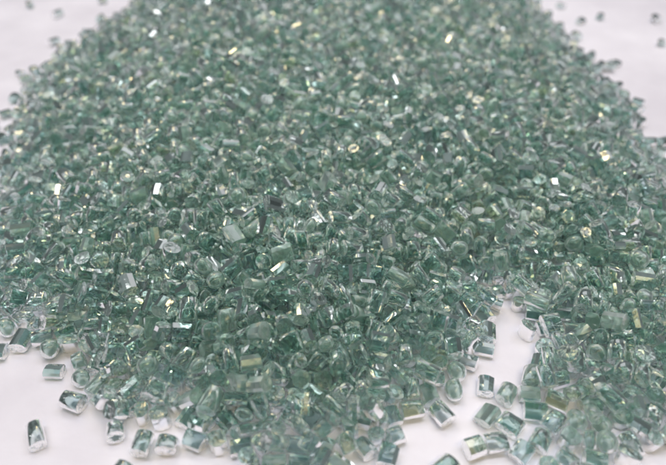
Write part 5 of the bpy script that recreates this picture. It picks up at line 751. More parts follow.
33,2822,1660,78,79,22,107,31,882,1734,58,10,84,14,12,1007,1714,67,76,58,17,33,1414,1736,76,119,19,25,4,2882,1700,74,118,87,22,13,1173,1783,73,88,34,93,30,2377,1766,78,27,43,116,
28,2846,1806,52,32,14,28,22,2896,1772,58,117,22,31,0,3090,1909,67,92,28,22,16,809,2098,65,0,8,47,10,2397,2073,71,98,13,119,1,3138,2086,77,70,29,83,25,848,2134,71,20,10,117,0,908,2142,74,115,41,44,
12,3100,2148,68,19,44,46,22,3125,2204,58,114,17,61,19,2094,2259,60,4,35,86,11,628,2576,70,118,-9,49,4,724,2557,86,67,29,27,32,3203,2582,46,71,24,86,0,706,2617,66,12,53,118,14,503,2836,51,119,39,8,
27,3140,2793,70,33,44,4,0,3258,2813,75,2,28,29,5,693,2860,71,108,41,79,11,618,3181,61,1,-20,17,14,713,3225,77,105,29,91,13,3085,3239,84,11,46,112,17,747,3396,73,12,18,97,27,743,3636,51,101,12,5,
1,3128,3653,61,114,46,78,20,1627,1364,85,101,30,28,6,1023,1510,59,104,-6,31,18,1562,1495,104,100,-18,114,9,1634,1472,94,110,14,74,15,2144,1468,118,51,39,96,6,1211,1533,95,115,35,30,
7,1638,1598,98,23,41,108,14,2054,1596,100,118,45,11,19,1176,1708,112,8,78,111,10,1490,1699,115,17,-23,14,11,2975,1696,97,12,49,117,27,1315,1766,117,8,31,51,22,1650,1774,133,117,50,33,
23,2277,1786,115,69,40,97,16,2676,1794,105,43,14,6,7,2799,1797,87,68,21,20,15,2240,1835,97,111,-26,100,3,2554,1820,97,116,-10,79,13,1080,1898,85,50,37,23,19,1027,1963,91,106,26,28,
0,1293,1978,110,4,24,27,13,2415,1926,117,100,27,16,2,2758,1956,121,3,15,62,1,3029,1966,105,67,15,118,32,1065,2136,81,98,31,73,2,936,2281,107,9,-16,112,32,1119,2249,126,12,24,39,
0,1248,2523,121,116,48,52,6,3192,2491,103,29,48,33,0,2447,2716,105,90,-13,106,14,3023,2700,116,9,35,7,30,3162,2693,112,31,35,74,7,3003,2748,120,14,33,64,7,3129,2737,105,65,34,12,
3,773,2828,107,72,48,1,9,767,2942,112,63,36,21,5,3032,3167,102,98,55,108,24,3099,3190,110,58,27,116,0,982,3230,122,91,23,112,4,3071,3343,112,96,37,82,10,2917,3407,111,20,44,11,30,918,3602,109,0,67,1,
3,900,3743,105,82,31,93,4,3039,3782,108,118,-13,110,13,780,3847,109,18,-19,113,4,1594,1561,138,112,33,2,13,1578,1624,141,14,16,2,19,1991,1630,160,51,30,89,27,1552,1738,167,8,39,87,
19,2096,1772,122,6,35,93,12,2311,1785,148,51,26,30,6,2863,1772,105,48,31,111,15,1321,1858,113,35,36,115,13,1649,1949,157,98,55,96,16,2533,1953,124,0,-20,6,22,1942,2104,145,51,41,2,
15,2067,2080,137,106,25,3,5,1563,2143,137,15,44,42,14,2154,2126,158,37,39,87,17,2231,2138,153,92,76,5,17,2308,2149,147,98,43,110,15,2366,2147,165,1,20,99,15,2843,2158,133,18,-18,115,
13,2830,2263,142,84,29,80,10,1258,2303,142,11,17,70,6,1647,2523,121,14,45,48,32,1912,2532,168,0,-21,23,17,2807,2561,148,87,-15,113,5,975,2636,128,107,-15,115,5,1104,2646,144,116,-27,15,
29,1004,2684,132,99,52,46,0,1708,2688,157,118,27,116,26,2178,2768,145,17,51,108,31,2900,2927,145,8,32,57,3,2731,3225,179,45,18,117,24,2978,3339,138,107,24,24,12,1034,3444,144,15,38,73,
3,2897,3545,162,108,38,60,14,1092,3607,131,2,12,10,23,938,3689,128,24,32,68,22,2948,3644,156,119,46,37,31,1394,1791,157,83,27,96,14,1790,1971,173,55,39,113,10,1514,2029,173,0,16,101,
12,1661,2018,171,117,78,38,8,1346,2129,148,93,41,16,10,1459,2140,192,101,70,115,33,2113,2202,193,89,29,18,21,2367,2225,190,99,44,102,5,2639,2205,180,116,28,35,29,2187,2296,194,77,67,7,
12,1317,2415,159,75,-11,4,18,1413,2402,190,22,38,33,5,2488,2405,176,16,15,117,23,1862,2474,191,8,27,53,19,1343,2515,181,76,36,29,27,1435,2563,163,48,27,82,6,1623,2566,190,33,14,108,
3,1818,2585,187,20,26,4,30,2844,2569,174,15,77,10,21,2140,2613,192,13,27,91,3,1617,2658,209,13,76,109,5,2171,2672,177,5,54,5,6,1649,2738,182,5,26,95,4,2078,2718,202,84,52,30,3,2494,2738,179,100,13,22,
6,976,2802,159,112,69,2,30,1669,2807,208,84,32,27,30,2157,2779,197,1,36,48,14,2579,2835,190,113,45,104,9,1490,2893,224,98,26,84,13,1739,2887,195,118,-24,6,10,1939,2864,195,96,24,30,
13,2283,2863,177,75,26,81,5,1362,2912,161,9,73,87,18,1411,2908,165,26,27,34,29,1482,3058,197,13,18,8,7,2247,3051,178,14,-6,19,12,2504,3087,187,10,34,33,28,2665,3084,205,109,32,42,
13,1312,3197,180,100,18,117,12,2394,3241,160,13,47,62,14,1617,3315,222,110,34,36,15,1197,3457,146,70,42,93,20,2779,3500,159,14,30,92,21,2838,3533,157,7,46,102,11,1825,1837,172,5,31,86,
12,1698,2006,195,98,-17,5,26,1702,2140,205,94,30,2,12,1377,2235,177,69,19,8,16,2244,2249,213,6,74,117,23,1863,2365,189,37,44,35,3,1837,2424,197,40,21,86,7,2252,2373,213,116,43,104,
17,1539,2438,235,0,26,38,14,1819,2543,230,90,46,3,16,2609,2495,207,62,31,29,17,1574,2554,192,15,48,48,2,2228,2529,205,113,30,49,14,2602,2603,226,29,26,25,27,1339,2681,196,15,36,84,
18,1575,2678,230,8,44,61,15,1636,2767,220,8,-20,4,15,1820,2771,224,116,32,34,23,2297,2746,224,7,32,33,1,1801,2818,222,37,28,4,15,1858,2781,216,83,43,34,1,1346,2860,197,108,-20,113,
21,1445,2931,201,80,46,118,13,1812,2919,218,105,18,6,24,2068,2920,230,89,14,106,10,2277,3033,230,61,27,7,17,1992,3180,223,96,31,98,5,2256,3184,227,61,28,108,21,2609,3178,202,74,16,7,
8,2197,3305,220,39,21,0,8,2749,3270,183,12,5,75,1,1599,3385,236,114,80,6,6,2509,3363,192,27,45,5,0,2575,3541,213,96,44,101,6,1900,2348,229,10,37,14,17,1727,2657,258,14,79,96,6,2503,2876,214,37,73,112,
8,1403,2927,239,68,37,114,8,1877,3110,234,48,20,0,11,2243,3309,240,76,26,83,20,1824,499,17,2,30,63,25,1902,554,35,112,2,7,28,1966,508,17,0,30,42,11,2036,532,23,37,30,82,14,1858,577,24,59,31,107,
5,1942,600,30,101,27,32,8,1995,563,29,2,40,34,28,2519,506,29,105,90,114,18,2531,562,23,92,30,82,27,2600,561,28,45,30,28,31,2658,558,25,16,32,115,27,1833,646,16,0,90,113,13,1891,654,25,26,30,28,
2,1978,655,24,12,66,96,0,2083,569,35,81,-1,115,21,2469,661,28,117,-20,18,26,2550,623,31,47,30,1,15,2610,627,16,118,30,113,26,2668,647,29,112,61,45,17,2135,647,25,42,30,18,11,2977,823,18,1,30,64,
26,3062,825,28,10,-3,40,16,2957,868,30,3,3,75,32,2999,892,25,111,46,85,2,3065,892,24,12,66,1,8,2982,940,19,118,-30,10,5,3051,965,24,59,30,20,3,3111,945,25,8,30,118,16,3162,950,29,20,3,30,
13,1578,1009,25,26,30,0,1,2873,1015,23,118,30,91,32,3008,997,21,3,29,27,11,3095,1009,18,58,30,20,17,3154,1000,26,83,30,33,13,3203,1017,32,83,26,41,4,1881,1072,24,7,30,27,11,2993,1044,23,37,30,72,
14,3051,1067,26,23,30,46,0,3115,1078,28,74,30,103,15,3199,1080,17,113,90,109,24,3264,1086,19,62,30,21,30,3081,1138,29,44,31,87,4,3139,1149,29,66,33,97,2,3227,1126,26,64,8,113,14,884,1191,25,93,31,67,
31,1687,1180,25,8,26,16,4,1933,1190,23,118,-30,0,32,2846,1206,21,4,28,116,24,3104,1198,20,1,30,76,22,3186,1177,16,119,30,41,17,3243,1205,24,18,30,9,5,3311,1179,27,94,30,104,13,851,1238,22,118,30,9,
11,1389,1230,18,118,90,17,17,1495,1242,25,42,30,87,22,1575,1247,28,78,30,41,3,1765,1236,26,104,90,113,26,2111,1273,18,0,30,14,22,2802,1261,16,119,30,94,15,2989,1257,16,118,30,83,
17,3070,1242,27,5,61,90,25,3177,1242,35,117,40,50,15,3214,1263,21,26,30,100,20,3305,1252,17,2,30,85,15,3355,1254,26,2,-1,4,13,820,1285,29,98,4,33,4,2062,1310,26,32,30,74,22,2329,1300,22,111,30,112,
6,2766,1310,25,47,35,15,24,2849,1308,33,103,23,54,25,2914,1303,42,108,-14,93,15,3108,1309,16,1,90,100,16,3207,1314,22,17,30,3,8,3257,1332,25,112,-4,8,0,3322,1325,32,118,34,109,0,779,1335,28,99,90,1,
9,847,1350,19,1,90,13,13,911,1366,32,49,36,29,5,1111,1373,28,89,30,115,18,1179,1370,23,26,30,45,17,2174,1365,25,42,30,102,23,2226,1380,21,50,30,96,13,2311,1379,30,14,35,19,20,2817,1363,29,2,-21,85,
0,2949,1361,27,52,30,12,17,3014,1370,27,6,61,87,9,3092,1376,20,119,30,36,6,3145,1353,22,103,-2,35,4,3221,1378,35,102,-6,85,14,3274,1380,25,7,60,115,5,3348,1375,26,70,30,110,14,758,1424,25,5,60,98,
9,815,1445,19,61,30,25,9,1162,1418,28,115,59,45,5,1213,1422,25,54,30,6,10,1809,1434,23,109,30,30,32,2202,1435,19,119,-27,1,31,2834,1436,24,5,89,27,32,3126,1451,26,99,40,52,8,3180,1440,19,3,30,107,
1,3237,1426,24,14,30,50,22,3309,1437,16,118,30,61,6,3397,1446,20,14,30,24,9,725,1473,27,4,62,102,11,777,1479,23,39,30,82,8,849,1493,23,18,30,83,3,900,1479,25,8,90,113,33,1505,1473,31,25,13,2,
27,2375,1483,31,41,30,99,4,2436,1486,24,117,30,32,5,2938,1482,30,97,-5,16,33,3074,1480,29,24,-21,9,6,3210,1475,22,41,30,17,1,3293,1487,37,110,44,58,24,3357,1476,37,20,19,99,12,3423,1496,25,2,56,63,
21,718,1534,17,61,30,15,3,808,1540,26,39,30,37,18,886,1554,21,119,-30,5,17,942,1554,31,27,86,1,23,1136,1552,19,5,30,102,10,2065,1543,34,113,2,8,4,2340,1549,37,112,76,107,6,2468,1549,28,117,72,0,
10,2703,1557,22,117,30,90,28,3104,1546,40,28,14,37,28,3190,1534,29,4,55,81,32,3240,1544,23,48,30,97,8,3298,1539,20,9,30,13,16,3385,1566,24,99,30,26,25,3441,1553,25,29,30,42,33,648,1588,28,103,20,30,
3,755,1598,26,21,31,5,12,855,1634,24,42,30,79,7,1104,1629,28,97,61,88,10,1244,1617,23,119,30,97,3,2614,1604,35,15,4,73,31,2965,1604,24,7,87,94,8,3140,1592,19,55,30,93,18,3273,1593,21,119,-30,96,
10,3345,1616,23,57,30,116,9,3412,1621,25,44,30,31,2,657,1685,23,3,30,117,8,1416,1689,23,79,30,29,2,3200,1685,23,3,30,30,4,3259,1695,35,112,38,65,17,3330,1677,35,41,14,0,10,3402,1690,34,63,21,17,
11,3444,1668,31,118,56,42,18,673,1732,21,59,30,114,22,866,1742,17,1,90,20,6,983,1741,20,107,30,60,9,1448,1741,30,61,45,4,18,3214,1739,35,95,14,79,21,3272,1750,17,118,30,28,24,3352,1735,23,43,30,41,
16,3407,1755,17,114,30,78,32,748,1787,24,45,23,4,6,888,1807,20,109,30,12,5,3185,1806,24,1,30,4,18,3244,1809,32,48,4,12,5,3298,1803,24,2,90,112,14,3371,1795,28,71,31,15,32,773,1850,21,115,29,98,
6,929,1835,28,10,51,72,31,3096,1849,24,74,32,88,13,3145,1853,28,111,5,65,15,3216,1852,26,11,61,72,6,3281,1861,19,2,30,102,6,3357,1848,23,102,61,96,14,3416,1832,24,51,30,84,3,875,1923,25,106,31,78,
10,2464,1901,30,107,87,4,11,3050,1935,29,93,4,93,21,3184,1901,17,119,30,19,13,3246,1897,26,48,30,17,17,3319,1909,24,59,30,112,18,3382,1894,22,54,30,84,6,791,1967,19,67,30,94,10,851,1976,33,32,26,74,
19,3211,1994,20,68,30,9,23,808,2019,34,8,39,37,14,3189,2044,25,4,60,37,12,713,2100,22,77,29,110,28,774,2077,28,119,-19,6,16,1047,2094,17,3,30,88,33,3233,2084,29,106,16,58,14,3297,2102,24,0,31,94,
16,668,2148,21,49,30,100,18,754,2139,22,0,-30,16,9,3124,2150,26,88,30,84,23,3206,2155,27,113,34,90,23,3266,2143,35,113,40,64,32,3320,2157,21,116,34,65,1,723,2200,23,60,30,117,14,3184,2212,25,94,0,4,
12,3232,2222,26,7,-3,27,18,3287,2209,29,48,57,10,11,3344,2215,19,2,90,8,12,671,2249,26,7,-5,119,4,804,2268,37,20,55,83,29,3136,2263,29,31,29,72,30,3190,2270,29,3,45,6,15,590,2340,30,5,17,109,
25,651,2310,23,9,30,99,4,768,2323,38,76,-10,4,19,3159,2338,16,60,30,16,19,3227,2342,23,49,30,37,31,3290,2316,25,84,31,100,0,413,2348,27,3,30,97,14,651,2390,26,115,31,55,8,3144,2403,26,118,-7,77,
6,3197,2404,22,103,-2,31,17,3267,2389,27,106,30,37,18,3317,2410,23,26,30,67,23,3369,2391,20,9,30,20,18,598,2444,28,3,62,116,18,714,2445,34,27,74,116,3,3169,2449,26,78,31,100,9,3366,2460,22,111,30,37,
28,566,2524,26,34,1,115,0,624,2505,28,80,30,19,3,696,2512,27,94,31,0,10,869,2502,27,87,30,87,3,3242,2506,27,19,30,40,33,3398,2518,29,98,32,24,20,3459,2507,17,2,30,79,22,592,2580,23,48,30,24,
16,3276,2571,18,0,30,31,2,620,2636,24,74,6,6,10,3127,2635,41,7,45,72,14,3249,2636,24,0,31,34,7,3314,2643,26,48,30,81,1,3387,2638,25,93,30,52,33,580,2671,28,37,29,16,17,3276,2690,27,4,61,43,
2,3354,2687,23,52,30,17,8,3411,2683,19,3,30,19,12,536,2752,23,53,29,35,25,606,2750,23,111,30,95,27,3184,2750,28,5,54,86,9,3248,2747,20,68,30,36,26,3320,2750,18,0,30,117,15,463,2825,16,118,30,113,
8,520,2798,25,117,-5,32,10,565,2813,27,36,30,98,15,661,2813,27,5,-1,116,14,703,2818,24,119,89,2,0,3213,2801,34,21,34,17,8,3271,2819,25,80,56,23,22,482,2878,16,118,30,21,12,545,2870,25,9,-4,102,
3,621,2872,27,25,30,17,30,698,2883,20,93,-2,91,23,750,2878,36,88,-6,111,10,3271,2874,42,37,12,119,9,3335,2867,25,96,30,63,9,530,2923,25,96,30,97,24,576,2919,22,19,30,37,32,651,2929,22,3,23,38,
1,3294,2926,34,113,64,97,19,3363,2924,25,15,30,79,7,470,2987,25,116,90,14,32,606,2974,24,76,22,85,0,658,2992,28,72,30,92,31,3146,3016,24,77,29,15,23,3257,2966,19,2,30,9,10,3340,2983,23,2,90,20,
10,513,3055,26,15,30,70,27,594,3051,16,60,30,109,14,698,3061,32,87,24,119,6,3251,3061,26,115,23,68,15,3295,3026,16,118,30,69,6,3356,3033,22,95,60,111,3,498,3113,26,35,30,3,12,557,3113,23,87,30,38,
7,3276,3114,28,97,61,35,17,3325,3101,27,86,30,89,13,3377,3095,25,26,30,25,9,544,3180,22,50,30,33,24,596,3165,32,10,37,24,11,3350,3178,28,7,64,9,30,648,3227,16,18,58,2,17,702,3230,26,83,30,31,
13,748,3222,28,101,4,20,1,3243,3232,30,115,-3,111,4,3339,3240,30,33,26,34,12,527,3289,25,7,56,102,28,576,3295,33,22,30,21,13,719,3293,25,14,30,29,8,771,3279,25,116,-5,11,12,3281,3267,23,52,30,106,
13,3351,3297,26,90,31,1,31,501,3340,24,75,32,98,12,572,3354,22,117,-30,116,17,622,3357,27,92,30,30,31,693,3351,24,65,30,105,5,747,3364,33,9,19,101,23,827,3363,19,0,30,66,5,3180,3373,29,20,5,80,
32,3252,3372,20,66,27,4,5,657,3413,27,109,57,34,14,727,3425,28,8,89,11,15,782,3424,26,9,61,111,21,3231,3419,32,3,12,0,2,3293,3408,24,73,54,9,6,3341,3430,19,113,-30,8,19,640,3462,23,108,30,5,
32,696,3470,25,105,43,46,18,755,3480,25,101,30,17,16,814,3466,18,116,30,82,2,3188,3467,24,11,66,31,30,3256,3462,30,99,-28,10,32,627,3526,21,69,27,21,4,699,3519,33,8,-1,26,31,794,3526,26,102,87,13,
28,3155,3530,30,1,52,52,9,3228,3513,19,60,30,98,22,3288,3511,29,30,30,107,32,3349,3510,19,2,-27,98,12,627,3599,22,48,30,108,26,690,3580,18,0,30,4,14,767,3576,25,5,60,50,8,818,3576,25,115,-4,6,
6,3193,3570,29,14,49,50,2,3269,3601,24,73,54,117,7,3308,3555,26,108,30,78,32,644,3657,28,31,38,90,16,698,3651,31,119,-16,112,10,3180,3661,35,75,4,119,5,3221,3623,24,119,90,21,11,3301,3645,28,7,64,117,
12,3356,3651,25,74,4,10,8,678,3693,24,26,30,12,28,725,3724,32,39,30,87,4,867,3696,26,34,29,55,13,3207,3702,28,51,63,114,12,3253,3702,25,74,4,7,12,702,3775,25,5,56,94,5,754,3782,24,112,30,88,
16,3112,3783,34,64,8,113,4,3229,3758,23,60,30,27,14,3284,3758,25,4,30,84,11,3367,3753,18,1,30,60,13,756,3840,28,96,57,32,14,889,3832,29,77,31,114,29,941,3831,28,64,29,0,15,3184,3835,22,34,30,100,
6,3240,3818,23,90,59,107,14,3330,3818,24,119,89,103,15,725,3880,27,105,1,23,18,793,3909,30,33,3,96,12,849,3881,24,24,30,54,0,912,3906,40,67,44,115,32,3093,3877,21,0,38,34,2,3169,3892,23,8,30,55,
13,3226,3872,22,9,30,88,30,3272,3866,29,50,30,114,2,3352,3878,23,51,30,102,23,701,3930,23,37,30,103,8,748,3935,25,6,65,85,15,804,3964,26,9,61,72,9,875,3940,19,1,90,15,33,3058,3961,30,34,17,25,
2,3111,3947,25,2,66,39,14,3190,3944,26,86,31,106,5,3254,3945,27,79,30,6,0,3330,3952,27,66,30,22,18,655,4005,21,59,30,26,14,708,3987,25,93,30,81,7,757,4022,28,98,61,16,27,849,3999,16,0,30,12,
0,913,4012,29,23,30,68,28,979,4032,41,33,80,117,14,1113,4024,25,94,30,98,33,3078,4019,27,45,36,34,15,3209,3998,16,118,30,71,11,3292,4013,22,43,30,31,14,3346,4013,25,93,31,25,30,674,4078,16,18,58,7,
15,745,4074,16,118,30,41,31,806,4060,26,104,87,107,23,876,4065,23,37,30,49,25,961,4092,22,3,30,31,1,1093,4085,24,76,30,101,14,2976,4057,24,119,90,17,33,3041,4067,29,112,25,99,17,3130,4097,25,4,90,111,
14,3184,4068,24,119,31,110,32,3252,4062,21,114,34,119,10,3321,4078,35,115,4,14,5,712,4147,24,112,30,6,9,783,4133,20,71,30,105,4,840,4152,32,116,63,36,24,904,4139,20,56,30,10,25,991,4156,24,82,30,3,
14,1052,4139,25,33,0,26,4,1122,4127,26,87,30,41,11,2702,4138,35,42,19,21,17,2942,4121,23,119,30,54,14,3007,4146,25,118,30,78,8,3071,4122,20,5,-30,9,16,3152,4151,17,3,30,115,0,3219,4141,29,83,30,118,
17,3283,4133,24,18,30,27,18,3337,4124,22,1,30,56,10,757,4218,23,57,30,90,27,818,4187,29,113,64,34,11,878,4232,19,66,30,102,20,947,4200,24,73,30,0,11,1012,4213,28,7,64,98,16,1076,4196,17,0,90,96,
13,1165,4183,27,41,63,13,26,2603,4187,26,2,26,18,3,2788,4202,26,80,31,22,15,2969,4206,27,34,1,107,21,3042,4182,20,11,90,108,14,3113,4207,24,113,89,6,23,3179,4203,22,88,30,82,6,3225,4204,19,65,30,24,
24,3296,4204,38,2,-4,81,16,921,4269,18,6,90,21,23,965,4259,23,100,30,81,18,1050,4258,28,0,63,114,12,1099,4266,21,4,30,91,27,1191,4262,31,40,30,24,22,1305,4264,39,105,-8,98,9,2505,4238,22,110,30,104,
2,2565,4244,24,110,30,86,13,2634,4242,25,26,30,17,7,2693,4259,28,98,61,93,33,2753,4262,29,106,15,113,2,2819,4252,23,7,30,18,13,2882,4259,25,109,90,103,2,2951,4256,25,27,30,38,
22,3018,4261,34,118,76,20,4,3085,4297,31,53,35,94,16,3140,4277,21,49,30,93,31,957,4323,25,19,27,112,29,1009,4347,32,8,45,72,11,1083,4312,23,99,90,4,10,1134,4331,27,98,30,94,7,1197,4325,36,65,14,8,
33,1268,4338,31,11,51,103,14,1345,4322,25,6,60,53,14,1400,4330,25,93,31,33,7,1487,4326,33,94,4,29,7,1550,4304,26,104,30,106,18,1618,4350,32,4,15,106,16,1670,4329,30,2,78,7,19,1750,4325,33,93,57,18,
29,2200,4322,28,113,29,23,13,2250,4297,32,14,65,91,5,2382,4332,28,105,57,19,0,2455,4327,27,6,30,107,8,2521,4309,26,99,-4,33,7,2571,4308,26,9,30,66,15,2651,4329,16,118,30,37,6,2717,4315,19,117,30,55,
31,2776,4335,24,2,87,103,7,2844,4306,25,2,30,17,24,2920,4315,19,2,90,18,23,2986,4319,23,94,30,39,11,3033,4338,25,30,30,53,9,3130,4334,19,1,90,92,3,1049,4388,32,46,-4,114,27,1113,4399,16,0,30,33,
13,1180,4376,20,60,30,96,9,1245,4382,28,103,61,82,32,1316,4369,20,58,29,12,11,1385,4384,28,94,4,37,16,1440,4366,17,60,30,95,7,1500,4382,25,115,30,108,15,1566,4388,19,109,30,65,
12,1658,4390,22,118,30,119,16,1709,4394,31,93,-3,109,12,1778,4375,23,87,29,55,19,1838,4355,27,43,30,7,7,1899,4368,28,37,59,99,12,1966,4360,29,99,-4,113,15,2105,4364,27,111,-1,81,
30,2155,4370,31,105,-24,108,24,2227,4360,21,111,30,115,17,2298,4381,24,62,30,96,23,2347,4384,19,59,30,96,17,2424,4397,25,67,30,31,17,2481,4391,26,83,30,0,11,2571,4375,19,8,30,64,
1,2623,4406,23,119,-30,95,14,2683,4376,25,93,0,119,22,2740,4391,17,59,30,95,14,2823,4383,24,0,30,79,21,2901,4365,28,12,0,82,8,2969,4378,25,19,64,21,2,1161,4455,25,34,30,28,14,1207,4440,25,33,0,26,
17,1277,4436,24,112,30,11,5,1355,4446,37,9,-8,101,2,1426,4457,23,16,-6,27,0,1488,4464,41,114,69,37,22,1538,4457,32,84,32,31,2,1589,4449,24,105,30,95,11,1666,4438,28,6,64,23,
18,1721,4437,21,119,-30,119,9,1807,4434,25,27,30,68,3,1869,4448,25,4,30,1,0,1946,4424,40,118,78,91,15,1995,4435,27,0,-1,41,15,2065,4416,23,89,30,76,0,2134,4440,29,21,30,87,8,2205,4443,21,70,30,109,
10,2268,4438,22,117,30,35,26,2327,4458,18,60,30,1,8,2384,4473,19,117,-30,4,6,2448,4445,23,11,61,43,12,2546,4429,23,91,30,39,1,2585,4455,30,19,55,90,0,2669,4440,28,74,30,95,17,2724,4459,32,119,-7,78,
24,2779,4444,19,1,90,98,10,2851,4436,23,62,30,15,15,2919,4427,16,61,30,105,13,1314,4484,22,9,30,108,17,1384,4499,24,18,30,117,5,1449,4513,24,112,30,23,1,1513,4519,25,18,30,18,2,1570,4507,25,24,-7,106,
16,1650,4509,24,94,30,117,0,1712,4521,34,20,62,1,11,1764,4496,18,57,30,92,9,1844,4507,19,1,90,25,29,1905,4504,29,30,29,67,6,1971,4491,22,26,30,52,16,2039,4487,33,1,69,93,13,2090,4497,28,102,4,15,
8,2168,4496,19,58,30,23,15,2224,4489,16,118,30,19,11,2301,4514,28,38,-4,109,12,2371,4519,25,14,-4,83,16,2445,4495,28,112,58,81,0,2500,4516,26,118,30,92,6,2567,4506,19,7,-30,20,19,2631,4498,16,59,30,5,
23,1671,4557,22,23,-30,6,17,1732,4579,27,29,30,8,18,1799,4557,24,37,30,40,24,1873,4569,19,2,90,94,10,1942,4554,26,14,30,113,9,2007,4575,26,92,90,1,2,2058,4571,24,12,66,33,1,2133,4552,23,4,-30,107,
17,2195,4541,26,45,30,19,6,2249,4553,22,103,-2,18,20,1952,4614,17,2,30,20,14,2042,4620,25,93,31,62,22,2091,4610,29,31,30,34,6,2168,4630,22,35,60,24,30,1935,656,56,114,-17,3,15,3022,862,38,30,40,7,
8,3005,934,54,111,37,85,16,2981,989,52,65,31,96,16,3066,967,64,118,28,73,18,1933,1070,57,26,30,58,0,3034,1015,63,54,44,19,10,3109,1031,71,83,23,21,9,3170,1054,47,95,48,15,16,1465,1131,56,7,-16,116,
25,3052,1132,73,74,19,115,11,3123,1117,68,119,-27,111,15,3182,1117,50,107,-22,7,27,1564,1174,58,0,-27,119,27,3082,1184,55,59,30,27,15,3178,1173,53,104,30,102,14,1944,1233,63,6,42,68,
17,3131,1252,60,118,40,73,13,3240,1240,65,100,26,74,16,1487,1295,70,8,-26,99,29,1642,1310,61,90,44,111,4,2182,1326,70,71,31,114,8,2340,1317,53,106,33,117,15,3084,1301,51,95,79,13,
18,3146,1306,43,115,42,0,30,3233,1335,73,32,24,106,14,3279,1286,51,75,-8,116,18,850,1345,61,111,28,25,13,1222,1354,68,7,31,113,18,1276,1356,72,23,16,27,12,1324,1360,69,14,54,29,
9,1676,1356,72,23,31,117,3,1819,1349,75,23,69,104,13,1940,1336,77,100,35,76,18,2006,1375,69,119,31,76,8,2785,1352,59,110,36,90,7,3136,1362,72,95,32,94,6,3191,1345,49,12,79,112,9,3289,1368,69,4,30,78,
7,811,1398,50,111,-16,95,28,1191,1418,69,119,-28,2,22,1241,1419,77,36,29,30,10,1299,1423,66,115,30,20,1,1431,1424,75,103,84,0,3,2047,1429,64,110,11,60,21,2177,1444,62,35,-10,111,
0,3020,1431,74,119,89,116,13,3090,1427,48,82,40,14,25,3170,1406,51,103,23,32,13,3246,1417,72,12,-30,114,32,3311,1416,51,5,-28,98,21,1255,1477,62,7,2,68,31,1436,1479,87,78,29,44,
16,2105,1488,84,26,63,117,8,2154,1493,79,8,49,73,14,2280,1478,70,86,30,22,23,2968,1449,73,89,30,27,33,3020,1489,60,0,88,110,6,3114,1491,62,17,15,7,9,3192,1483,71,115,45,11,12,3255,1465,55,20,74,17,
17,3333,1464,79,7,28,90,12,763,1529,48,23,10,102,11,1244,1526,57,117,27,56,8,1425,1533,79,0,48,62,3,1575,1543,89,28,63,15,12,2298,1557,65,5,13,65,11,2624,1552,61,114,23,59,15,2686,1530,61,61,29,10,
0,2964,1521,67,80,34,108,8,3024,1560,76,98,35,66,11,3065,1518,76,6,30,106,12,3237,1544,68,76,29,104,15,3323,1529,53,99,17,45,6,683,1629,19,3,30,80,12,1064,1596,82,99,64,113,5,1413,1585,75,19,34,65,
1,2337,1600,76,62,24,26,17,2501,1596,59,110,64,3,0,2665,1612,64,62,35,100,23,2795,1603,54,26,31,82,12,2934,1600,61,1,88,22,16,2993,1629,71,8,24,12,33,3080,1586,74,7,34,1,32,3185,1628,27,94,85,8,
10,3275,1574,76,29,-4,115,31,3339,1566,40,116,24,114,31,784,1692,26,20,37,25,18,1078,1642,81,8,27,119,33,1388,1679,70,113,26,103,2,2115,1660,74,76,6,113,16,2368,1660,71,7,41,47,
9,2620,1668,32,106,39,91,18,2908,1646,65,89,13,20,11,2958,1654,82,113,67,106,13,3105,1667,63,55,14,0,8,3162,1666,54,114,-19,6,25,3243,1649,54,0,-18,95,25,3299,1633,66,0,-25,90,22,3356,1699,75,0,19,55,
14,960,1726,73,24,31,88,26,1066,1729,82,8,18,100,0,1121,1714,71,10,25,19,1,1336,1717,78,86,30,27,30,2136,1708,76,86,33,115,13,2189,1711,65,69,31,0,10,2643,1729,66,15,27,29,0,2729,1729,72,28,26,45,
14,2796,1726,47,42,35,22,4,2942,1717,75,99,23,26,8,2995,1728,59,69,20,4,27,3069,1731,64,103,27,24,11,3112,1721,63,51,30,27,12,3319,1721,48,36,76,2,7,1033,1787,73,44,45,96,16,1101,1778,56,92,40,35,
7,1234,1799,77,17,23,80,7,2490,1770,74,9,34,92,25,2545,1767,70,40,50,20,10,2641,1786,63,94,44,3,8,3103,1776,57,104,77,115,2,3157,1777,75,56,31,5,25,3204,1788,67,2,40,89,4,3358,1823,67,15,90,12,
32,947,1866,60,7,34,9,6,988,1825,65,118,34,108,20,1076,1830,65,89,20,0,4,2584,1864,86,44,42,105,12,2861,1864,66,6,24,110,8,2987,1873,74,3,27,108,1,3118,1845,73,113,35,84,5,913,1907,62,97,43,9,
6,1037,1917,61,50,23,1,20,1165,1921,79,56,3,115,4,1227,1920,89,62,35,1,4,2896,1899,80,110,57,2,4,2946,1911,83,5,41,27,7,3025,1918,79,21,19,1,25,3152,1908,49,11,18,116,3,3580,1883,25,107,31,85,
8,936,1960,72,8,-8,5,10,1073,1957,61,21,45,100,16,2853,1982,77,3,27,49,30,3055,1979,70,60,45,16,17,3454,2011,24,59,30,24,27,835,2044,48,107,21,97,2,939,2022,58,94,28,64,13,3023,2033,90,23,-6,99,
16,3107,2028,78,110,-26,0,18,3235,2045,66,90,49,97,25,1014,2100,60,104,-28,12,3,1090,2063,63,117,86,7,23,2937,2058,67,20,40,72,7,3003,2081,75,2,15,59,12,3062,2071,76,90,9,88,10,967,2148,66,27,37,100,
13,3009,2147,73,25,23,95,9,919,2235,68,90,25,119,2,2998,2231,66,74,17,26,16,848,2259,78,101,40,14,5,912,2278,62,34,44,118,29,3090,2256,61,43,12,22,6,3173,2264,65,118,31,96,10,879,2329,80,17,16,12,
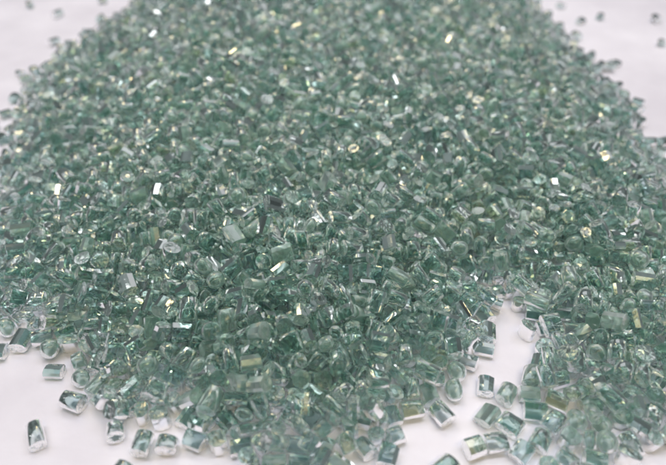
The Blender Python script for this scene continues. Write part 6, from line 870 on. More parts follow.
7,941,2330,70,45,28,89,21,2941,2354,86,0,46,6,25,3011,2326,73,29,32,106,4,3155,2308,63,93,-21,10,10,710,2377,50,4,38,50,31,785,2366,60,76,-3,109,14,837,2365,66,26,44,81,23,2972,2416,83,117,37,99,
0,3041,2385,90,64,19,4,0,3126,2366,54,92,26,108,31,3337,2406,69,71,28,83,33,754,2418,74,7,36,19,1,805,2411,80,39,50,27,11,863,2425,75,110,87,102,17,938,2424,59,15,12,28,25,3010,2466,70,74,27,81,
15,3062,2478,62,98,18,22,6,3134,2483,62,0,77,81,16,3269,2457,54,100,17,25,12,562,2482,25,4,56,3,16,698,2494,69,9,25,29,3,756,2477,75,104,67,100,16,822,2486,68,3,23,78,22,2905,2512,61,102,78,12,
10,3097,2529,62,56,17,115,1,674,2566,71,107,28,26,18,794,2557,93,79,28,26,29,848,2561,86,27,31,87,24,2995,2581,79,39,-10,5,12,3057,2582,65,113,31,93,30,3153,2584,63,57,7,116,3,3253,2584,67,110,75,90,
16,652,2652,71,16,22,111,3,761,2644,60,6,20,49,13,835,2630,67,13,50,118,12,883,2608,72,97,25,66,0,3027,2643,86,113,46,92,32,3274,2642,63,13,-25,3,14,603,2699,70,109,17,85,9,751,2700,56,114,19,49,
19,806,2683,64,2,19,58,0,939,2703,66,29,70,108,23,2998,2702,74,81,28,17,33,3069,2689,73,7,20,18,8,3124,2705,62,115,23,7,14,3187,2701,61,116,-11,111,32,566,2752,55,55,28,88,12,702,2743,55,5,33,6,
22,3033,2765,77,1,76,29,17,3176,2761,85,105,56,83,25,3227,2729,73,1,52,117,8,3345,2749,55,7,29,79,7,665,2803,82,5,62,43,13,735,2820,74,19,45,113,30,816,2809,65,29,18,1,12,3066,2792,55,60,23,108,
17,3207,2854,77,107,17,28,11,606,2887,72,89,25,4,26,2972,2867,75,99,32,32,16,3114,2837,59,7,39,59,9,3158,2884,53,113,18,12,24,3256,2901,77,18,78,7,17,608,2930,55,86,16,9,4,669,2911,64,109,-13,96,
14,721,2942,74,22,31,54,12,793,2911,77,86,33,41,5,3115,2958,65,13,36,25,10,3198,2949,71,100,-23,110,11,3264,2950,57,90,33,74,6,576,3000,38,30,18,81,16,616,3016,57,8,27,88,10,708,3008,43,119,12,51,
0,3051,3002,62,76,18,1,11,3106,3016,48,74,25,94,10,3185,3008,76,33,32,53,18,3244,3009,30,30,61,100,16,3396,2969,34,77,-11,6,12,742,3060,51,6,-22,26,16,824,3055,60,80,41,90,10,2992,3057,66,102,35,32,
2,3079,3057,72,113,76,6,15,3136,3059,62,112,-29,101,13,3202,3047,32,116,44,47,32,3293,3044,49,61,22,105,9,708,3115,66,7,29,26,16,771,3141,61,29,7,119,9,840,3110,80,94,23,21,11,879,3101,72,97,31,81,
6,2970,3115,69,12,48,4,32,3174,3115,59,114,33,61,7,3225,3110,54,89,34,32,4,679,3166,79,14,34,68,12,816,3162,72,3,21,39,22,2994,3175,83,111,-5,8,13,3086,3171,70,2,27,94,8,3135,3183,69,108,6,44,
14,3185,3166,65,11,51,2,16,3244,3166,66,117,13,59,17,590,3224,54,109,-22,18,2,652,3230,60,13,-8,29,26,785,3224,68,4,35,33,8,2983,3229,71,7,33,91,6,3166,3234,80,110,69,3,22,3204,3225,65,45,30,30,
1,612,3278,47,111,-14,91,11,677,3301,70,113,71,16,5,737,3278,71,109,45,115,8,806,3280,51,33,35,35,3,942,3303,74,10,82,105,10,3016,3304,76,77,17,25,29,3072,3288,88,84,27,33,21,3203,3284,70,14,23,1,
14,656,3353,62,82,75,0,13,779,3324,49,113,46,3,16,838,3336,63,30,15,10,10,3108,3349,75,110,33,86,33,3165,3335,75,67,34,103,2,3226,3346,50,5,87,109,13,862,3410,63,103,39,119,30,929,3411,70,37,64,117,
2,1096,3406,87,55,27,92,14,3070,3408,76,15,13,73,5,3135,3411,68,11,34,87,29,3187,3422,56,15,36,57,12,3272,3416,67,88,31,91,5,779,3467,65,119,83,30,1,832,3477,67,0,44,91,18,893,3457,73,53,31,105,
12,2992,3469,80,24,36,104,20,3043,3462,89,118,-11,119,3,3113,3464,81,7,62,111,14,3162,3483,75,1,66,104,17,889,3515,70,95,40,1,1,934,3545,88,81,35,36,23,2798,3565,90,76,50,114,24,3011,3508,70,28,19,43,
3,3087,3541,66,14,43,78,22,3126,3530,55,22,22,85,12,3203,3516,57,4,35,50,19,827,3621,71,86,42,89,10,876,3604,77,2,-26,1,4,3038,3602,51,4,20,94,20,3107,3595,64,85,-13,114,4,3175,3602,53,115,45,57,
1,3238,3565,53,7,-22,92,15,798,3674,44,91,-24,116,12,876,3662,69,23,28,34,17,927,3658,70,61,30,93,10,1010,3660,71,112,30,80,17,2927,3667,76,111,50,1,8,2998,3658,61,22,26,8,2,3061,3664,54,113,76,3,
6,3261,3656,22,44,2,118,24,828,3734,61,95,28,1,2,897,3734,54,16,-28,107,24,957,3709,75,45,41,113,17,3031,3710,63,119,61,64,14,801,3780,48,119,14,119,4,867,3787,65,10,37,5,19,932,3785,62,106,43,103,
4,994,3800,56,71,32,31,17,1052,3797,65,37,43,117,19,3012,3770,53,83,27,87,23,3070,3758,69,0,32,22,4,3190,3767,66,109,15,55,0,832,3845,61,105,32,115,1,895,3853,75,12,35,33,24,957,3862,85,8,90,19,
11,1039,3851,79,72,14,111,3,1173,3839,93,52,36,31,5,2720,3855,92,97,32,38,9,2889,3858,76,4,26,68,33,3052,3824,64,88,35,104,0,3113,3839,79,23,26,26,14,3181,3846,69,119,64,9,29,3232,3824,66,35,62,107,
14,718,3914,73,52,36,15,14,777,3891,77,117,35,68,31,851,3905,66,21,32,70,16,943,3931,62,17,-24,107,10,1003,3917,73,47,41,112,8,1062,3894,78,0,-10,116,13,2872,3916,69,107,29,83,21,2928,3891,80,6,7,62,
9,3012,3907,55,119,23,89,31,3077,3914,51,54,48,1,6,3127,3904,38,0,18,90,10,3228,3887,69,62,32,112,30,763,3968,69,14,26,109,26,833,3962,62,73,25,37,27,901,3977,66,108,19,55,8,980,3992,55,17,18,54,
24,1038,3956,63,91,-18,111,17,1123,3955,62,32,53,90,4,1173,3978,80,67,28,33,15,1294,3962,80,118,58,95,14,2832,3974,78,21,31,116,11,2889,3969,86,6,14,52,20,2980,3969,79,103,35,29,
12,3013,3966,57,11,45,74,31,3101,3981,63,9,26,80,13,3153,3969,62,113,40,26,21,3219,3949,78,0,-9,118,2,3280,3922,65,71,39,116,23,721,4001,71,118,27,30,12,807,4013,61,45,36,92,16,859,4020,62,11,41,41,
9,931,4044,84,49,45,114,10,1016,4032,75,0,50,116,13,1077,3986,65,95,8,86,4,1144,4043,70,31,77,4,8,1216,4029,59,5,30,24,13,1274,4019,55,13,29,78,8,2531,4041,87,83,16,37,21,2721,4031,75,119,-27,93,
10,2862,4017,62,115,79,4,18,2923,4041,62,11,18,88,10,3001,4029,71,0,11,110,2,3060,4037,79,71,11,4,8,3131,4044,50,88,20,91,8,3169,4018,37,56,39,24,16,3253,4009,39,68,33,33,2,753,4108,52,40,34,34,
25,828,4089,58,64,21,96,4,916,4087,43,33,41,41,1,988,4081,72,29,69,8,24,1047,4087,76,8,48,21,3,1094,4078,79,80,55,12,24,1176,4091,75,96,-27,1,1,1246,4097,53,96,23,95,10,1437,4097,63,79,38,103,
13,1693,4103,78,17,8,2,7,2254,4081,85,102,24,39,10,2381,4063,80,67,16,100,15,2562,4095,85,119,87,7,13,2612,4072,88,100,-9,6,4,2702,4085,71,59,47,5,3,2766,4072,68,12,44,81,30,2825,4070,61,3,16,99,
8,2887,4096,48,18,74,0,1,2967,4089,66,104,27,14,13,3018,4100,70,36,51,104,7,3083,4083,61,23,27,42,5,3151,4125,61,10,88,105,31,3234,4090,55,12,32,15,15,3281,4085,55,42,9,19,9,851,4170,81,116,26,102,
18,936,4169,61,119,29,74,9,1007,4123,62,13,26,114,2,1065,4157,73,3,29,0,3,1146,4147,81,9,37,82,14,1220,4153,84,95,23,73,18,1281,4154,65,30,-11,105,2,1353,4163,71,42,66,116,31,1411,4160,70,88,35,34,
29,1525,4135,86,87,28,96,0,1620,4167,73,60,48,0,12,1681,4150,73,107,41,61,24,1742,4145,76,92,31,87,13,2317,4153,72,76,55,104,9,2524,4144,63,60,18,117,33,2599,4133,57,0,-26,100,
27,2668,4142,61,113,33,35,29,2748,4161,71,112,55,77,15,2805,4171,65,99,18,48,22,2869,4152,81,106,-29,6,13,2931,4145,71,97,33,30,6,2991,4151,64,65,23,118,31,3049,4137,64,102,44,116,
1,3110,4160,52,6,39,76,32,3207,4212,58,55,34,117,9,3257,4180,47,35,14,114,28,884,4190,46,14,32,110,5,971,4243,67,64,36,8,21,1059,4210,59,1,23,51,5,1118,4205,40,78,40,29,20,1186,4200,65,10,-29,107,
26,1254,4220,64,1,34,76,18,1319,4224,71,10,26,93,7,1373,4226,72,1,12,46,23,1453,4225,54,108,90,106,7,1525,4202,73,8,34,46,11,1580,4227,77,119,10,119,10,1650,4230,68,16,-11,99,6,1703,4243,60,91,52,89,
25,1750,4218,72,6,85,116,27,1826,4186,58,115,31,93,22,1893,4198,64,27,-15,115,10,1970,4198,85,90,28,8,17,2034,4201,78,94,48,102,0,2122,4221,76,21,27,28,11,2306,4206,67,118,89,29,
14,2357,4200,69,108,-27,119,23,2406,4226,77,0,43,98,17,2501,4205,74,29,-22,114,19,2575,4216,69,67,30,0,26,2647,4207,68,59,30,89,21,2714,4199,60,38,28,7,31,2767,4219,70,18,37,27,
26,2837,4211,71,16,32,85,24,2882,4211,60,94,23,21,21,2956,4203,73,3,28,50,24,3029,4208,55,21,-22,11,10,3096,4240,61,0,33,64,10,3208,4264,22,117,30,56,16,1012,4280,34,23,40,27,22,1046,4303,65,5,35,45,
9,1152,4275,33,57,12,7,15,1225,4271,71,100,-23,16,28,1271,4301,84,9,-21,118,15,1346,4285,70,41,32,91,6,1396,4282,54,86,36,33,5,1461,4282,48,110,-15,107,13,1522,4262,48,22,16,44,
4,1604,4276,59,9,25,103,18,1675,4281,56,69,29,19,11,1818,4247,62,118,34,50,9,1878,4257,55,28,17,24,14,1926,4239,65,116,26,46,15,2067,4269,66,99,29,69,17,2122,4287,74,98,34,61,
12,2212,4278,82,119,36,103,13,2271,4264,70,5,35,118,8,2326,4280,60,118,52,118,12,2382,4263,61,23,19,30,8,2463,4269,55,6,43,23,4,2521,4266,63,114,20,48,3,2609,4270,61,0,24,4,14,2662,4268,81,119,83,5,
2,2729,4300,59,59,35,107,22,2789,4281,56,98,15,93,25,2853,4259,80,106,53,12,7,2921,4266,78,36,-3,117,12,2957,4303,49,117,40,49,0,3074,4399,27,14,90,115,15,1072,4354,39,22,41,12,
25,1158,4376,64,44,30,39,25,1218,4358,75,36,29,99,18,1308,4350,66,95,-22,109,32,1373,4354,72,104,-14,103,1,1429,4363,66,37,37,9,13,1496,4362,81,91,34,38,22,1562,4342,47,44,20,97,
2,1638,4312,65,2,25,18,3,1708,4348,66,66,39,27,18,1794,4344,73,80,42,112,9,1840,4307,59,17,21,97,26,1911,4316,70,66,30,111,11,1966,4287,66,74,25,23,17,2030,4314,79,3,83,91,25,2100,4337,83,78,33,9,
32,2175,4333,69,115,37,42,25,2228,4330,93,112,58,39,31,2284,4328,54,14,89,112,14,2367,4312,80,3,35,91,10,2424,4318,70,7,39,96,7,2494,4347,66,29,45,76,5,2570,4338,68,96,79,105,6,2617,4322,42,75,29,35,
22,2673,4320,54,118,24,30,10,2743,4368,56,113,30,77,15,2823,4331,56,4,79,115,9,2897,4321,65,110,22,26,2,1285,4411,65,9,21,51,33,1337,4395,60,111,33,73,19,1420,4419,51,4,-16,100,
17,1466,4417,63,45,25,81,32,1536,4405,58,28,-17,6,22,1609,4419,55,24,41,6,1,1659,4388,74,108,-3,100,9,1749,4403,64,82,36,27,18,1791,4403,72,94,32,90,7,1849,4401,54,105,22,7,31,1946,4378,80,107,14,8,
4,2002,4387,63,43,23,91,13,2058,4373,59,114,36,118,19,2125,4405,71,119,77,22,23,2200,4420,52,111,81,3,22,2271,4394,61,65,24,119,18,2333,4380,60,94,30,93,1,2390,4390,60,68,21,12,9,2461,4378,75,92,5,87,
5,2530,4404,70,109,32,83,15,2582,4407,56,86,12,30,22,2634,4418,66,62,27,119,9,2714,4419,67,8,79,0,24,2785,4430,61,25,30,46,32,2852,4374,64,68,33,104,3,1573,4459,70,54,31,35,32,1636,4473,28,79,51,112,
27,1701,4465,58,108,35,116,13,1780,4457,59,5,-5,33,7,1822,4496,63,24,33,45,24,1903,4468,68,4,-19,109,30,1977,4473,61,101,45,25,6,2038,4435,53,91,47,105,14,2087,4451,64,100,27,63,
24,2193,4460,71,11,77,0,3,2240,4492,57,12,33,94,17,2320,4441,59,117,-30,117,6,2377,4424,29,27,19,92,10,2400,4466,66,50,27,102,13,2500,4454,48,8,74,10,0,1767,4544,68,53,36,100,20,1867,4536,56,2,90,17,
5,1945,4522,65,97,80,8,4,2003,4523,45,111,42,29,15,2052,4522,41,118,9,96,31,2137,4501,60,55,55,6,13,3068,1072,83,69,30,25,16,3023,1099,75,14,51,104,10,3137,1154,92,6,-9,11,10,3081,1188,98,8,30,7,
6,3155,1212,64,81,40,12,6,3090,1269,77,10,-19,113,27,1607,1311,97,72,12,0,17,1812,1287,85,115,43,63,16,3122,1293,96,16,42,46,0,3195,1308,107,19,46,68,11,1499,1356,86,54,16,114,11,1560,1364,97,96,46,7,
12,3181,1357,91,36,25,89,14,1728,1386,92,113,41,116,12,1809,1391,97,21,21,64,28,2025,1424,108,7,83,15,33,3188,1414,106,58,42,5,29,1493,1456,92,85,35,96,25,1928,1466,97,118,34,107,
33,2076,1449,119,118,15,38,18,3227,1500,93,99,-22,111,18,1319,1530,99,19,23,88,15,1530,1531,123,29,10,119,6,1608,1509,117,108,13,75,18,1671,1528,91,42,18,28,28,1954,1517,92,37,11,90,
25,3375,1519,62,61,44,111,20,1166,1593,101,116,49,1,30,1304,1622,88,12,49,114,23,1511,1591,78,111,30,36,19,1564,1603,91,47,26,103,17,1929,1590,106,119,27,11,11,1980,1570,106,90,32,74,
15,2165,1621,97,94,75,9,13,3508,1610,20,0,90,115,11,1125,1650,101,47,29,87,16,1192,1657,95,3,24,35,13,1266,1683,93,85,12,2,18,1351,1669,113,98,31,77,26,1715,1654,100,4,32,119,8,2082,1656,111,39,17,24,
5,2142,1658,119,13,72,117,15,2323,1692,95,15,27,48,33,3259,1631,102,20,51,35,16,1229,1722,98,7,49,59,17,1573,1714,106,113,-17,3,33,1685,1742,117,95,20,88,26,1754,1748,79,18,10,22,
18,2181,1706,111,92,27,25,13,2259,1708,115,118,81,0,2,2617,1705,107,112,8,77,28,2761,1764,76,41,15,97,33,3301,1759,85,26,32,38,6,1081,1784,99,11,42,45,8,1210,1757,107,37,39,17,
9,1265,1784,108,107,-18,13,12,1949,1783,111,98,66,5,12,1994,1781,96,3,-21,85,4,2043,1771,102,85,31,28,0,2156,1769,109,110,27,37,32,2849,1749,70,5,21,21,8,959,1845,95,29,25,19,
14,1123,1819,97,113,-15,12,8,1242,1863,86,116,36,94,14,2124,1858,104,1,17,107,16,2433,1809,102,2,31,59,10,2770,1858,109,102,-24,104,2,2887,1822,90,10,45,10,8,1020,1873,68,26,37,2,
1,1938,1904,105,72,46,15,12,2338,1878,122,1,-17,115,0,2592,1923,114,65,44,9,11,2731,1904,116,114,46,57,8,2850,1893,112,15,44,84,21,1155,1971,113,41,40,31,28,1246,1984,101,38,33,85,
19,2232,1958,108,45,30,20,12,2506,1960,89,16,42,55,8,2635,1985,106,19,52,17,10,2823,1979,127,9,-26,15,32,2884,1969,114,59,19,6,16,984,2039,85,110,33,104,17,1072,2021,95,119,20,54,
20,1137,2028,105,17,71,8,9,1194,2011,105,17,22,35,18,1261,2041,110,109,-20,18,21,1406,2062,96,36,71,12,0,1871,2030,100,32,23,98,32,2785,2021,113,16,37,44,33,2863,2026,112,118,21,73,
11,2921,2019,101,118,82,88,9,2985,2026,89,29,35,31,0,1038,2081,115,119,69,9,18,1166,2086,120,119,-18,5,12,1236,2090,118,23,-17,7,11,1836,2078,86,119,15,12,7,2777,2071,123,69,16,119,
6,2838,2075,111,30,79,0,29,2904,2081,94,113,42,67,15,2950,2112,89,77,33,110,10,986,2139,116,21,24,33,25,1202,2147,126,25,-18,107,3,2804,2139,114,47,32,100,9,2882,2134,97,22,14,19,
13,2933,2173,85,86,15,88,2,966,2215,90,29,24,80,4,1018,2208,101,78,51,24,9,1213,2206,127,15,34,41,33,2844,2207,119,1,49,13,6,2977,2216,106,69,36,97,6,3033,2222,94,117,54,106,23,3166,2213,81,33,22,46,
12,994,2271,121,104,56,78,18,2802,2252,98,21,36,91,24,2867,2274,103,74,30,27,13,2946,2279,105,73,23,85,31,3007,2299,115,9,36,74,3,3069,2278,105,60,29,1,14,992,2344,101,114,19,23,
13,1043,2316,118,23,40,118,26,1105,2320,125,9,-17,102,13,2844,2341,109,37,26,42,16,2986,2358,116,11,34,51,27,3063,2332,107,29,26,89,8,3105,2336,97,119,89,3,1,800,2368,119,29,39,96,
9,994,2405,111,97,71,114,19,1052,2359,119,108,6,94,2,1156,2388,122,20,32,18,14,2885,2393,103,89,-8,7,8,2941,2400,108,73,19,119,13,3104,2389,99,8,26,90,33,950,2456,104,117,22,55,
3,1030,2438,110,90,13,114,2,1093,2429,115,108,12,1,4,2762,2427,130,70,24,19,6,2837,2416,108,18,26,85,27,3064,2446,87,72,33,110,30,3118,2447,93,101,32,51,31,3172,2449,80,102,32,71,
11,797,2498,108,21,40,27,7,855,2511,98,116,24,55,33,929,2509,113,112,-23,12,13,986,2525,118,15,68,9,1,1066,2514,139,20,-22,15,1,1113,2478,129,6,45,39,24,1870,2521,128,1,44,66,8,2765,2488,113,1,30,30,
11,2821,2474,117,113,84,117,22,2882,2505,111,105,38,31,11,2942,2518,105,2,-23,96,18,2991,2537,106,91,26,64,24,897,2566,118,114,44,36,33,1040,2565,123,101,26,69,10,2895,2574,90,47,27,31,
10,789,2622,100,105,29,26,12,2919,2632,97,102,32,26,30,2992,2626,123,104,20,68,30,709,2724,91,69,10,104,16,826,2684,91,9,-19,115,27,890,2668,90,54,34,93,11,962,2673,105,9,39,2,0,2781,2689,109,4,33,98,
11,2856,2690,90,3,85,1,8,2910,2692,102,22,26,87,10,810,2748,86,117,90,27,18,870,2728,85,7,27,38,4,920,2743,98,104,50,45,2,980,2732,109,53,52,119,33,2824,2768,112,24,21,111,9,2875,2753,107,15,30,83,
12,2944,2761,113,6,84,96,18,890,2791,101,20,32,77,9,947,2793,113,52,23,28,6,2847,2816,92,4,42,69,19,2909,2810,113,118,38,64,1,2991,2811,113,109,81,116,15,806,2866,112,113,7,65,
18,850,2870,109,11,33,26,17,927,2892,115,20,24,93,7,2813,2870,110,114,-11,118,22,2877,2864,107,66,49,6,2,2938,2874,101,44,10,9,3,3022,2870,100,89,26,92,10,3089,2868,85,74,37,23,
23,891,2936,122,3,-19,11,33,950,2968,117,35,26,20,0,1012,2925,130,117,31,99,14,2851,2911,115,95,80,15,14,2915,2925,96,36,30,92,33,3004,2946,88,6,39,63,22,3052,2940,82,21,28,89,
15,3098,2911,60,98,-20,111,14,747,3002,71,16,77,115,18,869,2983,131,18,72,105,25,924,3015,120,91,28,7,26,993,2997,115,90,-2,103,10,1057,2961,120,36,-1,118,18,2810,3005,106,118,43,97,
0,2892,2983,110,53,33,92,23,3015,3000,113,39,48,13,27,3087,3003,99,7,12,53,13,787,3048,86,109,80,116,32,883,3049,123,110,-11,0,33,952,3078,107,45,41,32,31,2845,3054,107,80,47,16,
5,2966,3059,117,3,-17,3,14,3036,3059,100,98,-13,4,28,3185,3062,77,19,16,52,12,744,3103,89,0,89,27,11,868,3087,123,118,63,36,21,927,3114,85,111,-15,118,7,2874,3105,111,13,32,41,15,2936,3102,102,8,49,7,
2,2998,3119,104,5,13,1,8,781,3193,115,87,38,111,27,845,3168,104,6,22,37,6,915,3203,81,106,27,2,18,955,3159,104,101,24,20,14,1027,3161,111,99,19,56,28,1095,3146,125,15,36,38,2,2829,3152,116,113,27,31,
15,2896,3182,78,12,21,59,8,2933,3145,105,31,-13,6,15,799,3239,99,66,35,5,12,851,3253,96,33,35,3,6,928,3253,96,37,35,107,11,1054,3204,113,102,19,104,4,2756,3223,117,16,65,23,19,2932,3228,100,10,24,39,
12,787,3281,93,55,23,7,16,836,3295,82,14,-7,112,7,886,3305,99,119,67,21,4,940,3302,130,33,23,87,12,993,3283,90,45,50,4,17,1092,3258,111,105,70,103,17,1140,3291,112,83,8,4,4,1198,3291,114,38,25,94,
9,1281,3282,117,69,36,90,25,2901,3289,100,5,-28,16,9,2977,3277,110,18,24,76,6,3030,3264,97,93,47,90,6,861,3362,98,86,35,37,18,918,3359,103,72,20,28,4,975,3377,105,84,36,42,29,1039,3358,116,29,28,92,
28,1121,3351,104,63,45,118,17,1288,3338,112,3,-15,5,8,3265,3372,78,29,18,0,5,885,3421,114,70,12,18,29,950,3432,114,3,-26,104,25,1007,3413,111,80,33,103,24,1065,3412,119,17,39,39,
32,2575,3442,124,113,24,69,23,2845,3417,109,6,88,23,10,2972,3386,101,113,28,21,13,3034,3383,105,61,25,111,8,817,3447,95,104,79,119,11,929,3481,95,95,43,28,4,985,3487,100,52,32,112,
12,1047,3479,110,24,-29,0,20,1118,3484,104,59,25,12,17,1189,3470,89,115,27,92,4,2825,3491,89,111,19,84,11,2875,3502,95,67,40,100,20,2965,3453,125,97,40,99,24,3000,3477,127,111,25,93,
16,969,3554,107,12,48,19,17,1023,3528,87,104,-27,111,18,1100,3534,91,108,22,58,4,1165,3539,112,16,47,80,7,2738,3551,119,118,34,98,13,2851,3553,108,96,12,13,10,2913,3538,113,103,35,40,
31,2955,3557,94,3,32,30,32,3034,3545,68,0,75,12,5,1000,3599,79,10,73,117,29,1066,3601,97,17,71,6,6,1114,3625,94,102,12,19,0,2809,3613,115,28,76,117,24,2886,3608,117,34,74,10,31,2941,3615,93,107,10,31,
13,3004,3615,87,73,24,96,16,889,3654,108,0,-28,101,16,956,3660,100,100,20,83,14,1033,3660,114,2,10,111,11,1087,3701,98,115,48,21,1,1327,3662,133,62,43,0,15,2691,3672,109,1,34,31,
14,2767,3662,125,12,31,91,21,2850,3666,99,2,29,87,16,2900,3667,112,69,32,87,17,2982,3670,107,115,30,38,15,3039,3652,86,85,33,95,18,968,3753,87,3,21,53,30,1048,3741,79,101,14,10,
26,1132,3734,107,99,44,7,10,1237,3721,110,107,70,109,10,2685,3723,122,98,26,117,17,2747,3726,133,13,-5,4,10,2831,3732,114,44,29,87,32,2887,3725,95,102,41,21,20,2944,3728,106,110,17,24,
33,3099,3702,71,23,47,12,18,823,3778,100,70,10,119,25,888,3810,121,98,50,108,28,957,3804,100,100,79,1,13,1015,3790,110,84,-13,4,4,1096,3785,98,32,27,32,7,1154,3787,121,73,10,8,
29,1215,3789,128,21,-22,109,18,2234,3777,127,97,20,87,3,2697,3790,94,109,33,85,1,2822,3809,105,37,-17,118,6,2903,3772,89,0,-28,25,31,2982,3764,94,113,51,23,12,856,3862,103,11,81,97,
11,915,3865,110,119,23,87,12,1001,3845,99,27,40,46,7,1079,3844,117,31,25,29,11,1127,3844,109,15,37,31,3,1200,3857,132,105,21,86,15,1283,3868,121,8,46,111,30,1906,3864,114,113,53,65,
15,2674,3855,107,103,25,38,11,2760,3872,114,91,-7,97,6,2799,3878,108,114,1,14,3,2851,3855,123,97,88,118,20,2927,3826,83,97,48,80,14,2998,3812,93,80,33,82,0,3059,3852,115,97,-26,117,
15,3147,3822,110,87,-18,7,19,3224,3838,103,4,31,21,12,820,3904,106,4,47,4,9,891,3918,106,20,69,5,12,941,3917,107,32,28,23,5,1024,3895,115,14,31,25,14,1109,3898,91,86,85,119,32,1158,3894,106,26,40,71,
5,1232,3914,129,100,50,44,3,1315,3903,144,110,10,74,11,1367,3935,105,116,-21,31,0,1445,3946,112,6,-19,116,5,1581,3906,116,43,21,101,13,1638,3933,122,106,52,95,11,1761,3910,107,21,13,15,
8,1984,3931,100,108,46,62,5,2108,3936,111,110,47,43,18,2255,3925,118,111,47,14,1,2499,3932,109,89,36,48,14,2575,3915,117,24,-18,7,16,2628,3927,102,73,19,29,16,2727,3918,112,43,14,1,
6,2765,3926,90,99,35,28,18,2825,3918,86,47,26,85,22,2889,3916,116,70,30,95,0,2971,3914,106,24,7,33,5,3043,3901,96,106,44,66,4,3116,3920,96,4,10,8,3,3167,3910,73,58,35,114,5,857,3960,102,23,29,90,
32,945,3967,96,22,34,37,14,984,3987,114,87,-6,107,7,1073,3951,108,82,19,18,16,1130,3979,105,68,23,97,4,1218,3989,98,48,33,93,11,1258,3997,114,10,-15,101,7,1333,3991,114,0,39,110,
24,1415,4007,104,89,-16,13,14,1476,4005,108,36,35,44,9,1535,4015,119,109,37,45,13,1602,3966,106,44,32,20,16,1661,3976,122,107,-13,106,28,1735,3959,109,115,13,74,12,1906,3992,101,81,36,28,
30,2078,3994,112,73,37,31,17,2148,3968,104,26,39,41,14,2353,3946,99,3,38,38,23,2402,3973,102,6,73,22,17,2449,3958,107,80,53,9,4,2522,3984,117,12,87,99,6,2594,3969,95,64,30,100,
11,2643,3980,111,5,18,68,28,2727,3973,100,110,-15,0,21,2792,3989,102,8,49,65,10,2860,3994,123,113,79,98,24,2943,3973,90,22,29,85,28,3026,3964,116,6,46,62,3,3064,3955,96,113,75,2,
5,3139,3991,99,15,-21,23,24,3200,3987,74,5,53,111,14,829,4014,103,3,44,119,9,878,4047,91,101,44,35,18,973,4049,111,4,18,1,6,1057,4021,95,61,20,1,12,1107,4028,103,40,48,0,14,1188,4046,105,43,38,99,
16,1257,4045,84,4,41,34,1,1329,4010,67,85,40,91,19,1375,4070,108,114,-21,25,1,1449,4059,117,11,7,54,16,1509,4061,109,13,33,17,3,1577,4039,97,91,42,42,25,1636,4028,100,51,35,25,
22,1683,4039,115,48,30,88,4,1777,4032,129,64,35,0,33,1837,4049,112,115,16,74,1,1905,4046,106,17,-13,116,2,1988,4031,109,80,15,3,10,2089,4044,97,17,29,95,10,2179,4031,103,16,30,92,
15,2240,4016,96,11,40,61,1,2339,4043,98,31,29,31,15,2381,4015,118,88,30,74,3,2440,4017,95,26,24,74,31,2474,4070,108,12,83,115,5,2566,4019,110,119,-15,98,5,2620,4024,119,2,84,7,
13,2684,4026,106,100,30,96,15,2757,4034,98,40,37,99,13,2817,4035,91,28,-15,109,6,2911,4008,98,34,45,28,18,2961,4040,100,119,-16,116,7,3023,4031,126,118,21,61,17,3127,4059,101,104,-11,95,
18,3205,4031,65,36,-13,117,2,871,4117,64,3,85,14,17,946,4110,85,102,44,34,4,979,4144,104,98,28,101,10,1055,4116,111,110,-14,28,2,1116,4118,114,8,-14,1,17,1193,4117,116,119,-14,88,
2,1289,4104,75,29,40,34,16,1331,4096,80,100,4,86,14,1414,4113,124,6,31,112,9,1476,4114,102,62,33,5,32,1548,4095,96,72,41,102,12,1596,4103,80,19,77,22,2,1649,4087,87,69,11,113,
18,1758,4088,116,13,71,108,11,1866,4101,102,89,38,97,29,2003,4086,101,118,-27,3,11,2135,4079,93,31,71,0,19,2211,4075,99,83,36,99,27,2284,4093,115,7,12,58,17,2349,4106,97,4,36,25,
28,2412,4096,108,106,34,3,13,2456,4127,104,27,26,95,25,2524,4101,115,114,18,112,4,2575,4081,140,76,-8,113,21,2648,4093,113,117,-10,116,10,2727,4108,105,4,46,22,26,2804,4115,104,87,13,10,
7,2871,4110,102,28,21,17,7,2914,4087,92,38,33,21,4,2982,4091,117,49,26,18,12,3059,4088,110,8,26,37,21,3120,4110,90,116,75,9,2,3182,4077,71,113,-29,1,4,1003,4189,81,77,38,100,
19,1038,4202,104,13,-24,98,26,1109,4178,94,90,46,25,20,1175,4183,119,30,51,3,0,1262,4189,126,39,15,12,5,1316,4179,110,119,75,7,3,1385,4180,115,115,-29,25,4,1442,4188,96,4,46,23,
3,1490,4169,114,4,61,39,18,1567,4166,103,70,22,101,7,1653,4181,115,15,20,46,3,1716,4156,114,11,31,87,0,1770,4147,118,70,31,86,5,1828,4152,108,104,7,113,17,1896,4152,121,112,80,15,
14,1966,4139,114,117,47,59,18,2025,4141,107,109,-19,4,18,2104,4161,109,65,35,23,1,2172,4141,101,109,29,85,10,2222,4135,109,5,49,2,0,2282,4161,119,111,82,9,2,2366,4160,99,17,13,43,
31,2441,4178,96,52,20,118,12,2503,4160,103,81,47,112,3,2571,4175,91,75,41,100,2,2639,4133,93,26,-16,4,10,2690,4171,108,98,-27,117,27,2757,4165,106,4,83,87,10,2841,4181,124,1,32,8,
31,2910,4146,120,3,29,119,8,2968,4147,102,8,56,7,16,3062,4186,70,43,-15,1,4,3078,4157,97,3,-15,0,9,1094,4245,79,10,-10,38,1,1150,4246,78,41,74,4,25,1198,4234,107,8,-18,107,20,1271,4242,102,58,34,0,
27,1341,4249,111,116,34,30,32,1416,4249,93,72,34,95,5,1477,4241,93,20,31,44,14,1542,4235,106,64,16,19,25,1604,4245,128,97,19,49,6,1688,4203,74,40,47,97,29,1737,4213,113,35,57,7,
27,1799,4205,118,101,42,111,10,1860,4204,115,94,20,100,23,1933,4232,124,89,46,92,10,2015,4223,125,67,40,27,31,2071,4233,100,17,26,99,28,2140,4221,120,47,31,85,18,2191,4197,100,40,31,85,
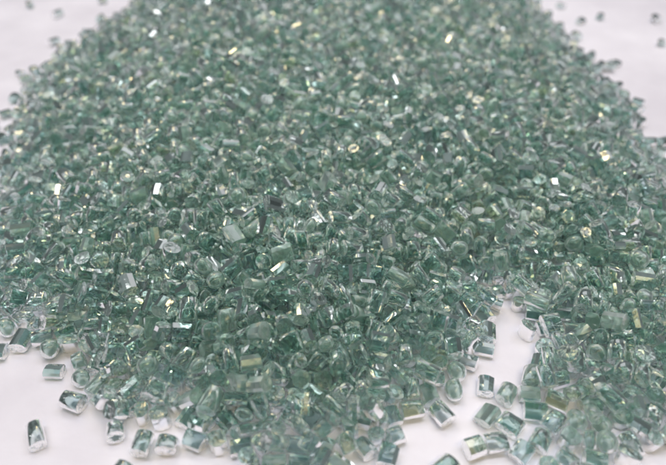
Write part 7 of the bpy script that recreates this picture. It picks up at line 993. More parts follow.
17,2269,4217,98,115,48,65,19,2331,4218,115,3,71,3,11,2384,4209,112,64,36,109,14,2452,4230,89,70,40,25,15,2521,4235,97,100,38,114,8,2619,4192,106,2,33,39,6,2690,4221,99,16,24,81,
16,2729,4244,80,60,11,117,0,2797,4227,112,108,26,97,5,2897,4207,113,16,-28,8,13,2985,4207,111,34,24,74,18,2992,4247,65,16,24,118,14,1177,4294,76,0,13,6,5,1215,4299,112,97,41,19,
17,1316,4321,107,8,43,72,3,1381,4303,95,5,26,87,6,1435,4294,84,117,78,107,15,1505,4290,97,17,9,38,6,1557,4284,79,2,19,115,17,1641,4291,107,24,35,115,0,1725,4302,105,94,70,18,16,1780,4291,65,111,29,82,
28,1822,4261,95,118,21,92,22,1897,4235,123,96,-4,23,8,1979,4257,90,15,23,26,15,2032,4271,102,14,41,64,24,2068,4295,125,19,14,48,0,2168,4273,126,2,50,55,21,2256,4256,123,4,7,102,
8,2305,4264,111,29,67,111,8,2351,4251,90,84,42,90,12,2419,4285,102,73,32,111,14,2478,4299,88,10,78,89,1,2569,4278,97,116,30,74,18,2614,4314,100,8,48,102,25,2717,4281,105,19,39,63,
19,2764,4331,87,77,40,16,8,2801,4318,91,103,38,82,7,2863,4306,92,75,20,112,15,1262,4368,89,115,18,88,15,1341,4378,101,116,37,75,28,1440,4375,108,51,38,12,23,1465,4325,89,26,40,46,
0,1549,4365,101,11,17,95,13,1597,4363,75,10,26,20,15,1655,4350,81,92,26,56,26,1743,4361,103,114,44,66,1,1837,4369,96,103,18,16,3,1864,4319,105,50,23,98,28,1926,4340,110,118,-22,26,
8,1981,4339,100,16,-5,98,15,2038,4352,108,9,-24,113,3,2087,4358,131,69,27,99,1,2165,4332,113,33,82,5,4,2273,4309,107,110,4,78,12,2320,4306,110,103,31,86,4,2399,4359,106,98,48,26,
18,2464,4355,118,115,85,21,14,2535,4320,101,97,72,23,0,2630,4370,93,34,21,7,12,2660,4323,96,31,34,98,6,1618,4402,105,39,23,20,31,1706,4416,88,114,77,17,7,1760,4429,112,18,29,91,
28,1844,4434,88,10,-17,28,17,1897,4407,91,94,-21,109,6,1990,4389,112,117,69,42,3,2042,4414,103,112,27,5,16,2100,4391,94,2,44,70,24,2168,4385,87,81,29,13,16,2218,4378,71,111,14,6,
33,2273,4365,102,114,80,109,16,2367,4397,98,18,77,6,2,1854,4574,88,0,82,119,16,1931,4453,97,37,31,83,5,1971,4436,91,17,45,19,3,2084,4494,95,21,22,112,8,2139,4459,88,119,14,56,
21,1758,1471,146,115,-29,108,6,1877,1455,123,47,29,38,9,1956,1504,143,5,-19,88,6,1739,1566,123,107,45,9,16,1809,1568,126,88,24,26,29,1239,1649,121,2,46,6,13,1368,1622,140,92,28,23,
15,1638,1635,146,117,87,6,14,1702,1617,136,31,8,93,18,1746,1647,136,54,38,102,3,1851,1645,112,101,31,92,4,1914,1632,134,99,19,6,17,1857,1707,116,112,24,56,9,1955,1701,118,81,24,112,
13,2012,1722,139,41,25,32,26,1343,1803,137,10,31,57,16,1442,1788,142,43,40,26,8,1499,1765,150,0,37,110,11,1707,1777,149,102,-11,12,14,1899,1793,117,115,72,13,15,1261,1849,118,115,27,21,
15,1394,1856,119,43,28,82,17,1476,1845,129,79,32,32,24,1542,1834,130,45,31,25,18,1588,1816,140,98,28,111,10,1652,1824,141,81,45,13,13,1997,1837,130,66,43,0,26,2082,1846,141,111,76,12,
18,1427,1903,120,14,34,84,13,1559,1909,143,10,9,14,23,1638,1883,152,109,35,93,0,1699,1895,164,38,33,84,30,1909,1867,144,4,33,106,2,1980,1907,127,81,36,94,18,2173,1905,137,12,11,96,
32,2373,1885,156,108,23,23,0,2451,1866,124,5,-9,4,15,1458,1947,150,34,41,5,18,1522,1946,158,27,14,77,23,2012,1939,159,99,50,12,25,2200,1952,145,119,48,42,28,2300,1950,127,111,-28,21,
10,2469,1942,117,20,24,35,6,2668,1969,146,119,41,43,11,2709,1950,136,61,12,0,5,1217,2031,154,32,29,24,14,1359,2019,158,7,-26,115,25,1406,2021,144,81,22,88,14,1771,2018,137,14,25,87,
5,1831,2002,130,6,43,43,29,1970,2006,131,112,76,112,15,2052,2027,128,45,29,95,23,2220,2003,132,14,41,48,7,1280,2096,145,58,35,96,19,1393,2103,143,9,69,99,11,2012,2088,128,75,36,25,
9,2191,2088,140,22,27,83,27,2658,2087,138,55,28,118,21,2731,2064,154,12,36,32,16,1069,2138,133,106,23,97,17,1435,2157,141,1,12,112,27,2443,2137,168,28,2,24,33,2559,2141,147,7,33,94,
4,2747,2128,152,119,33,83,18,1259,2210,149,101,-22,112,0,1447,2243,137,106,13,77,11,1823,2204,153,115,78,106,17,2332,2217,166,77,48,108,17,2465,2204,156,57,18,14,16,2527,2186,177,119,22,113,
16,2602,2201,154,40,17,84,15,2660,2176,145,110,73,91,14,2790,2199,131,118,84,32,14,1018,2236,153,70,16,25,33,1168,2264,135,23,44,51,12,1223,2254,141,7,48,16,29,1285,2256,160,117,51,0,
14,1360,2278,144,18,-14,21,7,1498,2286,149,118,89,92,27,1895,2266,140,65,20,4,17,2518,2270,152,40,30,84,25,2638,2260,146,54,47,7,10,2706,2272,144,9,26,32,32,2770,2279,144,83,3,111,
12,1192,2308,149,23,26,54,12,1546,2316,160,38,24,118,4,1720,2340,146,18,48,1,7,1797,2337,124,116,45,111,7,2153,2315,152,9,49,60,9,2567,2302,167,105,-7,15,17,2628,2316,145,113,28,72,
24,2685,2327,141,65,54,10,9,2750,2332,150,114,-22,103,12,2860,2320,152,77,33,98,15,1187,2370,139,77,17,28,19,1225,2364,142,25,46,29,0,1276,2391,141,9,37,33,11,1450,2394,162,83,37,31,
5,1681,2392,179,26,8,2,27,2451,2405,130,7,38,56,11,2700,2373,156,107,50,117,5,990,2467,138,5,20,45,8,1116,2441,169,80,19,26,20,1178,2446,152,53,34,98,11,1320,2465,153,8,78,112,
30,1670,2440,155,20,34,89,18,2882,2438,134,116,41,59,10,1141,2518,159,20,40,83,26,1208,2523,165,35,39,4,19,1355,2516,131,55,41,2,17,2714,2487,139,20,42,8,15,2784,2489,148,68,32,101,
24,2856,2498,148,17,39,37,17,2935,2495,141,105,24,38,5,933,2591,136,113,57,10,17,1128,2590,157,18,89,9,5,1212,2591,168,72,35,2,10,2690,2533,150,5,32,9,32,2741,2561,143,1,20,53,
10,2862,2576,123,109,79,110,16,903,2632,138,79,14,6,5,1174,2629,144,2,20,96,18,1244,2646,154,100,27,86,9,1292,2639,154,1,65,2,15,1570,2650,175,55,33,94,21,1632,2640,160,11,30,17,
12,2095,2603,163,26,26,0,9,2591,2637,140,10,25,22,21,2657,2635,133,27,80,112,27,2698,2638,170,28,32,22,7,2767,2634,145,115,84,105,11,2819,2637,134,99,38,40,30,2899,2637,130,8,44,115,
5,909,2673,129,105,23,52,10,1063,2683,143,110,55,69,29,1161,2692,157,98,87,2,32,1204,2678,149,31,50,98,5,1253,2710,146,36,35,12,11,1654,2691,150,104,51,93,3,2618,2682,153,26,54,26,
25,2672,2672,140,11,-5,8,12,2831,2714,117,117,88,6,15,2885,2696,130,68,26,86,21,1022,2733,141,109,40,113,5,1098,2731,141,98,26,32,8,1162,2741,154,7,-5,78,4,1482,2727,167,83,52,12,
15,2630,2774,129,21,19,3,12,2766,2766,128,86,41,23,6,998,2785,114,95,82,116,5,1041,2777,146,24,50,1,5,1116,2783,142,91,10,117,30,2604,2811,150,49,23,5,9,2694,2817,118,117,36,101,
11,2741,2826,124,3,15,58,11,2792,2813,128,45,39,104,30,2889,2813,144,112,-9,3,11,893,2848,137,98,21,110,18,951,2847,140,5,-13,87,4,1008,2830,131,32,13,103,33,1069,2829,131,50,43,105,
24,1141,2832,138,4,38,2,28,1201,2856,145,116,-14,7,7,2392,2877,158,75,4,3,19,2581,2877,142,14,80,115,1,2655,2861,133,50,24,91,0,2703,2887,144,85,-13,111,11,2907,2871,134,104,31,30,
31,2977,2858,136,63,35,6,6,1052,2919,162,84,37,32,2,1120,2921,149,102,38,106,22,1182,2930,147,54,43,0,26,1263,2922,144,5,44,3,21,1388,2888,111,20,11,115,21,2603,2919,142,9,45,52,
24,2738,2918,160,7,41,107,9,2958,2933,108,96,32,31,5,2641,2968,148,102,11,16,2,1057,3008,142,92,43,1,3,1127,3037,142,33,40,91,28,1214,3053,132,113,78,3,26,1258,3078,147,14,39,24,
29,1893,3010,141,17,-16,101,11,2472,3064,152,11,45,73,2,2531,3070,149,10,13,59,9,2625,3062,152,17,7,106,4,2686,3065,160,99,82,16,26,2741,3050,150,101,9,80,7,2796,3047,150,33,33,20,
8,2875,3044,139,68,38,11,19,2920,3054,138,41,30,37,14,971,3122,133,49,21,24,3,1027,3106,136,118,11,62,11,1094,3091,138,32,42,79,10,1181,3114,153,107,72,119,6,1236,3135,165,18,88,7,
0,1310,3143,154,101,41,97,18,2601,3127,149,107,27,87,18,2664,3105,151,16,15,22,17,2714,3124,141,5,28,89,3,2789,3118,147,82,21,13,19,2971,3113,137,50,26,29,7,907,3195,127,1,31,39,
11,992,3157,150,52,13,101,8,1121,3146,158,11,15,66,0,1182,3186,158,2,14,63,14,1267,3200,146,87,76,4,11,1341,3182,143,28,18,102,12,1398,3177,147,24,-22,12,4,1541,3187,173,99,70,13,
19,2387,3172,158,68,48,6,11,2677,3181,148,59,16,117,9,2753,3175,133,5,81,0,30,2815,3188,138,95,21,36,12,2874,3157,139,25,16,115,6,2908,3183,122,46,17,115,18,1104,3206,142,112,-22,110,
6,1151,3230,142,116,30,45,21,1246,3240,137,84,78,2,31,1317,3233,134,93,28,2,11,1415,3237,143,63,31,90,33,2636,3232,146,22,70,119,13,2798,3252,155,102,22,55,2,2840,3240,126,12,35,84,
21,2879,3226,119,6,53,64,33,1042,3263,127,1,39,102,12,1094,3305,141,20,14,31,33,1166,3292,164,8,27,2,7,1241,3284,149,0,45,7,16,1374,3290,141,3,11,47,2,2407,3334,176,12,49,10,
33,2475,3289,154,117,-23,3,17,2548,3288,154,102,24,38,6,2654,3306,148,7,30,111,10,2733,3336,130,27,41,85,9,2803,3294,116,38,35,33,6,2866,3296,132,113,14,105,12,2930,3283,137,15,-21,114,
12,992,3327,122,11,65,32,18,1097,3363,150,53,17,106,14,1153,3344,132,30,16,114,19,1259,3376,134,104,53,16,11,1314,3359,139,70,39,30,17,2785,3368,124,81,24,88,5,2930,3349,128,12,70,26,
13,1117,3416,126,10,28,39,29,1201,3409,116,3,19,70,12,1259,3423,120,18,75,1,18,1351,3414,131,15,24,82,18,2602,3412,154,25,19,26,31,2696,3422,147,75,26,95,27,2750,3426,126,12,35,109,
20,2814,3433,127,46,29,23,9,2952,3406,153,35,16,83,28,990,3486,152,105,29,54,20,1091,3478,140,111,33,94,15,1230,3470,113,86,52,28,4,1276,3477,135,8,66,15,5,1373,3479,144,86,24,78,
6,2583,3495,138,74,28,94,4,2668,3485,152,83,27,29,18,2720,3486,135,20,30,35,16,2767,3491,119,1,-30,95,24,2869,3489,135,68,19,6,16,2907,3455,126,53,22,1,6,1005,3516,128,116,32,112,
11,1183,3504,138,109,37,67,3,1237,3531,151,0,-15,113,3,1321,3532,154,114,37,44,9,1647,3511,158,14,39,71,10,2357,3537,165,109,28,37,5,2614,3561,137,108,33,67,11,2683,3538,136,87,24,114,
4,2729,3546,169,23,24,30,6,2804,3535,129,114,44,94,14,3010,3558,116,88,29,112,16,1160,3605,126,52,28,112,13,1237,3617,118,108,23,67,16,1291,3614,133,97,48,38,0,1348,3603,156,63,29,28,
26,1470,3597,165,88,-18,118,9,2595,3613,141,94,23,37,26,2684,3605,132,119,25,106,7,2851,3596,155,108,-17,7,30,2933,3588,141,95,25,51,9,986,3624,124,117,44,20,2,1126,3658,127,88,30,109,
9,1177,3659,121,93,26,90,24,1223,3669,151,115,-3,45,33,1277,3665,165,55,22,20,5,2006,3702,159,20,31,9,10,2323,3655,141,116,82,99,3,2404,3687,165,113,32,3,13,2464,3649,148,57,24,21,
9,2533,3680,137,50,36,2,9,2666,3670,140,110,35,32,3,2721,3666,145,97,28,94,11,2821,3671,131,2,89,92,27,2880,3668,141,111,29,30,5,932,3733,148,103,69,118,4,1073,3725,138,25,17,72,
12,1162,3740,157,76,33,30,18,1201,3729,136,21,24,90,25,1277,3717,155,79,42,119,9,1345,3708,160,32,23,117,12,1420,3716,125,8,25,97,11,1609,3724,137,110,-11,7,0,1762,3721,151,105,37,30,
14,1836,3707,151,36,35,7,30,2238,3717,139,44,51,11,5,2280,3747,157,84,-17,114,23,2352,3717,147,69,44,109,16,2423,3730,132,11,19,55,11,2485,3734,136,17,17,13,18,2698,3765,152,117,42,88,
25,2791,3753,140,17,13,104,1,2860,3731,150,44,34,24,12,2914,3724,137,118,39,9,18,2980,3715,156,98,31,25,4,955,3777,145,18,-27,112,28,1055,3777,134,96,36,91,7,1108,3780,150,66,39,5,
3,1185,3812,168,26,71,14,14,1266,3764,146,109,-14,117,4,1331,3776,150,99,11,109,4,1390,3800,148,4,25,66,17,1463,3783,123,52,30,34,24,1589,3782,141,100,21,24,30,1670,3800,152,20,32,90,
16,1766,3789,145,77,32,29,4,1813,3819,151,94,25,100,2,1866,3812,132,46,17,101,19,1927,3790,145,5,43,95,17,1993,3796,144,23,81,113,17,2130,3812,142,46,16,24,5,2201,3787,164,78,31,78,
11,2256,3823,161,32,14,17,24,2314,3812,147,58,37,5,16,2460,3778,128,75,28,98,17,2534,3785,140,2,46,55,18,2590,3807,134,13,30,35,17,2655,3788,127,96,-16,117,30,2732,3791,120,117,44,54,
31,2783,3817,145,86,15,118,16,2876,3790,115,1,29,84,12,2948,3790,114,110,12,0,30,3005,3785,145,116,44,114,11,1038,3835,133,84,36,89,18,1099,3835,163,44,22,36,3,1149,3861,154,9,73,92,
15,1254,3826,140,90,18,34,2,1295,3828,134,111,74,35,12,1346,3850,138,110,25,119,13,1569,3843,139,69,27,12,4,1646,3861,118,92,26,30,23,1708,3884,129,79,42,13,16,1755,3876,139,85,-14,109,
27,1818,3891,143,75,39,116,26,1872,3883,145,103,17,16,16,1970,3887,124,39,19,103,23,2050,3877,135,106,44,67,2,2116,3880,141,72,21,91,4,2176,3852,145,70,46,112,18,2255,3878,148,36,17,17,
5,2298,3867,136,31,32,22,13,2373,3861,150,62,24,99,26,2446,3841,142,16,29,29,14,2501,3851,135,24,38,27,9,2562,3857,122,2,47,69,29,2636,3846,133,119,-13,90,17,2715,3863,144,40,34,11,
3,2797,3872,156,42,31,90,4,2852,3832,169,109,80,26,32,2910,3859,129,115,30,104,23,2973,3838,130,73,14,5,4,968,3878,132,37,30,84,6,1075,3894,127,117,34,89,18,1133,3931,136,43,39,36,
4,1182,3934,132,89,46,36,14,1263,3912,176,33,31,23,4,1353,3942,151,31,39,34,28,1392,3956,146,89,41,34,0,1463,3907,149,101,-21,0,33,1535,3906,150,3,38,76,22,1587,3925,170,5,43,4,
18,1677,3920,137,6,-19,17,9,1731,3932,153,2,25,0,18,1792,3939,149,19,14,21,14,1847,3947,133,119,-27,3,22,1917,3939,140,5,79,87,19,2005,3930,147,58,27,9,13,2066,3955,142,112,39,119,
21,2137,3942,156,0,24,31,8,2199,3911,135,112,25,94,2,2294,3939,152,8,75,10,21,2340,3909,138,114,-17,112,8,2410,3902,145,10,31,40,5,2469,3913,148,23,79,17,8,2533,3904,138,4,16,23,
6,2619,3896,139,5,13,101,25,2671,3913,129,76,21,111,12,2757,3919,152,119,-18,8,33,2810,3937,136,31,18,23,14,2856,3905,142,5,11,67,17,2934,3904,158,0,74,6,18,3003,3870,112,113,46,81,
24,1004,3947,130,8,36,8,14,1099,3987,139,72,42,118,16,1165,4016,129,109,87,109,7,1211,3979,154,108,37,5,9,1286,3953,133,106,38,64,9,1362,4011,144,107,23,94,2,1443,3994,144,90,44,0,
31,1512,3961,111,68,32,98,19,1570,3969,137,6,28,80,9,1630,3989,165,88,22,2,4,1695,4002,151,115,42,103,7,1767,3979,135,0,47,113,5,1827,3998,154,119,15,94,9,1887,3997,149,11,55,106,
6,1975,3974,117,2,49,59,23,2032,3997,132,39,13,12,32,2121,3997,141,45,18,100,18,2177,3990,155,32,10,21,5,2242,3975,140,23,24,9,7,2326,3983,134,117,23,110,24,2383,3944,149,97,15,78,
18,2432,3973,156,83,28,29,8,2483,3977,144,0,42,63,19,2564,3992,162,25,43,73,14,2598,3971,145,86,72,9,14,2687,3963,133,106,25,27,1,2763,3984,134,21,33,89,3,2832,4027,152,119,18,115,
4,2931,3966,139,2,41,43,31,2977,3985,126,14,30,96,10,3102,4020,119,2,14,2,4,1080,4064,142,2,21,10,5,1226,4057,135,33,31,93,1,1273,4073,122,3,45,87,16,1314,4054,115,18,12,29,17,1398,4070,148,77,13,13,
10,1486,4044,160,110,38,95,1,1547,4068,143,26,41,18,1,1610,4078,122,22,22,18,31,1637,4038,147,91,32,34,6,1720,4038,136,117,71,117,4,1809,4060,163,51,40,21,9,1866,4045,158,2,45,100,
16,1948,4022,136,102,17,113,9,2023,4048,145,4,46,70,15,2065,4036,127,2,75,6,18,2144,4040,133,27,15,1,18,2215,4025,137,69,39,19,26,2284,4032,135,4,47,107,0,2355,4063,151,91,36,115,
5,2426,4048,143,49,47,107,29,2481,4031,148,10,29,61,27,2535,4033,161,5,-15,103,15,2602,4040,158,41,23,100,29,2657,4035,155,119,39,64,9,2717,4023,135,2,-13,16,15,2788,4050,125,88,26,82,
28,2858,4057,113,27,47,112,14,2912,4040,138,37,42,87,12,1250,4124,109,99,-6,110,14,1301,4128,121,108,21,84,16,1352,4134,125,8,-13,105,20,1455,4092,167,16,20,69,14,1509,4113,141,54,32,11,
15,1583,4122,125,49,21,15,31,1640,4127,119,45,23,115,0,1712,4100,147,112,13,14,1,1783,4105,171,44,8,113,9,1828,4101,134,9,14,3,5,1905,4095,136,21,41,113,29,1956,4076,115,2,66,115,
7,2049,4092,130,119,-23,100,8,2102,4106,119,94,39,107,10,2171,4093,143,93,74,12,15,2243,4081,147,49,17,110,11,2321,4118,133,108,23,5,9,2375,4114,140,25,25,88,1,2433,4117,152,112,35,59,
25,2492,4114,148,119,81,88,6,2539,4129,156,107,20,0,16,2614,4091,155,84,36,39,7,2701,4067,151,116,-11,22,6,2762,4074,129,28,18,22,15,2846,4123,138,66,26,93,17,1287,4282,134,56,30,100,
13,1435,4228,133,13,33,114,29,1468,4173,163,94,55,113,24,1539,4176,137,72,30,92,26,1604,4184,147,19,41,69,4,1688,4171,153,68,30,90,21,1750,4206,149,55,30,18,13,1799,4155,166,4,88,26,
3,1865,4160,165,96,19,12,11,1948,4184,132,85,28,9,0,1995,4159,160,7,23,79,14,2065,4183,127,74,42,27,11,2144,4146,140,103,80,0,11,2195,4147,165,92,-9,115,13,2223,4186,146,37,-7,1,
0,2263,4138,166,36,28,110,6,2405,4154,119,106,-22,16,17,2479,4194,136,5,48,29,30,2546,4162,134,21,15,81,31,2588,4131,122,105,23,70,17,2641,4160,145,103,41,40,18,2693,4128,149,8,39,16,
17,1427,4312,125,34,20,118,22,1546,4289,131,9,-26,108,21,1673,4242,128,112,-22,102,19,1699,4262,112,100,29,47,10,1766,4263,120,85,2,98,13,1819,4221,149,40,21,99,31,1852,4263,137,84,31,45,
18,1977,4247,147,41,39,26,8,2057,4241,147,40,-7,0,0,1982,4353,153,104,84,116,25,2171,4204,146,74,33,88,8,2217,4231,143,84,65,14,32,2297,4223,140,36,35,103,17,2363,4293,127,78,24,28,
21,2419,4254,136,117,86,30,7,2484,4261,124,100,16,14,17,1805,4311,113,17,31,64,1,1928,4284,113,74,43,113,2,1991,4296,116,26,-19,4,16,2114,4286,132,10,27,25,16,2227,4277,132,24,69,9,
7,1775,1567,164,89,15,13,12,1379,1739,160,83,81,118,9,1707,1687,152,28,25,41,9,1988,1690,169,55,13,119,31,1872,1758,140,30,34,97,6,1778,1836,150,4,39,58,17,1866,1818,156,14,-11,32,
2,1391,1909,151,117,-20,118,9,1516,1865,150,76,23,89,9,1585,1870,165,113,77,15,15,1835,1914,160,107,-18,22,18,1869,1884,150,112,15,84,6,2012,1886,159,74,35,93,14,2134,1927,172,88,33,50,
25,1415,1959,183,88,19,23,11,1857,1970,160,118,75,34,6,1915,1936,140,80,35,98,17,2160,1978,170,117,-24,110,12,1812,2032,165,111,38,63,14,2192,2021,166,99,11,43,11,2524,2020,156,6,18,65,
4,1629,2080,184,8,70,11,1,1671,2092,165,99,49,75,25,1833,2086,173,5,16,57,21,1971,2057,169,67,28,28,9,2031,2106,158,66,39,18,14,2187,2076,195,59,37,1,15,2376,2080,175,111,-19,119,
2,1295,2162,162,32,30,82,18,1390,2132,169,17,-15,10,26,1518,2128,169,101,21,69,31,1647,2156,170,90,15,23,6,1804,2144,162,83,30,28,0,1854,2135,167,95,-10,116,8,1919,2167,166,55,41,1,
18,2010,2148,175,1,13,93,3,2062,2165,179,19,88,7,7,2119,2112,196,24,19,24,18,2202,2127,190,113,42,53,5,2271,2173,184,114,-13,114,30,2598,2152,188,20,39,106,6,1499,2224,149,2,-21,104,
30,1634,2220,183,64,3,3,5,1691,2221,174,5,35,27,1,1774,2196,160,77,35,93,29,1862,2245,172,95,13,18,32,2023,2206,170,114,16,80,9,2164,2182,174,110,77,111,27,2234,2199,175,101,40,84,
14,1532,2268,190,106,73,3,15,1876,2291,185,86,-9,118,2,2151,2242,195,85,15,108,6,2341,2281,180,33,25,95,8,2473,2260,187,62,46,115,16,2603,2254,188,108,31,36,21,2681,2261,179,109,26,32,
12,1335,2371,164,12,85,98,16,1535,2348,197,83,21,90,17,1580,2353,192,13,58,14,27,1634,2343,190,11,-17,110,4,1686,2334,194,78,28,34,17,1829,2341,169,33,-13,117,1,1895,2347,160,97,18,91,
0,1970,2341,177,36,33,38,2,2050,2321,184,9,29,13,30,2105,2329,181,82,34,13,30,2230,2334,167,5,-15,100,5,2287,2327,177,103,36,29,2,2343,2335,184,30,-24,2,24,2425,2320,182,17,32,14,
10,2535,2356,195,111,17,44,6,1122,2362,177,33,16,103,18,1534,2402,173,17,7,45,11,1594,2397,196,24,51,116,29,1955,2402,172,11,16,9,11,2073,2392,177,20,28,25,31,2149,2355,197,21,20,73,
13,2208,2368,189,114,23,83,14,2335,2385,169,80,33,92,31,2422,2382,172,8,21,78,8,2542,2387,161,22,45,104,18,2620,2364,171,116,39,24,8,1278,2454,172,6,79,14,8,1518,2454,195,54,32,5,
12,1716,2432,189,3,45,54,5,1776,2464,187,116,-16,115,17,1933,2483,188,91,40,38,32,1978,2470,175,84,38,85,14,2023,2420,193,25,79,104,10,2193,2442,178,4,-24,23,23,2251,2429,175,108,15,0,
15,2579,2405,168,40,40,100,10,1407,2509,160,49,26,105,29,1524,2509,182,89,-24,2,11,1573,2509,177,110,12,74,22,1653,2529,176,112,78,99,15,1811,2520,185,20,39,25,5,1864,2533,192,112,15,97,
12,1952,2544,194,1,38,37,1,2018,2538,193,25,59,117,4,2067,2506,173,15,34,47,29,2511,2546,176,105,70,102,33,2574,2542,160,109,28,119,13,2628,2507,158,26,-24,10,23,2750,2496,176,12,27,101,
1,1297,2561,173,118,-16,8,17,1369,2570,172,17,12,50,22,1904,2591,187,116,27,103,19,1978,2582,212,117,-16,3,14,2262,2578,209,1,29,8,13,2323,2546,178,17,81,102,22,2671,2573,175,11,-16,31,
11,2769,2573,175,4,-25,28,1,1211,2649,193,53,24,5,5,1350,2627,175,119,-23,2,15,1410,2637,169,117,35,2,31,1468,2633,176,100,36,72,2,1526,2622,188,51,36,13,18,1601,2606,200,39,30,2,
18,1657,2613,189,98,10,102,2,1729,2632,188,103,45,2,3,1945,2629,194,113,11,74,14,2059,2625,199,30,47,110,21,2355,2612,178,0,-21,83,17,2470,2639,167,107,48,50,21,2554,2616,169,48,19,29,
4,2610,2617,172,64,35,5,33,1280,2687,191,2,86,10,12,1354,2683,156,43,27,26,28,1420,2699,175,24,53,77,12,1521,2692,183,118,10,86,32,1566,2716,178,110,-24,11,1,1676,2662,197,97,23,26,
17,1765,2695,197,113,12,4,18,1822,2697,186,52,43,119,17,2039,2684,203,59,51,117,17,2105,2672,189,14,27,48,25,2301,2680,182,24,79,113,23,2414,2709,167,117,-20,26,16,2525,2677,175,16,82,115,
17,2575,2710,168,27,7,1,2,2716,2692,159,71,36,14,15,2787,2688,168,12,14,18,32,979,2761,163,84,-9,11,31,1250,2761,162,119,-16,22,2,1383,2726,179,8,39,117,22,1469,2766,186,91,11,9,
9,1525,2753,192,6,18,11,29,1606,2746,186,5,29,66,13,1787,2764,194,40,37,27,13,1853,2753,181,79,43,30,11,1957,2717,199,48,16,9,5,2018,2730,200,17,37,6,12,2215,2733,169,84,41,110,
12,2280,2740,175,79,39,84,13,2326,2781,174,8,-22,117,12,2423,2766,189,79,44,4,17,2572,2763,186,13,27,28,9,2628,2734,161,8,18,113,7,2681,2730,142,38,38,88,26,2746,2736,160,106,43,57,
21,1077,2809,171,0,21,47,30,1169,2794,165,76,27,4,14,1218,2797,186,39,5,101,13,1273,2823,171,95,51,19,19,1369,2806,160,119,27,85,14,1435,2808,162,42,34,94,9,1489,2817,176,69,34,33,
25,2063,2801,205,115,84,15,14,2362,2824,180,25,47,119,19,2660,2794,157,46,38,99,21,2831,2812,138,4,-12,6,5,1100,2874,167,81,26,118,6,1156,2845,172,114,39,9,29,1234,2855,178,50,14,19,
25,1411,2850,175,3,67,78,28,1538,2859,197,73,24,24,14,1673,2882,185,29,27,74,26,2020,2900,213,50,51,10,22,2086,2863,201,103,31,106,15,2150,2907,179,7,-19,5,0,2212,2870,173,4,-16,0,
27,1200,2920,179,12,23,46,18,1589,2921,201,99,62,107,9,1643,2916,192,42,53,15,13,1907,2930,189,51,36,109,22,1961,2933,202,111,16,66,10,2036,2967,199,66,31,15,2,2100,2952,201,4,34,31,
25,2236,2919,181,64,12,111,10,2293,2927,188,3,71,9,0,2374,2944,203,118,44,119,11,2446,2956,183,114,29,96,33,2533,2956,188,80,21,87,10,1177,2988,154,26,38,49,7,1254,3009,164,9,42,16,
25,1381,2978,165,6,38,33,0,1437,2987,187,44,30,39,23,1682,2981,185,36,18,16,6,1856,2992,177,86,27,33,27,1946,2988,192,51,21,103,4,2005,3015,174,16,25,105,12,2076,3015,187,32,19,74,
3,2141,3022,198,116,34,17,16,2221,2993,203,52,30,19,14,2558,2998,162,100,82,114,28,2607,3007,169,100,20,78,33,2679,3001,179,20,25,29,8,2873,2964,171,86,16,41,10,1194,3040,169,95,82,113,
15,1302,3083,165,116,16,3,26,1351,3055,175,109,14,60,3,1435,3057,187,34,28,94,0,1580,3078,195,56,24,111,16,1625,3042,188,97,47,16,23,1707,3073,184,113,11,10,15,1746,3056,196,103,69,94,
12,2108,3059,191,117,-30,16,2,2189,3077,192,27,27,112,10,2300,3054,179,37,26,94,14,2585,3078,168,18,70,11,24,1062,3097,168,45,31,31,18,1145,3096,172,43,71,3,9,1347,3123,189,9,78,111,
3,1421,3122,181,108,34,87,13,1493,3129,188,4,43,34,10,1621,3119,209,11,12,107,26,1676,3123,186,48,28,93,13,1740,3125,177,78,28,88,4,1999,3113,193,107,47,116,24,2083,3121,180,6,-18,29,
19,2135,3113,175,118,83,87,15,2416,3122,170,115,32,33,15,2460,3134,166,22,32,95,17,2550,3121,165,47,20,15,17,2623,3128,193,44,68,1,9,2702,3116,187,52,26,103,6,1235,3178,173,53,17,1,
12,1372,3209,176,76,25,40,4,1438,3176,190,65,12,114,6,1517,3169,214,111,46,75,18,1594,3182,221,97,67,12,16,1701,3177,198,115,21,55,9,1759,3184,186,69,31,84,14,2111,3193,175,18,14,19,
13,2174,3168,181,19,35,117,16,2284,3164,178,109,30,30,15,2340,3174,184,56,30,33,1,2422,3185,179,56,36,93,29,2490,3182,171,40,25,105,6,2570,3181,165,8,15,8,12,2653,3160,178,19,16,113,
30,2730,3184,175,55,30,27,32,1281,3245,174,107,37,111,23,1329,3245,186,118,16,70,24,1405,3280,164,21,-17,10,9,1501,3237,184,6,80,1,30,1602,3229,189,5,23,116,12,1648,3223,202,103,-29,111,
31,1720,3231,181,64,56,1,0,1806,3243,172,73,41,6,18,1897,3226,189,118,8,99,17,1944,3243,203,57,32,98,24,1997,3220,179,113,32,72,10,2077,3254,187,118,26,33,10,2122,3259,207,11,-8,108,
12,2475,3237,174,80,25,93,5,2519,3263,183,42,21,35,31,2680,3259,172,96,22,87,12,1048,3311,113,92,81,119,11,1211,3263,191,104,23,106,3,1305,3298,168,14,27,86,21,1351,3314,186,73,34,24,
24,1404,3321,170,106,51,19,16,1504,3297,187,5,27,84,18,1573,3293,196,3,20,4,15,1682,3313,178,56,32,91,13,1778,3299,172,107,41,89,32,1841,3314,174,59,30,92,12,1925,3299,199,19,29,24,
9,1978,3281,196,87,48,90,10,2043,3332,179,10,19,6,15,2095,3316,168,8,40,67,20,2168,3304,163,102,78,117,3,2230,3295,176,39,49,117,19,2296,3289,174,0,73,118,16,2428,3299,176,33,40,75,
24,2498,3315,190,26,44,9,11,2582,3284,197,30,7,1,14,2634,3279,179,100,30,112,3,2710,3310,173,87,29,42,17,2769,3307,146,87,40,85,1,2837,3320,155,115,17,4,12,1220,3341,136,89,45,118,
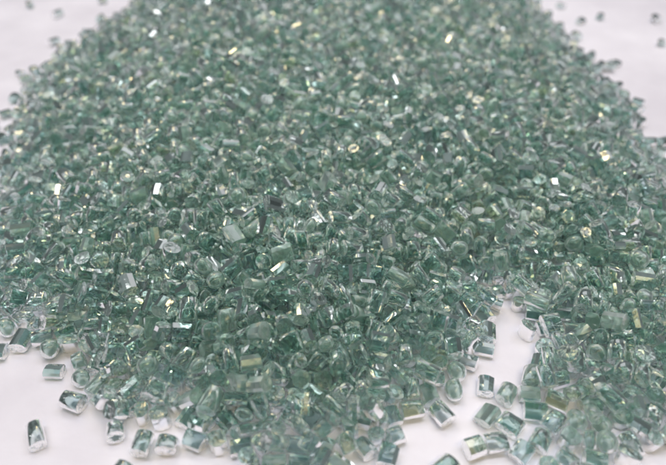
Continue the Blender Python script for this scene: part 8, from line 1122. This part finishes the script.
0,1321,3380,189,92,9,21,6,1380,3374,151,13,20,23,30,1519,3350,169,35,13,1,14,1565,3348,198,42,27,9,18,1624,3367,201,55,18,0,11,1720,3380,181,44,48,0,0,1796,3362,189,38,20,4,23,1893,3368,206,1,35,86,
18,1936,3354,202,118,28,26,11,2014,3395,179,77,24,21,20,2083,3370,199,115,43,112,7,2146,3358,175,105,43,54,11,2263,3323,183,20,74,98,2,2392,3379,170,23,42,10,12,2480,3356,154,4,-28,99,
16,2537,3358,162,111,39,44,26,2613,3339,173,25,40,78,6,2693,3365,140,79,48,17,23,2762,3394,158,20,80,6,16,1076,3410,165,54,21,102,12,1171,3391,145,88,36,92,29,1301,3429,154,110,-13,10,
32,1351,3439,175,10,79,20,0,1438,3426,177,39,29,84,25,1499,3418,190,102,8,11,17,1548,3400,174,40,33,116,6,1683,3411,173,95,44,4,33,1763,3415,174,111,77,32,4,1840,3426,190,60,24,99,
13,1924,3430,184,11,-25,19,19,1978,3403,193,1,10,114,2,2055,3432,197,51,47,110,4,2117,3412,180,50,18,113,18,2276,3385,184,104,37,4,25,2368,3420,177,9,21,9,3,2444,3410,169,111,41,54,
14,2537,3416,183,9,31,85,5,2647,3405,174,102,-16,15,6,1239,3454,157,108,38,93,17,1393,3500,189,3,-26,30,23,1454,3498,184,10,76,113,11,1517,3457,175,73,17,114,13,1553,3496,173,73,41,9,
9,1820,3489,169,17,15,53,14,1879,3465,188,63,23,12,7,2082,3478,188,0,-26,23,18,2211,3471,174,114,82,11,4,2276,3457,188,21,8,113,9,2332,3463,191,4,28,97,27,2446,3455,200,34,8,105,
12,2503,3466,172,80,13,12,12,2552,3484,164,22,32,90,28,2614,3508,166,114,36,115,6,1276,3524,174,21,43,9,31,1376,3564,195,6,33,98,6,1422,3559,176,25,32,29,0,1477,3547,178,51,49,118,
7,1628,3562,177,117,-23,106,30,1783,3559,163,64,52,5,12,1833,3549,181,119,34,19,12,1923,3524,189,1,45,68,14,1985,3551,194,67,36,7,11,2037,3562,181,39,31,7,2,2168,3566,171,30,34,118,
27,2306,3512,180,116,30,99,15,2380,3516,207,26,26,59,0,2462,3506,185,23,31,103,14,2529,3542,172,63,19,14,27,2558,3581,175,45,12,95,15,2628,3551,189,30,12,91,9,2663,3555,180,90,7,36,
16,1145,3619,166,92,-30,0,1,1203,3584,152,30,45,86,18,1255,3579,148,66,12,108,30,1293,3584,181,5,72,109,15,1383,3614,199,72,12,119,13,1423,3617,187,47,14,16,10,1537,3605,162,91,20,86,
3,1727,3599,183,84,18,1,6,1798,3606,166,16,76,111,33,1877,3589,184,104,34,3,16,1932,3590,200,115,23,26,3,2014,3601,183,39,67,3,2,2118,3612,171,40,14,23,1,2283,3606,199,45,30,75,
27,2392,3595,199,112,28,56,33,2476,3573,165,111,20,90,0,2526,3621,143,114,-17,116,11,2602,3593,191,83,9,91,7,2649,3613,170,119,33,27,16,2748,3606,185,110,81,104,0,2895,3608,187,98,28,95,
32,1131,3661,177,20,42,34,17,1173,3687,178,97,83,10,8,1246,3623,166,28,24,54,14,1360,3662,166,107,30,89,5,1417,3665,165,98,-5,107,7,1471,3647,165,3,26,29,22,1563,3699,167,116,46,86,
19,1597,3656,154,29,24,23,10,1697,3657,190,35,33,107,27,1756,3662,189,6,56,75,19,1836,3658,186,33,-15,113,24,1910,3643,205,105,49,55,11,1984,3643,173,6,-11,15,1,2038,3658,174,41,34,33,
17,2177,3677,171,18,72,11,31,2256,3631,164,50,41,108,9,2293,3682,168,9,22,96,18,2348,3679,176,92,42,28,18,2420,3644,188,118,-13,109,6,2489,3694,155,80,16,100,4,2573,3705,165,105,83,105,
0,2639,3681,175,69,26,90,22,2707,3668,186,55,30,25,13,2795,3666,168,11,31,89,15,2850,3656,164,60,27,96,23,1113,3718,162,112,31,92,7,1180,3745,204,27,67,5,31,1221,3716,191,115,37,9,
11,1306,3729,195,11,31,16,20,1398,3720,165,40,32,34,10,1448,3735,162,70,29,101,1,1508,3706,165,17,78,24,21,1574,3750,169,61,19,10,12,1640,3741,163,91,-11,115,3,1710,3729,152,21,25,29,
13,1789,3727,193,70,40,28,14,1882,3698,195,45,32,41,17,1942,3707,184,10,-5,42,19,1996,3732,191,54,19,103,5,2063,3723,175,94,42,49,18,2137,3720,172,74,32,89,15,2193,3730,163,107,20,113,
18,2234,3699,185,80,50,11,4,2326,3759,180,2,40,26,9,2379,3745,165,22,43,36,5,2444,3747,170,100,11,7,10,2522,3744,188,97,13,3,10,2602,3751,187,8,-1,102,6,2660,3757,171,7,49,79,
2,2723,3724,180,86,24,117,2,2818,3714,185,105,47,49,22,2877,3714,193,6,14,51,11,1146,3787,189,11,74,0,33,1226,3774,184,110,19,66,1,1292,3794,177,94,14,95,10,1355,3761,198,1,19,49,
26,1412,3799,196,118,2,5,7,1453,3808,173,96,28,93,7,1542,3793,174,110,35,15,0,1630,3802,193,70,24,26,11,1715,3788,168,106,36,91,18,1788,3792,186,61,10,4,23,1836,3776,174,24,24,15,
7,1886,3763,166,108,44,19,3,1936,3777,189,99,21,44,1,2050,3779,156,37,38,79,10,2105,3776,179,114,17,79,27,2161,3780,193,6,41,60,9,2239,3755,188,4,19,105,8,2308,3827,196,115,52,83,
16,2361,3808,167,115,20,46,20,2427,3789,164,84,76,6,18,2492,3796,166,9,47,72,11,2579,3799,189,100,4,95,12,2625,3801,165,104,34,30,12,2681,3814,163,46,45,11,14,2754,3777,158,118,13,114,
19,2895,3774,158,93,-24,114,5,1098,3892,168,29,23,68,7,1182,3891,181,81,11,90,14,1228,3863,172,40,20,83,10,1318,3873,202,113,51,18,15,1400,3855,154,90,36,73,12,1462,3860,164,87,39,119,
32,1524,3857,174,4,-21,109,16,1614,3842,162,67,44,8,16,1680,3852,164,43,21,29,2,1732,3843,159,3,76,112,4,1781,3874,182,4,19,36,10,1844,3863,187,112,87,98,25,1928,3857,165,37,69,2,
0,2004,3854,157,4,39,82,0,2082,3833,181,21,14,85,25,2135,3868,198,11,-15,108,19,2217,3838,184,5,48,47,4,2292,3892,187,28,39,32,9,2334,3869,179,28,33,89,24,2390,3897,199,0,73,22,
19,2466,3873,181,0,22,40,16,2538,3839,151,34,38,91,7,2598,3856,179,118,31,6,7,2657,3866,172,6,81,100,14,2749,3846,182,15,42,92,11,2802,3829,193,117,-23,115,7,2915,3811,152,96,19,54,
6,1154,3984,150,15,47,85,2,1316,3947,181,118,34,83,12,1375,3891,158,43,-16,0,6,1414,3921,173,63,40,117,15,1494,3924,181,54,37,114,5,1540,3922,207,9,32,93,1,1639,3938,181,31,24,83,
29,1714,3904,182,10,71,85,30,1761,3935,196,113,77,113,1,1843,3940,181,116,31,86,11,1893,3950,180,42,42,26,18,1963,3917,178,90,18,2,14,2028,3926,192,53,30,90,7,2095,3910,175,54,20,104,
5,2186,3939,175,18,24,87,30,2240,3932,174,13,11,29,15,2317,3958,183,59,48,10,8,2346,3918,196,21,-16,11,10,2433,3926,185,76,14,8,31,2519,3888,182,107,20,106,14,2582,3912,175,9,38,10,
19,2636,3941,174,115,-9,99,13,2720,3907,179,110,75,112,19,2733,3957,172,47,18,114,5,2748,4033,170,106,47,12,4,1298,4020,148,116,44,61,31,1399,4023,166,39,-11,110,4,1473,3989,188,27,20,27,
10,1513,3974,161,28,28,89,30,1566,3981,167,12,53,103,0,1591,4033,178,19,76,113,13,1727,3976,183,22,27,78,19,1798,4002,190,15,74,10,2,1873,4005,197,103,36,57,12,1937,3979,154,11,27,49,
12,1995,3986,156,0,-26,97,17,2072,4005,179,101,30,37,0,2138,4015,194,93,15,20,31,2234,4016,187,96,26,9,13,2280,3987,178,119,-13,12,13,2343,4015,168,113,32,117,19,2394,4003,169,116,-5,50,
15,2466,3972,188,26,-13,1,9,2517,3946,176,88,13,19,16,2604,3997,197,18,-20,101,8,2656,3982,166,57,15,10,20,1413,4173,150,8,30,31,19,1595,4113,165,119,38,68,25,1668,4072,165,102,26,101,
22,1743,4066,186,28,-18,118,7,1859,4103,179,38,-18,0,15,1914,4047,159,43,22,84,4,1982,4056,165,14,18,95,12,2068,4073,174,67,11,102,21,2111,4064,157,4,30,84,31,2191,4052,167,115,28,15,
14,2272,4056,182,97,12,43,19,2302,4092,186,25,-3,100,12,2350,4161,154,9,-11,35,19,2421,4082,182,2,35,60,18,2493,4061,187,119,79,88,30,1926,4134,174,3,37,111,9,1953,4105,167,25,20,80,
6,2031,4125,164,43,46,19,6,2080,4139,150,72,43,97,29,2128,4119,165,20,39,21,18,1726,2093,176,118,82,22,20,1857,2081,205,111,40,95,24,1365,2168,176,22,29,67,17,1756,2141,197,101,5,98,
32,1970,2126,171,19,16,112,5,1483,2184,186,20,24,114,18,1737,2198,191,11,24,32,15,2202,2175,207,42,22,28,27,2303,2290,221,113,-17,5,14,1927,2313,200,8,20,33,2,2247,2306,213,5,44,83,
17,2490,2310,201,16,-27,107,32,2557,2311,218,112,22,16,9,1907,2400,193,56,28,31,21,2296,2388,186,115,70,1,13,2081,2439,212,26,-11,15,30,2420,2479,213,70,24,109,9,2535,2427,201,84,17,40,
8,1379,2524,199,71,27,93,12,1548,2495,230,87,9,5,8,2067,2520,219,74,29,116,33,2129,2492,187,118,32,91,8,2330,2492,193,107,18,62,22,2374,2506,190,52,11,16,27,2558,2499,188,119,-15,103,
11,1413,2574,209,10,33,45,9,1531,2552,214,97,43,39,25,2075,2566,217,0,73,118,8,2290,2535,215,90,18,1,9,2397,2586,180,19,50,83,12,1426,2631,205,0,27,86,18,1482,2599,209,116,20,44,
22,1764,2640,210,11,17,58,16,1837,2643,187,116,30,31,11,1972,2626,242,105,-14,27,11,2028,2636,228,113,20,2,12,2103,2612,217,28,28,84,4,2315,2614,208,30,19,18,2,2371,2664,195,96,20,109,
20,2434,2642,204,99,36,19,3,2507,2625,206,41,41,104,5,1467,2678,213,22,73,3,30,1516,2649,217,51,42,97,15,1879,2695,197,43,25,31,11,2326,2718,197,60,18,112,24,2395,2718,209,117,22,104,
25,2454,2708,194,46,30,101,1,2573,2668,209,6,-21,105,1,1341,2752,196,69,39,27,15,1403,2768,189,46,44,10,8,2364,2770,214,44,16,5,11,1455,2816,209,69,33,91,11,1679,2842,218,98,-21,117,
26,1741,2826,209,73,37,29,20,1898,2806,215,8,43,37,10,2017,2825,219,1,51,31,11,2105,2770,224,118,82,7,18,2162,2842,211,49,39,8,15,2202,2818,180,16,46,66,18,2246,2788,185,5,34,105,
29,2333,2811,219,107,21,57,21,1290,2885,175,113,29,30,21,1699,2892,233,22,33,100,25,1834,2868,202,98,36,99,24,1982,2859,244,75,27,1,1,2120,2883,219,31,38,39,31,2165,2900,222,57,39,102,
17,2241,2859,214,1,17,55,15,2365,2887,228,43,32,95,6,1241,2951,193,89,28,31,6,1561,2962,192,10,30,43,12,1676,2945,215,13,42,115,12,1742,2929,216,21,43,54,32,1870,2897,198,25,31,52,
15,1982,2948,231,13,25,31,12,2126,2964,241,113,7,16,6,2259,2907,230,74,29,18,9,2330,2937,236,112,14,7,13,2426,2956,223,66,31,34,9,1340,2965,188,27,37,33,19,1389,2975,213,1,90,100,
5,1651,3003,227,117,21,10,8,1710,3012,219,70,45,24,10,1764,2984,202,7,77,104,10,1821,2985,201,78,35,93,15,1958,3029,213,27,47,86,8,2306,2982,221,74,31,40,25,2363,3001,223,117,73,4,
26,2484,3025,199,7,87,95,8,1287,3050,188,11,36,112,14,1379,3038,203,27,-13,114,17,1536,3040,212,104,-18,16,11,1667,3062,196,76,33,34,4,1791,3047,213,85,37,91,2,1930,3066,201,19,-9,2,
6,1994,3062,211,75,28,35,7,2141,3059,243,18,-7,101,6,2334,3056,214,4,-24,119,7,2387,3049,210,22,2,5,0,2452,3079,202,5,73,11,23,1523,3084,226,19,83,3,19,1578,3126,230,29,41,34,
31,1709,3125,219,96,47,34,31,1769,3105,221,105,29,6,9,1829,3108,210,53,16,1,32,1900,3109,197,16,76,7,22,1954,3110,233,15,43,58,16,2113,3143,209,85,21,93,5,2161,3134,210,103,-26,118,
1,2221,3140,205,11,14,24,24,2294,3099,220,76,31,7,10,2370,3114,205,1,38,25,27,2503,3143,186,69,50,116,11,1216,3217,178,105,48,13,6,1355,3162,200,39,50,13,12,1472,3148,227,115,37,13,
10,1845,3155,194,84,-21,119,18,1914,3164,207,81,32,87,25,2071,3188,206,90,72,7,18,2193,3199,214,105,36,44,1,2327,3163,223,32,31,82,7,2455,3205,219,15,18,43,21,2687,3161,212,98,17,72,
10,1422,3237,200,17,41,89,25,1481,3213,219,20,31,45,0,1548,3237,224,112,87,96,15,1599,3265,233,115,-11,96,22,1674,3274,219,116,19,17,12,1754,3251,206,22,33,35,11,1821,3207,219,110,49,43,
1,2182,3259,214,116,51,63,12,2224,3238,201,34,70,7,18,2298,3225,213,11,30,89,30,2356,3230,192,84,15,115,19,2424,3246,191,3,21,58,9,2491,3241,218,15,30,43,32,2567,3241,208,76,28,76,
14,2663,3210,206,33,39,99,28,1451,3303,188,114,14,117,31,1499,3304,230,113,33,26,0,1727,3306,211,78,76,0,23,1815,3294,205,41,23,29,1,1878,3305,204,26,29,85,2,2021,3284,198,45,25,31,
6,2084,3307,214,72,21,32,11,2274,3284,212,9,21,21,15,2338,3268,215,38,19,115,28,2372,3305,202,0,44,65,8,1417,3366,179,74,34,82,14,1476,3362,200,49,10,114,14,1847,3357,224,51,16,1,
30,1924,3361,243,91,5,87,13,1982,3341,224,107,31,54,15,2030,3385,210,72,24,21,4,2218,3360,198,9,17,102,12,2284,3347,212,94,41,44,18,2454,3342,196,0,10,66,11,2671,3353,179,16,19,20,
3,1456,3398,225,101,36,14,3,1556,3425,233,115,17,3,5,1587,3460,207,56,29,107,0,1636,3432,220,113,8,24,14,1731,3415,217,104,24,97,15,1814,3419,222,50,24,22,11,1878,3438,224,114,-26,106,
17,1950,3437,227,119,29,34,3,2009,3450,228,103,26,100,13,2103,3428,223,115,34,16,28,2176,3421,213,59,31,119,1,2230,3429,209,0,-23,31,13,2282,3406,226,23,89,117,23,2343,3410,226,65,47,12,
29,2418,3384,208,98,74,6,12,2494,3404,205,5,11,116,15,2629,3380,207,106,36,55,4,1361,3487,244,22,69,0,2,1495,3472,214,105,17,119,0,1562,3523,218,0,-17,24,22,1619,3491,182,3,21,115,
18,1709,3457,203,62,35,5,25,1780,3467,206,104,39,48,3,1834,3490,225,96,-15,115,17,1917,3485,223,108,17,11,13,1974,3494,207,19,-14,0,32,2039,3493,206,96,16,83,9,2130,3478,207,30,27,86,
16,2182,3481,204,13,79,4,9,2255,3495,205,34,75,2,16,2322,3466,232,33,29,92,33,2394,3472,230,117,-9,9,2,2506,3451,226,92,67,0,6,2530,3499,203,46,15,10,8,1305,3546,205,52,40,100,
13,1394,3538,234,106,29,18,1,1427,3507,223,38,21,82,28,1514,3552,201,108,47,108,33,1579,3593,204,119,-12,46,29,1673,3569,200,95,75,11,24,1735,3534,188,71,25,97,0,1781,3540,212,23,30,38,
14,1879,3533,209,43,30,28,18,1946,3545,236,9,79,98,11,2009,3533,226,10,21,44,3,2070,3543,223,18,-16,117,27,2135,3552,203,102,36,30,19,2189,3529,198,14,35,110,30,2275,3548,197,15,24,39,
0,2329,3524,227,100,6,8,25,2423,3543,226,119,41,40,29,2495,3532,213,16,79,10,6,2629,3507,214,6,79,31,13,1247,3558,213,16,-17,102,29,1335,3612,213,94,25,96,8,1452,3646,221,93,23,92,
11,1501,3629,198,9,-21,108,13,1559,3647,194,87,27,101,8,1622,3622,188,38,32,8,32,1668,3622,184,25,43,93,29,1769,3605,208,29,16,5,16,1836,3610,204,15,22,87,13,1902,3585,239,99,11,77,
32,1965,3625,236,3,41,10,23,2054,3605,222,26,27,91,21,2092,3598,203,101,26,32,9,2164,3600,202,89,38,50,9,2222,3582,172,2,11,83,4,2319,3577,215,110,7,64,15,2374,3571,235,12,-10,30,
10,2457,3600,205,104,43,40,10,2509,3615,209,1,-21,100,33,2561,3639,186,75,34,18,20,2646,3624,215,16,30,62,13,2700,3597,193,56,16,115,22,1310,3656,196,16,29,27,5,1391,3669,217,14,89,10,
5,1469,3692,208,84,30,119,6,1520,3677,196,80,22,18,15,1579,3683,210,101,44,110,30,1638,3689,174,27,41,76,13,1712,3677,231,0,-21,32,17,1798,3680,222,14,20,92,29,1876,3648,230,5,-18,109,
12,1964,3675,235,103,74,7,14,2002,3668,206,14,78,18,14,2075,3663,209,83,41,113,29,2132,3657,195,98,46,69,9,2210,3646,201,107,48,77,17,2269,3673,210,116,51,111,10,2341,3644,215,16,35,113,
13,2402,3709,205,119,-17,32,27,2467,3695,193,68,21,90,13,2527,3690,189,102,33,92,13,2607,3678,215,55,25,21,14,2673,3686,223,113,36,15,9,1267,3749,214,116,16,109,4,1362,3710,219,100,87,9,
14,1433,3741,212,11,-1,114,20,1488,3760,195,7,78,9,7,1559,3753,215,92,26,20,14,1624,3735,217,109,23,11,8,1674,3718,189,3,-14,11,0,1727,3732,212,17,39,117,21,1841,3733,198,100,20,75,
9,1915,3735,222,15,80,18,23,1966,3732,246,24,71,16,32,2040,3758,201,9,82,103,16,2093,3720,212,16,38,16,7,2173,3722,222,105,-11,94,31,2216,3698,237,46,34,84,8,2294,3714,202,89,28,117,
0,2390,3767,211,19,-16,5,0,2480,3771,217,9,47,67,25,2461,3718,229,18,24,4,11,2552,3762,229,13,22,52,25,2643,3729,221,21,-13,15,11,1306,3836,188,16,-25,115,14,1367,3837,192,102,34,86,
5,1462,3830,221,56,34,2,16,1514,3826,212,93,47,98,21,1587,3810,218,32,39,36,2,1673,3768,201,74,49,14,2,1743,3781,207,24,-30,117,29,1825,3778,230,14,36,20,27,1867,3812,224,20,39,110,
12,1899,3830,189,107,9,27,10,1974,3811,202,3,-9,118,30,2069,3791,228,26,33,110,22,2132,3806,211,111,41,23,10,2211,3772,223,112,37,19,33,2287,3785,212,39,41,93,15,2367,3810,206,70,30,6,
11,2410,3830,184,12,42,76,20,2464,3831,205,76,25,22,5,2526,3818,200,117,13,79,26,2629,3818,214,0,33,78,0,1481,3888,215,115,-30,2,31,1560,3865,206,104,13,89,26,1630,3881,193,68,15,18,
10,1709,3842,207,21,36,88,9,1764,3826,211,111,70,83,22,1805,3852,219,26,21,32,9,1898,3896,192,34,38,116,0,1967,3869,212,57,41,0,25,2034,3866,214,114,26,92,3,2074,3896,229,23,37,31,
13,2184,3888,198,30,20,92,7,2232,3891,212,88,14,42,0,2296,3916,236,74,38,7,13,2368,3862,220,10,40,53,20,1744,4026,186,39,73,114,16,1855,3957,221,59,35,109,31,1938,3952,201,81,14,95,
25,1984,3962,209,98,6,85,9,2091,3958,196,86,-22,3,12,2239,3959,204,13,81,108,6,1410,2528,235,85,9,11,16,1843,2653,223,110,29,23,1,2377,3210,223,92,27,27,16,2033,3327,238,93,-7,11,
11,1498,3356,248,34,69,106,4,1573,3363,279,68,47,14,5,1638,3399,281,98,36,31,24,1903,3342,275,68,32,101,20,2020,3366,258,1,-5,25,4,2057,3396,255,11,14,47,6,1433,3427,249,7,73,105,
14,1503,3417,259,113,-20,5,0,1586,3474,268,18,32,58,30,1653,3468,273,32,49,116,13,1692,3433,252,15,30,25,4,1768,3420,252,53,38,112,25,1850,3399,264,37,9,105,20,1911,3406,262,104,13,107,
1,1982,3427,266,20,28,35,17,2061,3454,256,45,49,101,0,2124,3461,272,116,-5,97,5,2197,3439,257,94,63,22,15,2249,3440,259,97,44,93,26,2300,3398,282,111,56,14,7,2380,3420,248,49,46,116,
16,1461,3460,246,17,39,45,8,1529,3474,244,13,40,22,10,1612,3522,245,103,-17,108,31,1665,3490,230,69,23,97,15,1718,3490,230,18,34,60,8,1770,3493,249,116,81,6,30,1858,3532,252,110,-7,8,
15,1957,3501,262,102,15,19,0,2024,3506,266,79,36,12,3,2091,3497,244,20,-6,93,14,2165,3498,240,51,46,108,7,2223,3501,245,9,29,89,12,2278,3512,248,12,26,91,11,2288,3457,246,78,30,92,
2,2470,3483,238,96,49,17,5,2545,3512,252,97,-24,108,25,1453,3579,228,80,33,81,28,1543,3556,243,14,41,62,13,1630,3577,232,104,29,31,8,1697,3531,218,96,-10,115,14,1737,3535,247,71,27,36,
20,1822,3563,242,71,50,117,12,1912,3532,265,78,23,95,7,2011,3587,251,27,-23,1,6,2092,3592,248,93,-8,10,7,2128,3567,259,3,5,45,19,2183,3561,251,20,38,26,22,2246,3566,246,9,24,4,
11,2342,3547,275,44,30,103,13,2402,3527,268,45,36,35,8,2470,3560,242,27,35,71,8,2519,3576,240,12,-21,98,12,1529,3633,226,108,32,97,28,1616,3656,223,114,42,99,24,1683,3598,230,10,-29,102,
16,1715,3620,237,102,45,107,17,1781,3607,257,10,-26,104,4,1854,3599,267,5,43,31,26,1919,3624,273,112,38,5,10,2016,3642,252,101,38,68,12,2102,3638,245,108,40,119,15,2148,3617,236,109,31,19,
31,2215,3608,223,11,-12,116,14,2261,3625,239,114,39,31,14,2312,3621,258,17,86,2,0,2421,3610,249,80,36,36,18,2557,3688,222,77,41,20,9,1527,3780,233,45,17,13,9,1759,3690,242,73,20,91,
20,1813,3641,242,4,72,34,29,1855,3691,242,112,24,36,33,2010,3706,260,27,83,5,6,2039,3699,220,110,43,37,33,2127,3700,238,18,41,37,4,2170,3662,240,89,4,112,18,2255,3754,243,76,24,32,
2,2344,3708,214,80,18,84,11,1878,3748,232,116,51,55,9,1999,3772,221,96,29,16,31,345,2463,26,45,29,21,9,2431,612,20,3,30,38,11,2388,568,18,0,30,13,8,2199,639,19,3,30,66,12,1626,636,23,87,29,15,
7,1776,545,26,105,30,67,
]
T_ = np.array(POSES).reshape(-1, 7)
COUNT = len(T_)
kind_of = T_[:, 0]
pos = T_[:, 1:4] * 5e-5 - np.array((0.1, 0, 0))
STEP = math.radians(3)
rot = [Euler((STEP * a, STEP * (b - 30), STEP * c)) for a, b, c in T_[:, 4:7].tolist()]
rng = random.Random(3)
TONE_SHARE = [.36, .14, .10, .16, .20, .04]
tone = [rng.choices((2, 0, 3), (.7, .2, .1))[0] if V[kind_of[i]][0] == 'blob' else rng.choices(range(6), TONE_SHARE)[0] for i in range(COUNT)]
spread = pos[:, :2].copy()
for i in range(300):
    if pos[i][1] > 0.125 and np.sort(np.hypot(*(spread - spread[i]).T))[3] > 0.0045:
        tone[i] = 3
cache = {}

# ---------------------------------------------------------------- the 300 pellets that show largest, each a thing of its own
INDIVIDUALS = 300
LOOK = ['clear', 'darker green', 'cloudy', 'very pale', 'bluish', 'yellowish']
FORM = {'short': 'pellet', 'block': 'blocky pellet', 'flat': 'flattened pellet', 'long': 'long pellet', 'pair': 'double pellet',
        'disc': 'thin disc pellet', 'blob': 'rounded pellet'}
SIDE = ['far left', 'left', 'left of centre', 'right of centre', 'right', 'far right']
RANK = ['leftmost', 'second from left', 'third from left', 'fourth from left', 'fifth from left', 'sixth from left',
        'seventh from left', 'eighth from left', 'ninth from left', 'tenth from left']
flat_xy = pos[:, :2].copy()
aim = Vector((0, math.cos(math.radians(PITCH)), -math.sin(math.radians(PITCH))))
up = Vector((0, math.sin(math.radians(PITCH)), math.cos(math.radians(PITCH))))
half = math.tan(math.radians(VFOV / 2))
eye = Vector((0, 0, CAM_H))


def seen_at(point):
    r = Vector(point) - eye
    d = r.dot(aim)
    return 0.5 + r.x / d / half / 2 * 715 / 1024, 0.5 - r.dot(up) / d / half / 2


def pose_words(i):
    a = rot[i].to_matrix() @ Vector((1, 0, 0))
    if V[kind_of[i]][0] == 'blob':
        return ''
    view = (Vector(pos[i]) - eye).normalized()
    if abs(a.dot(view)) > 0.80:
        return 'end-on'
    if abs(a.z) > 0.75:
        return 'standing upright'
    s, t = a.x, a.dot(up)
    if abs(t) < 0.36 * abs(s):
        return 'lying sideways'
    if abs(s) < 0.42 * abs(t):
        return 'pointing away'
    return 'slanting right' if s * t > 0 else 'slanting left'


words, shown = [], []
for i in range(INDIVIDUALS):
    x, y = seen_at(pos[i])
    gap = np.sort(np.hypot(*(flat_xy - flat_xy[i]).T))
    alone, sparse = gap[1] > 0.0034, gap[5] > 0.0038
    side = SIDE[max(0, min(5, int(x * 6)))]
    if y < 0.55 and (alone or sparse) and (x < 0.3 or x > 0.75):
        place = 'alone on white beyond the pile, upper ' + ('left' if x < 0.5 else 'right')
    elif alone:
        place = 'alone on bare white, lower ' + side
    elif sparse:
        place = 'loose on the white fringe, lower ' + side
    elif y > 0.90:
        place = 'at bottom edge of picture, ' + side
    elif y > 0.80:
        place = 'at the foot of pile, ' + side
    elif y > 0.70:
        place = 'halfway up front of pile, ' + side
    else:
        place = 'high on front of pile, ' + side
    words.append((' '.join(w for w in (LOOK[tone[i]], FORM[V[kind_of[i]][0]], pose_words(i)) if w), place))
    shown.append(x)
label_of = {}
for key in sorted(set(words)):
    same = sorted((i for i in range(INDIVIDUALS) if words[i] == key), key=lambda i: shown[i])
    for n, i in enumerate(same):
        label_of[i] = key[0] + ' ' + key[1]
        if len(same) > 1:
            label_of[i] += ', ' + (RANK[n] if n < len(same) - 1 else 'rightmost')

for i in range(INDIVIDUALS):
    k = (int(kind_of[i]), tone[i])
    if k not in cache:
        cache[k] = make_mesh('green_pellet', *V[k[0]][1:], *MATS[k[1]])
    o = bpy.data.objects.new('green_pellet', cache[k])
    o.location = pos[i]
    o.rotation_euler = rot[i]
    COL.objects.link(o)
    o['label'] = label_of[i]
    o['category'] = 'pellet'
    o['group'] = 'green pellets spilled in a heap'

# ---------------------------------------------------------------- the rest of the heap, far past three hundred of a kind
VS, FS, MI, SM = [], [], [], []
base = 0
for i in range(INDIVIDUALS, COUNT):
    kind, v, f, fl = V[int(kind_of[i])]
    VS.append(np.array(v) @ np.array(rot[i].to_matrix()).T + pos[i])
    FS.extend([tuple(base + j for j in q) for q in f])
    MI.extend([2 * tone[i] + (1 if q == 2 else 0) for q in fl])
    SM.extend([q in (0, 3) for q in fl])
    base += len(v)
me = bpy.data.meshes.new('pellet_pile')
me.from_pydata(np.concatenate(VS).tolist(), [], FS)
for clear, cut in MATS:
    me.materials.append(clear)
    me.materials.append(cut)
me.polygons.foreach_set('material_index', np.array(MI, np.int32))
me.polygons.foreach_set('use_smooth', np.array(SM, bool))
me.update()
pile = bpy.data.objects.new('pellet_pile', me)
COL.objects.link(pile)
pile['kind'] = 'stuff'
pile['label'] = 'heap of countless small clear green pellets spread over the white surface'
pile['category'] = 'pellet pile'
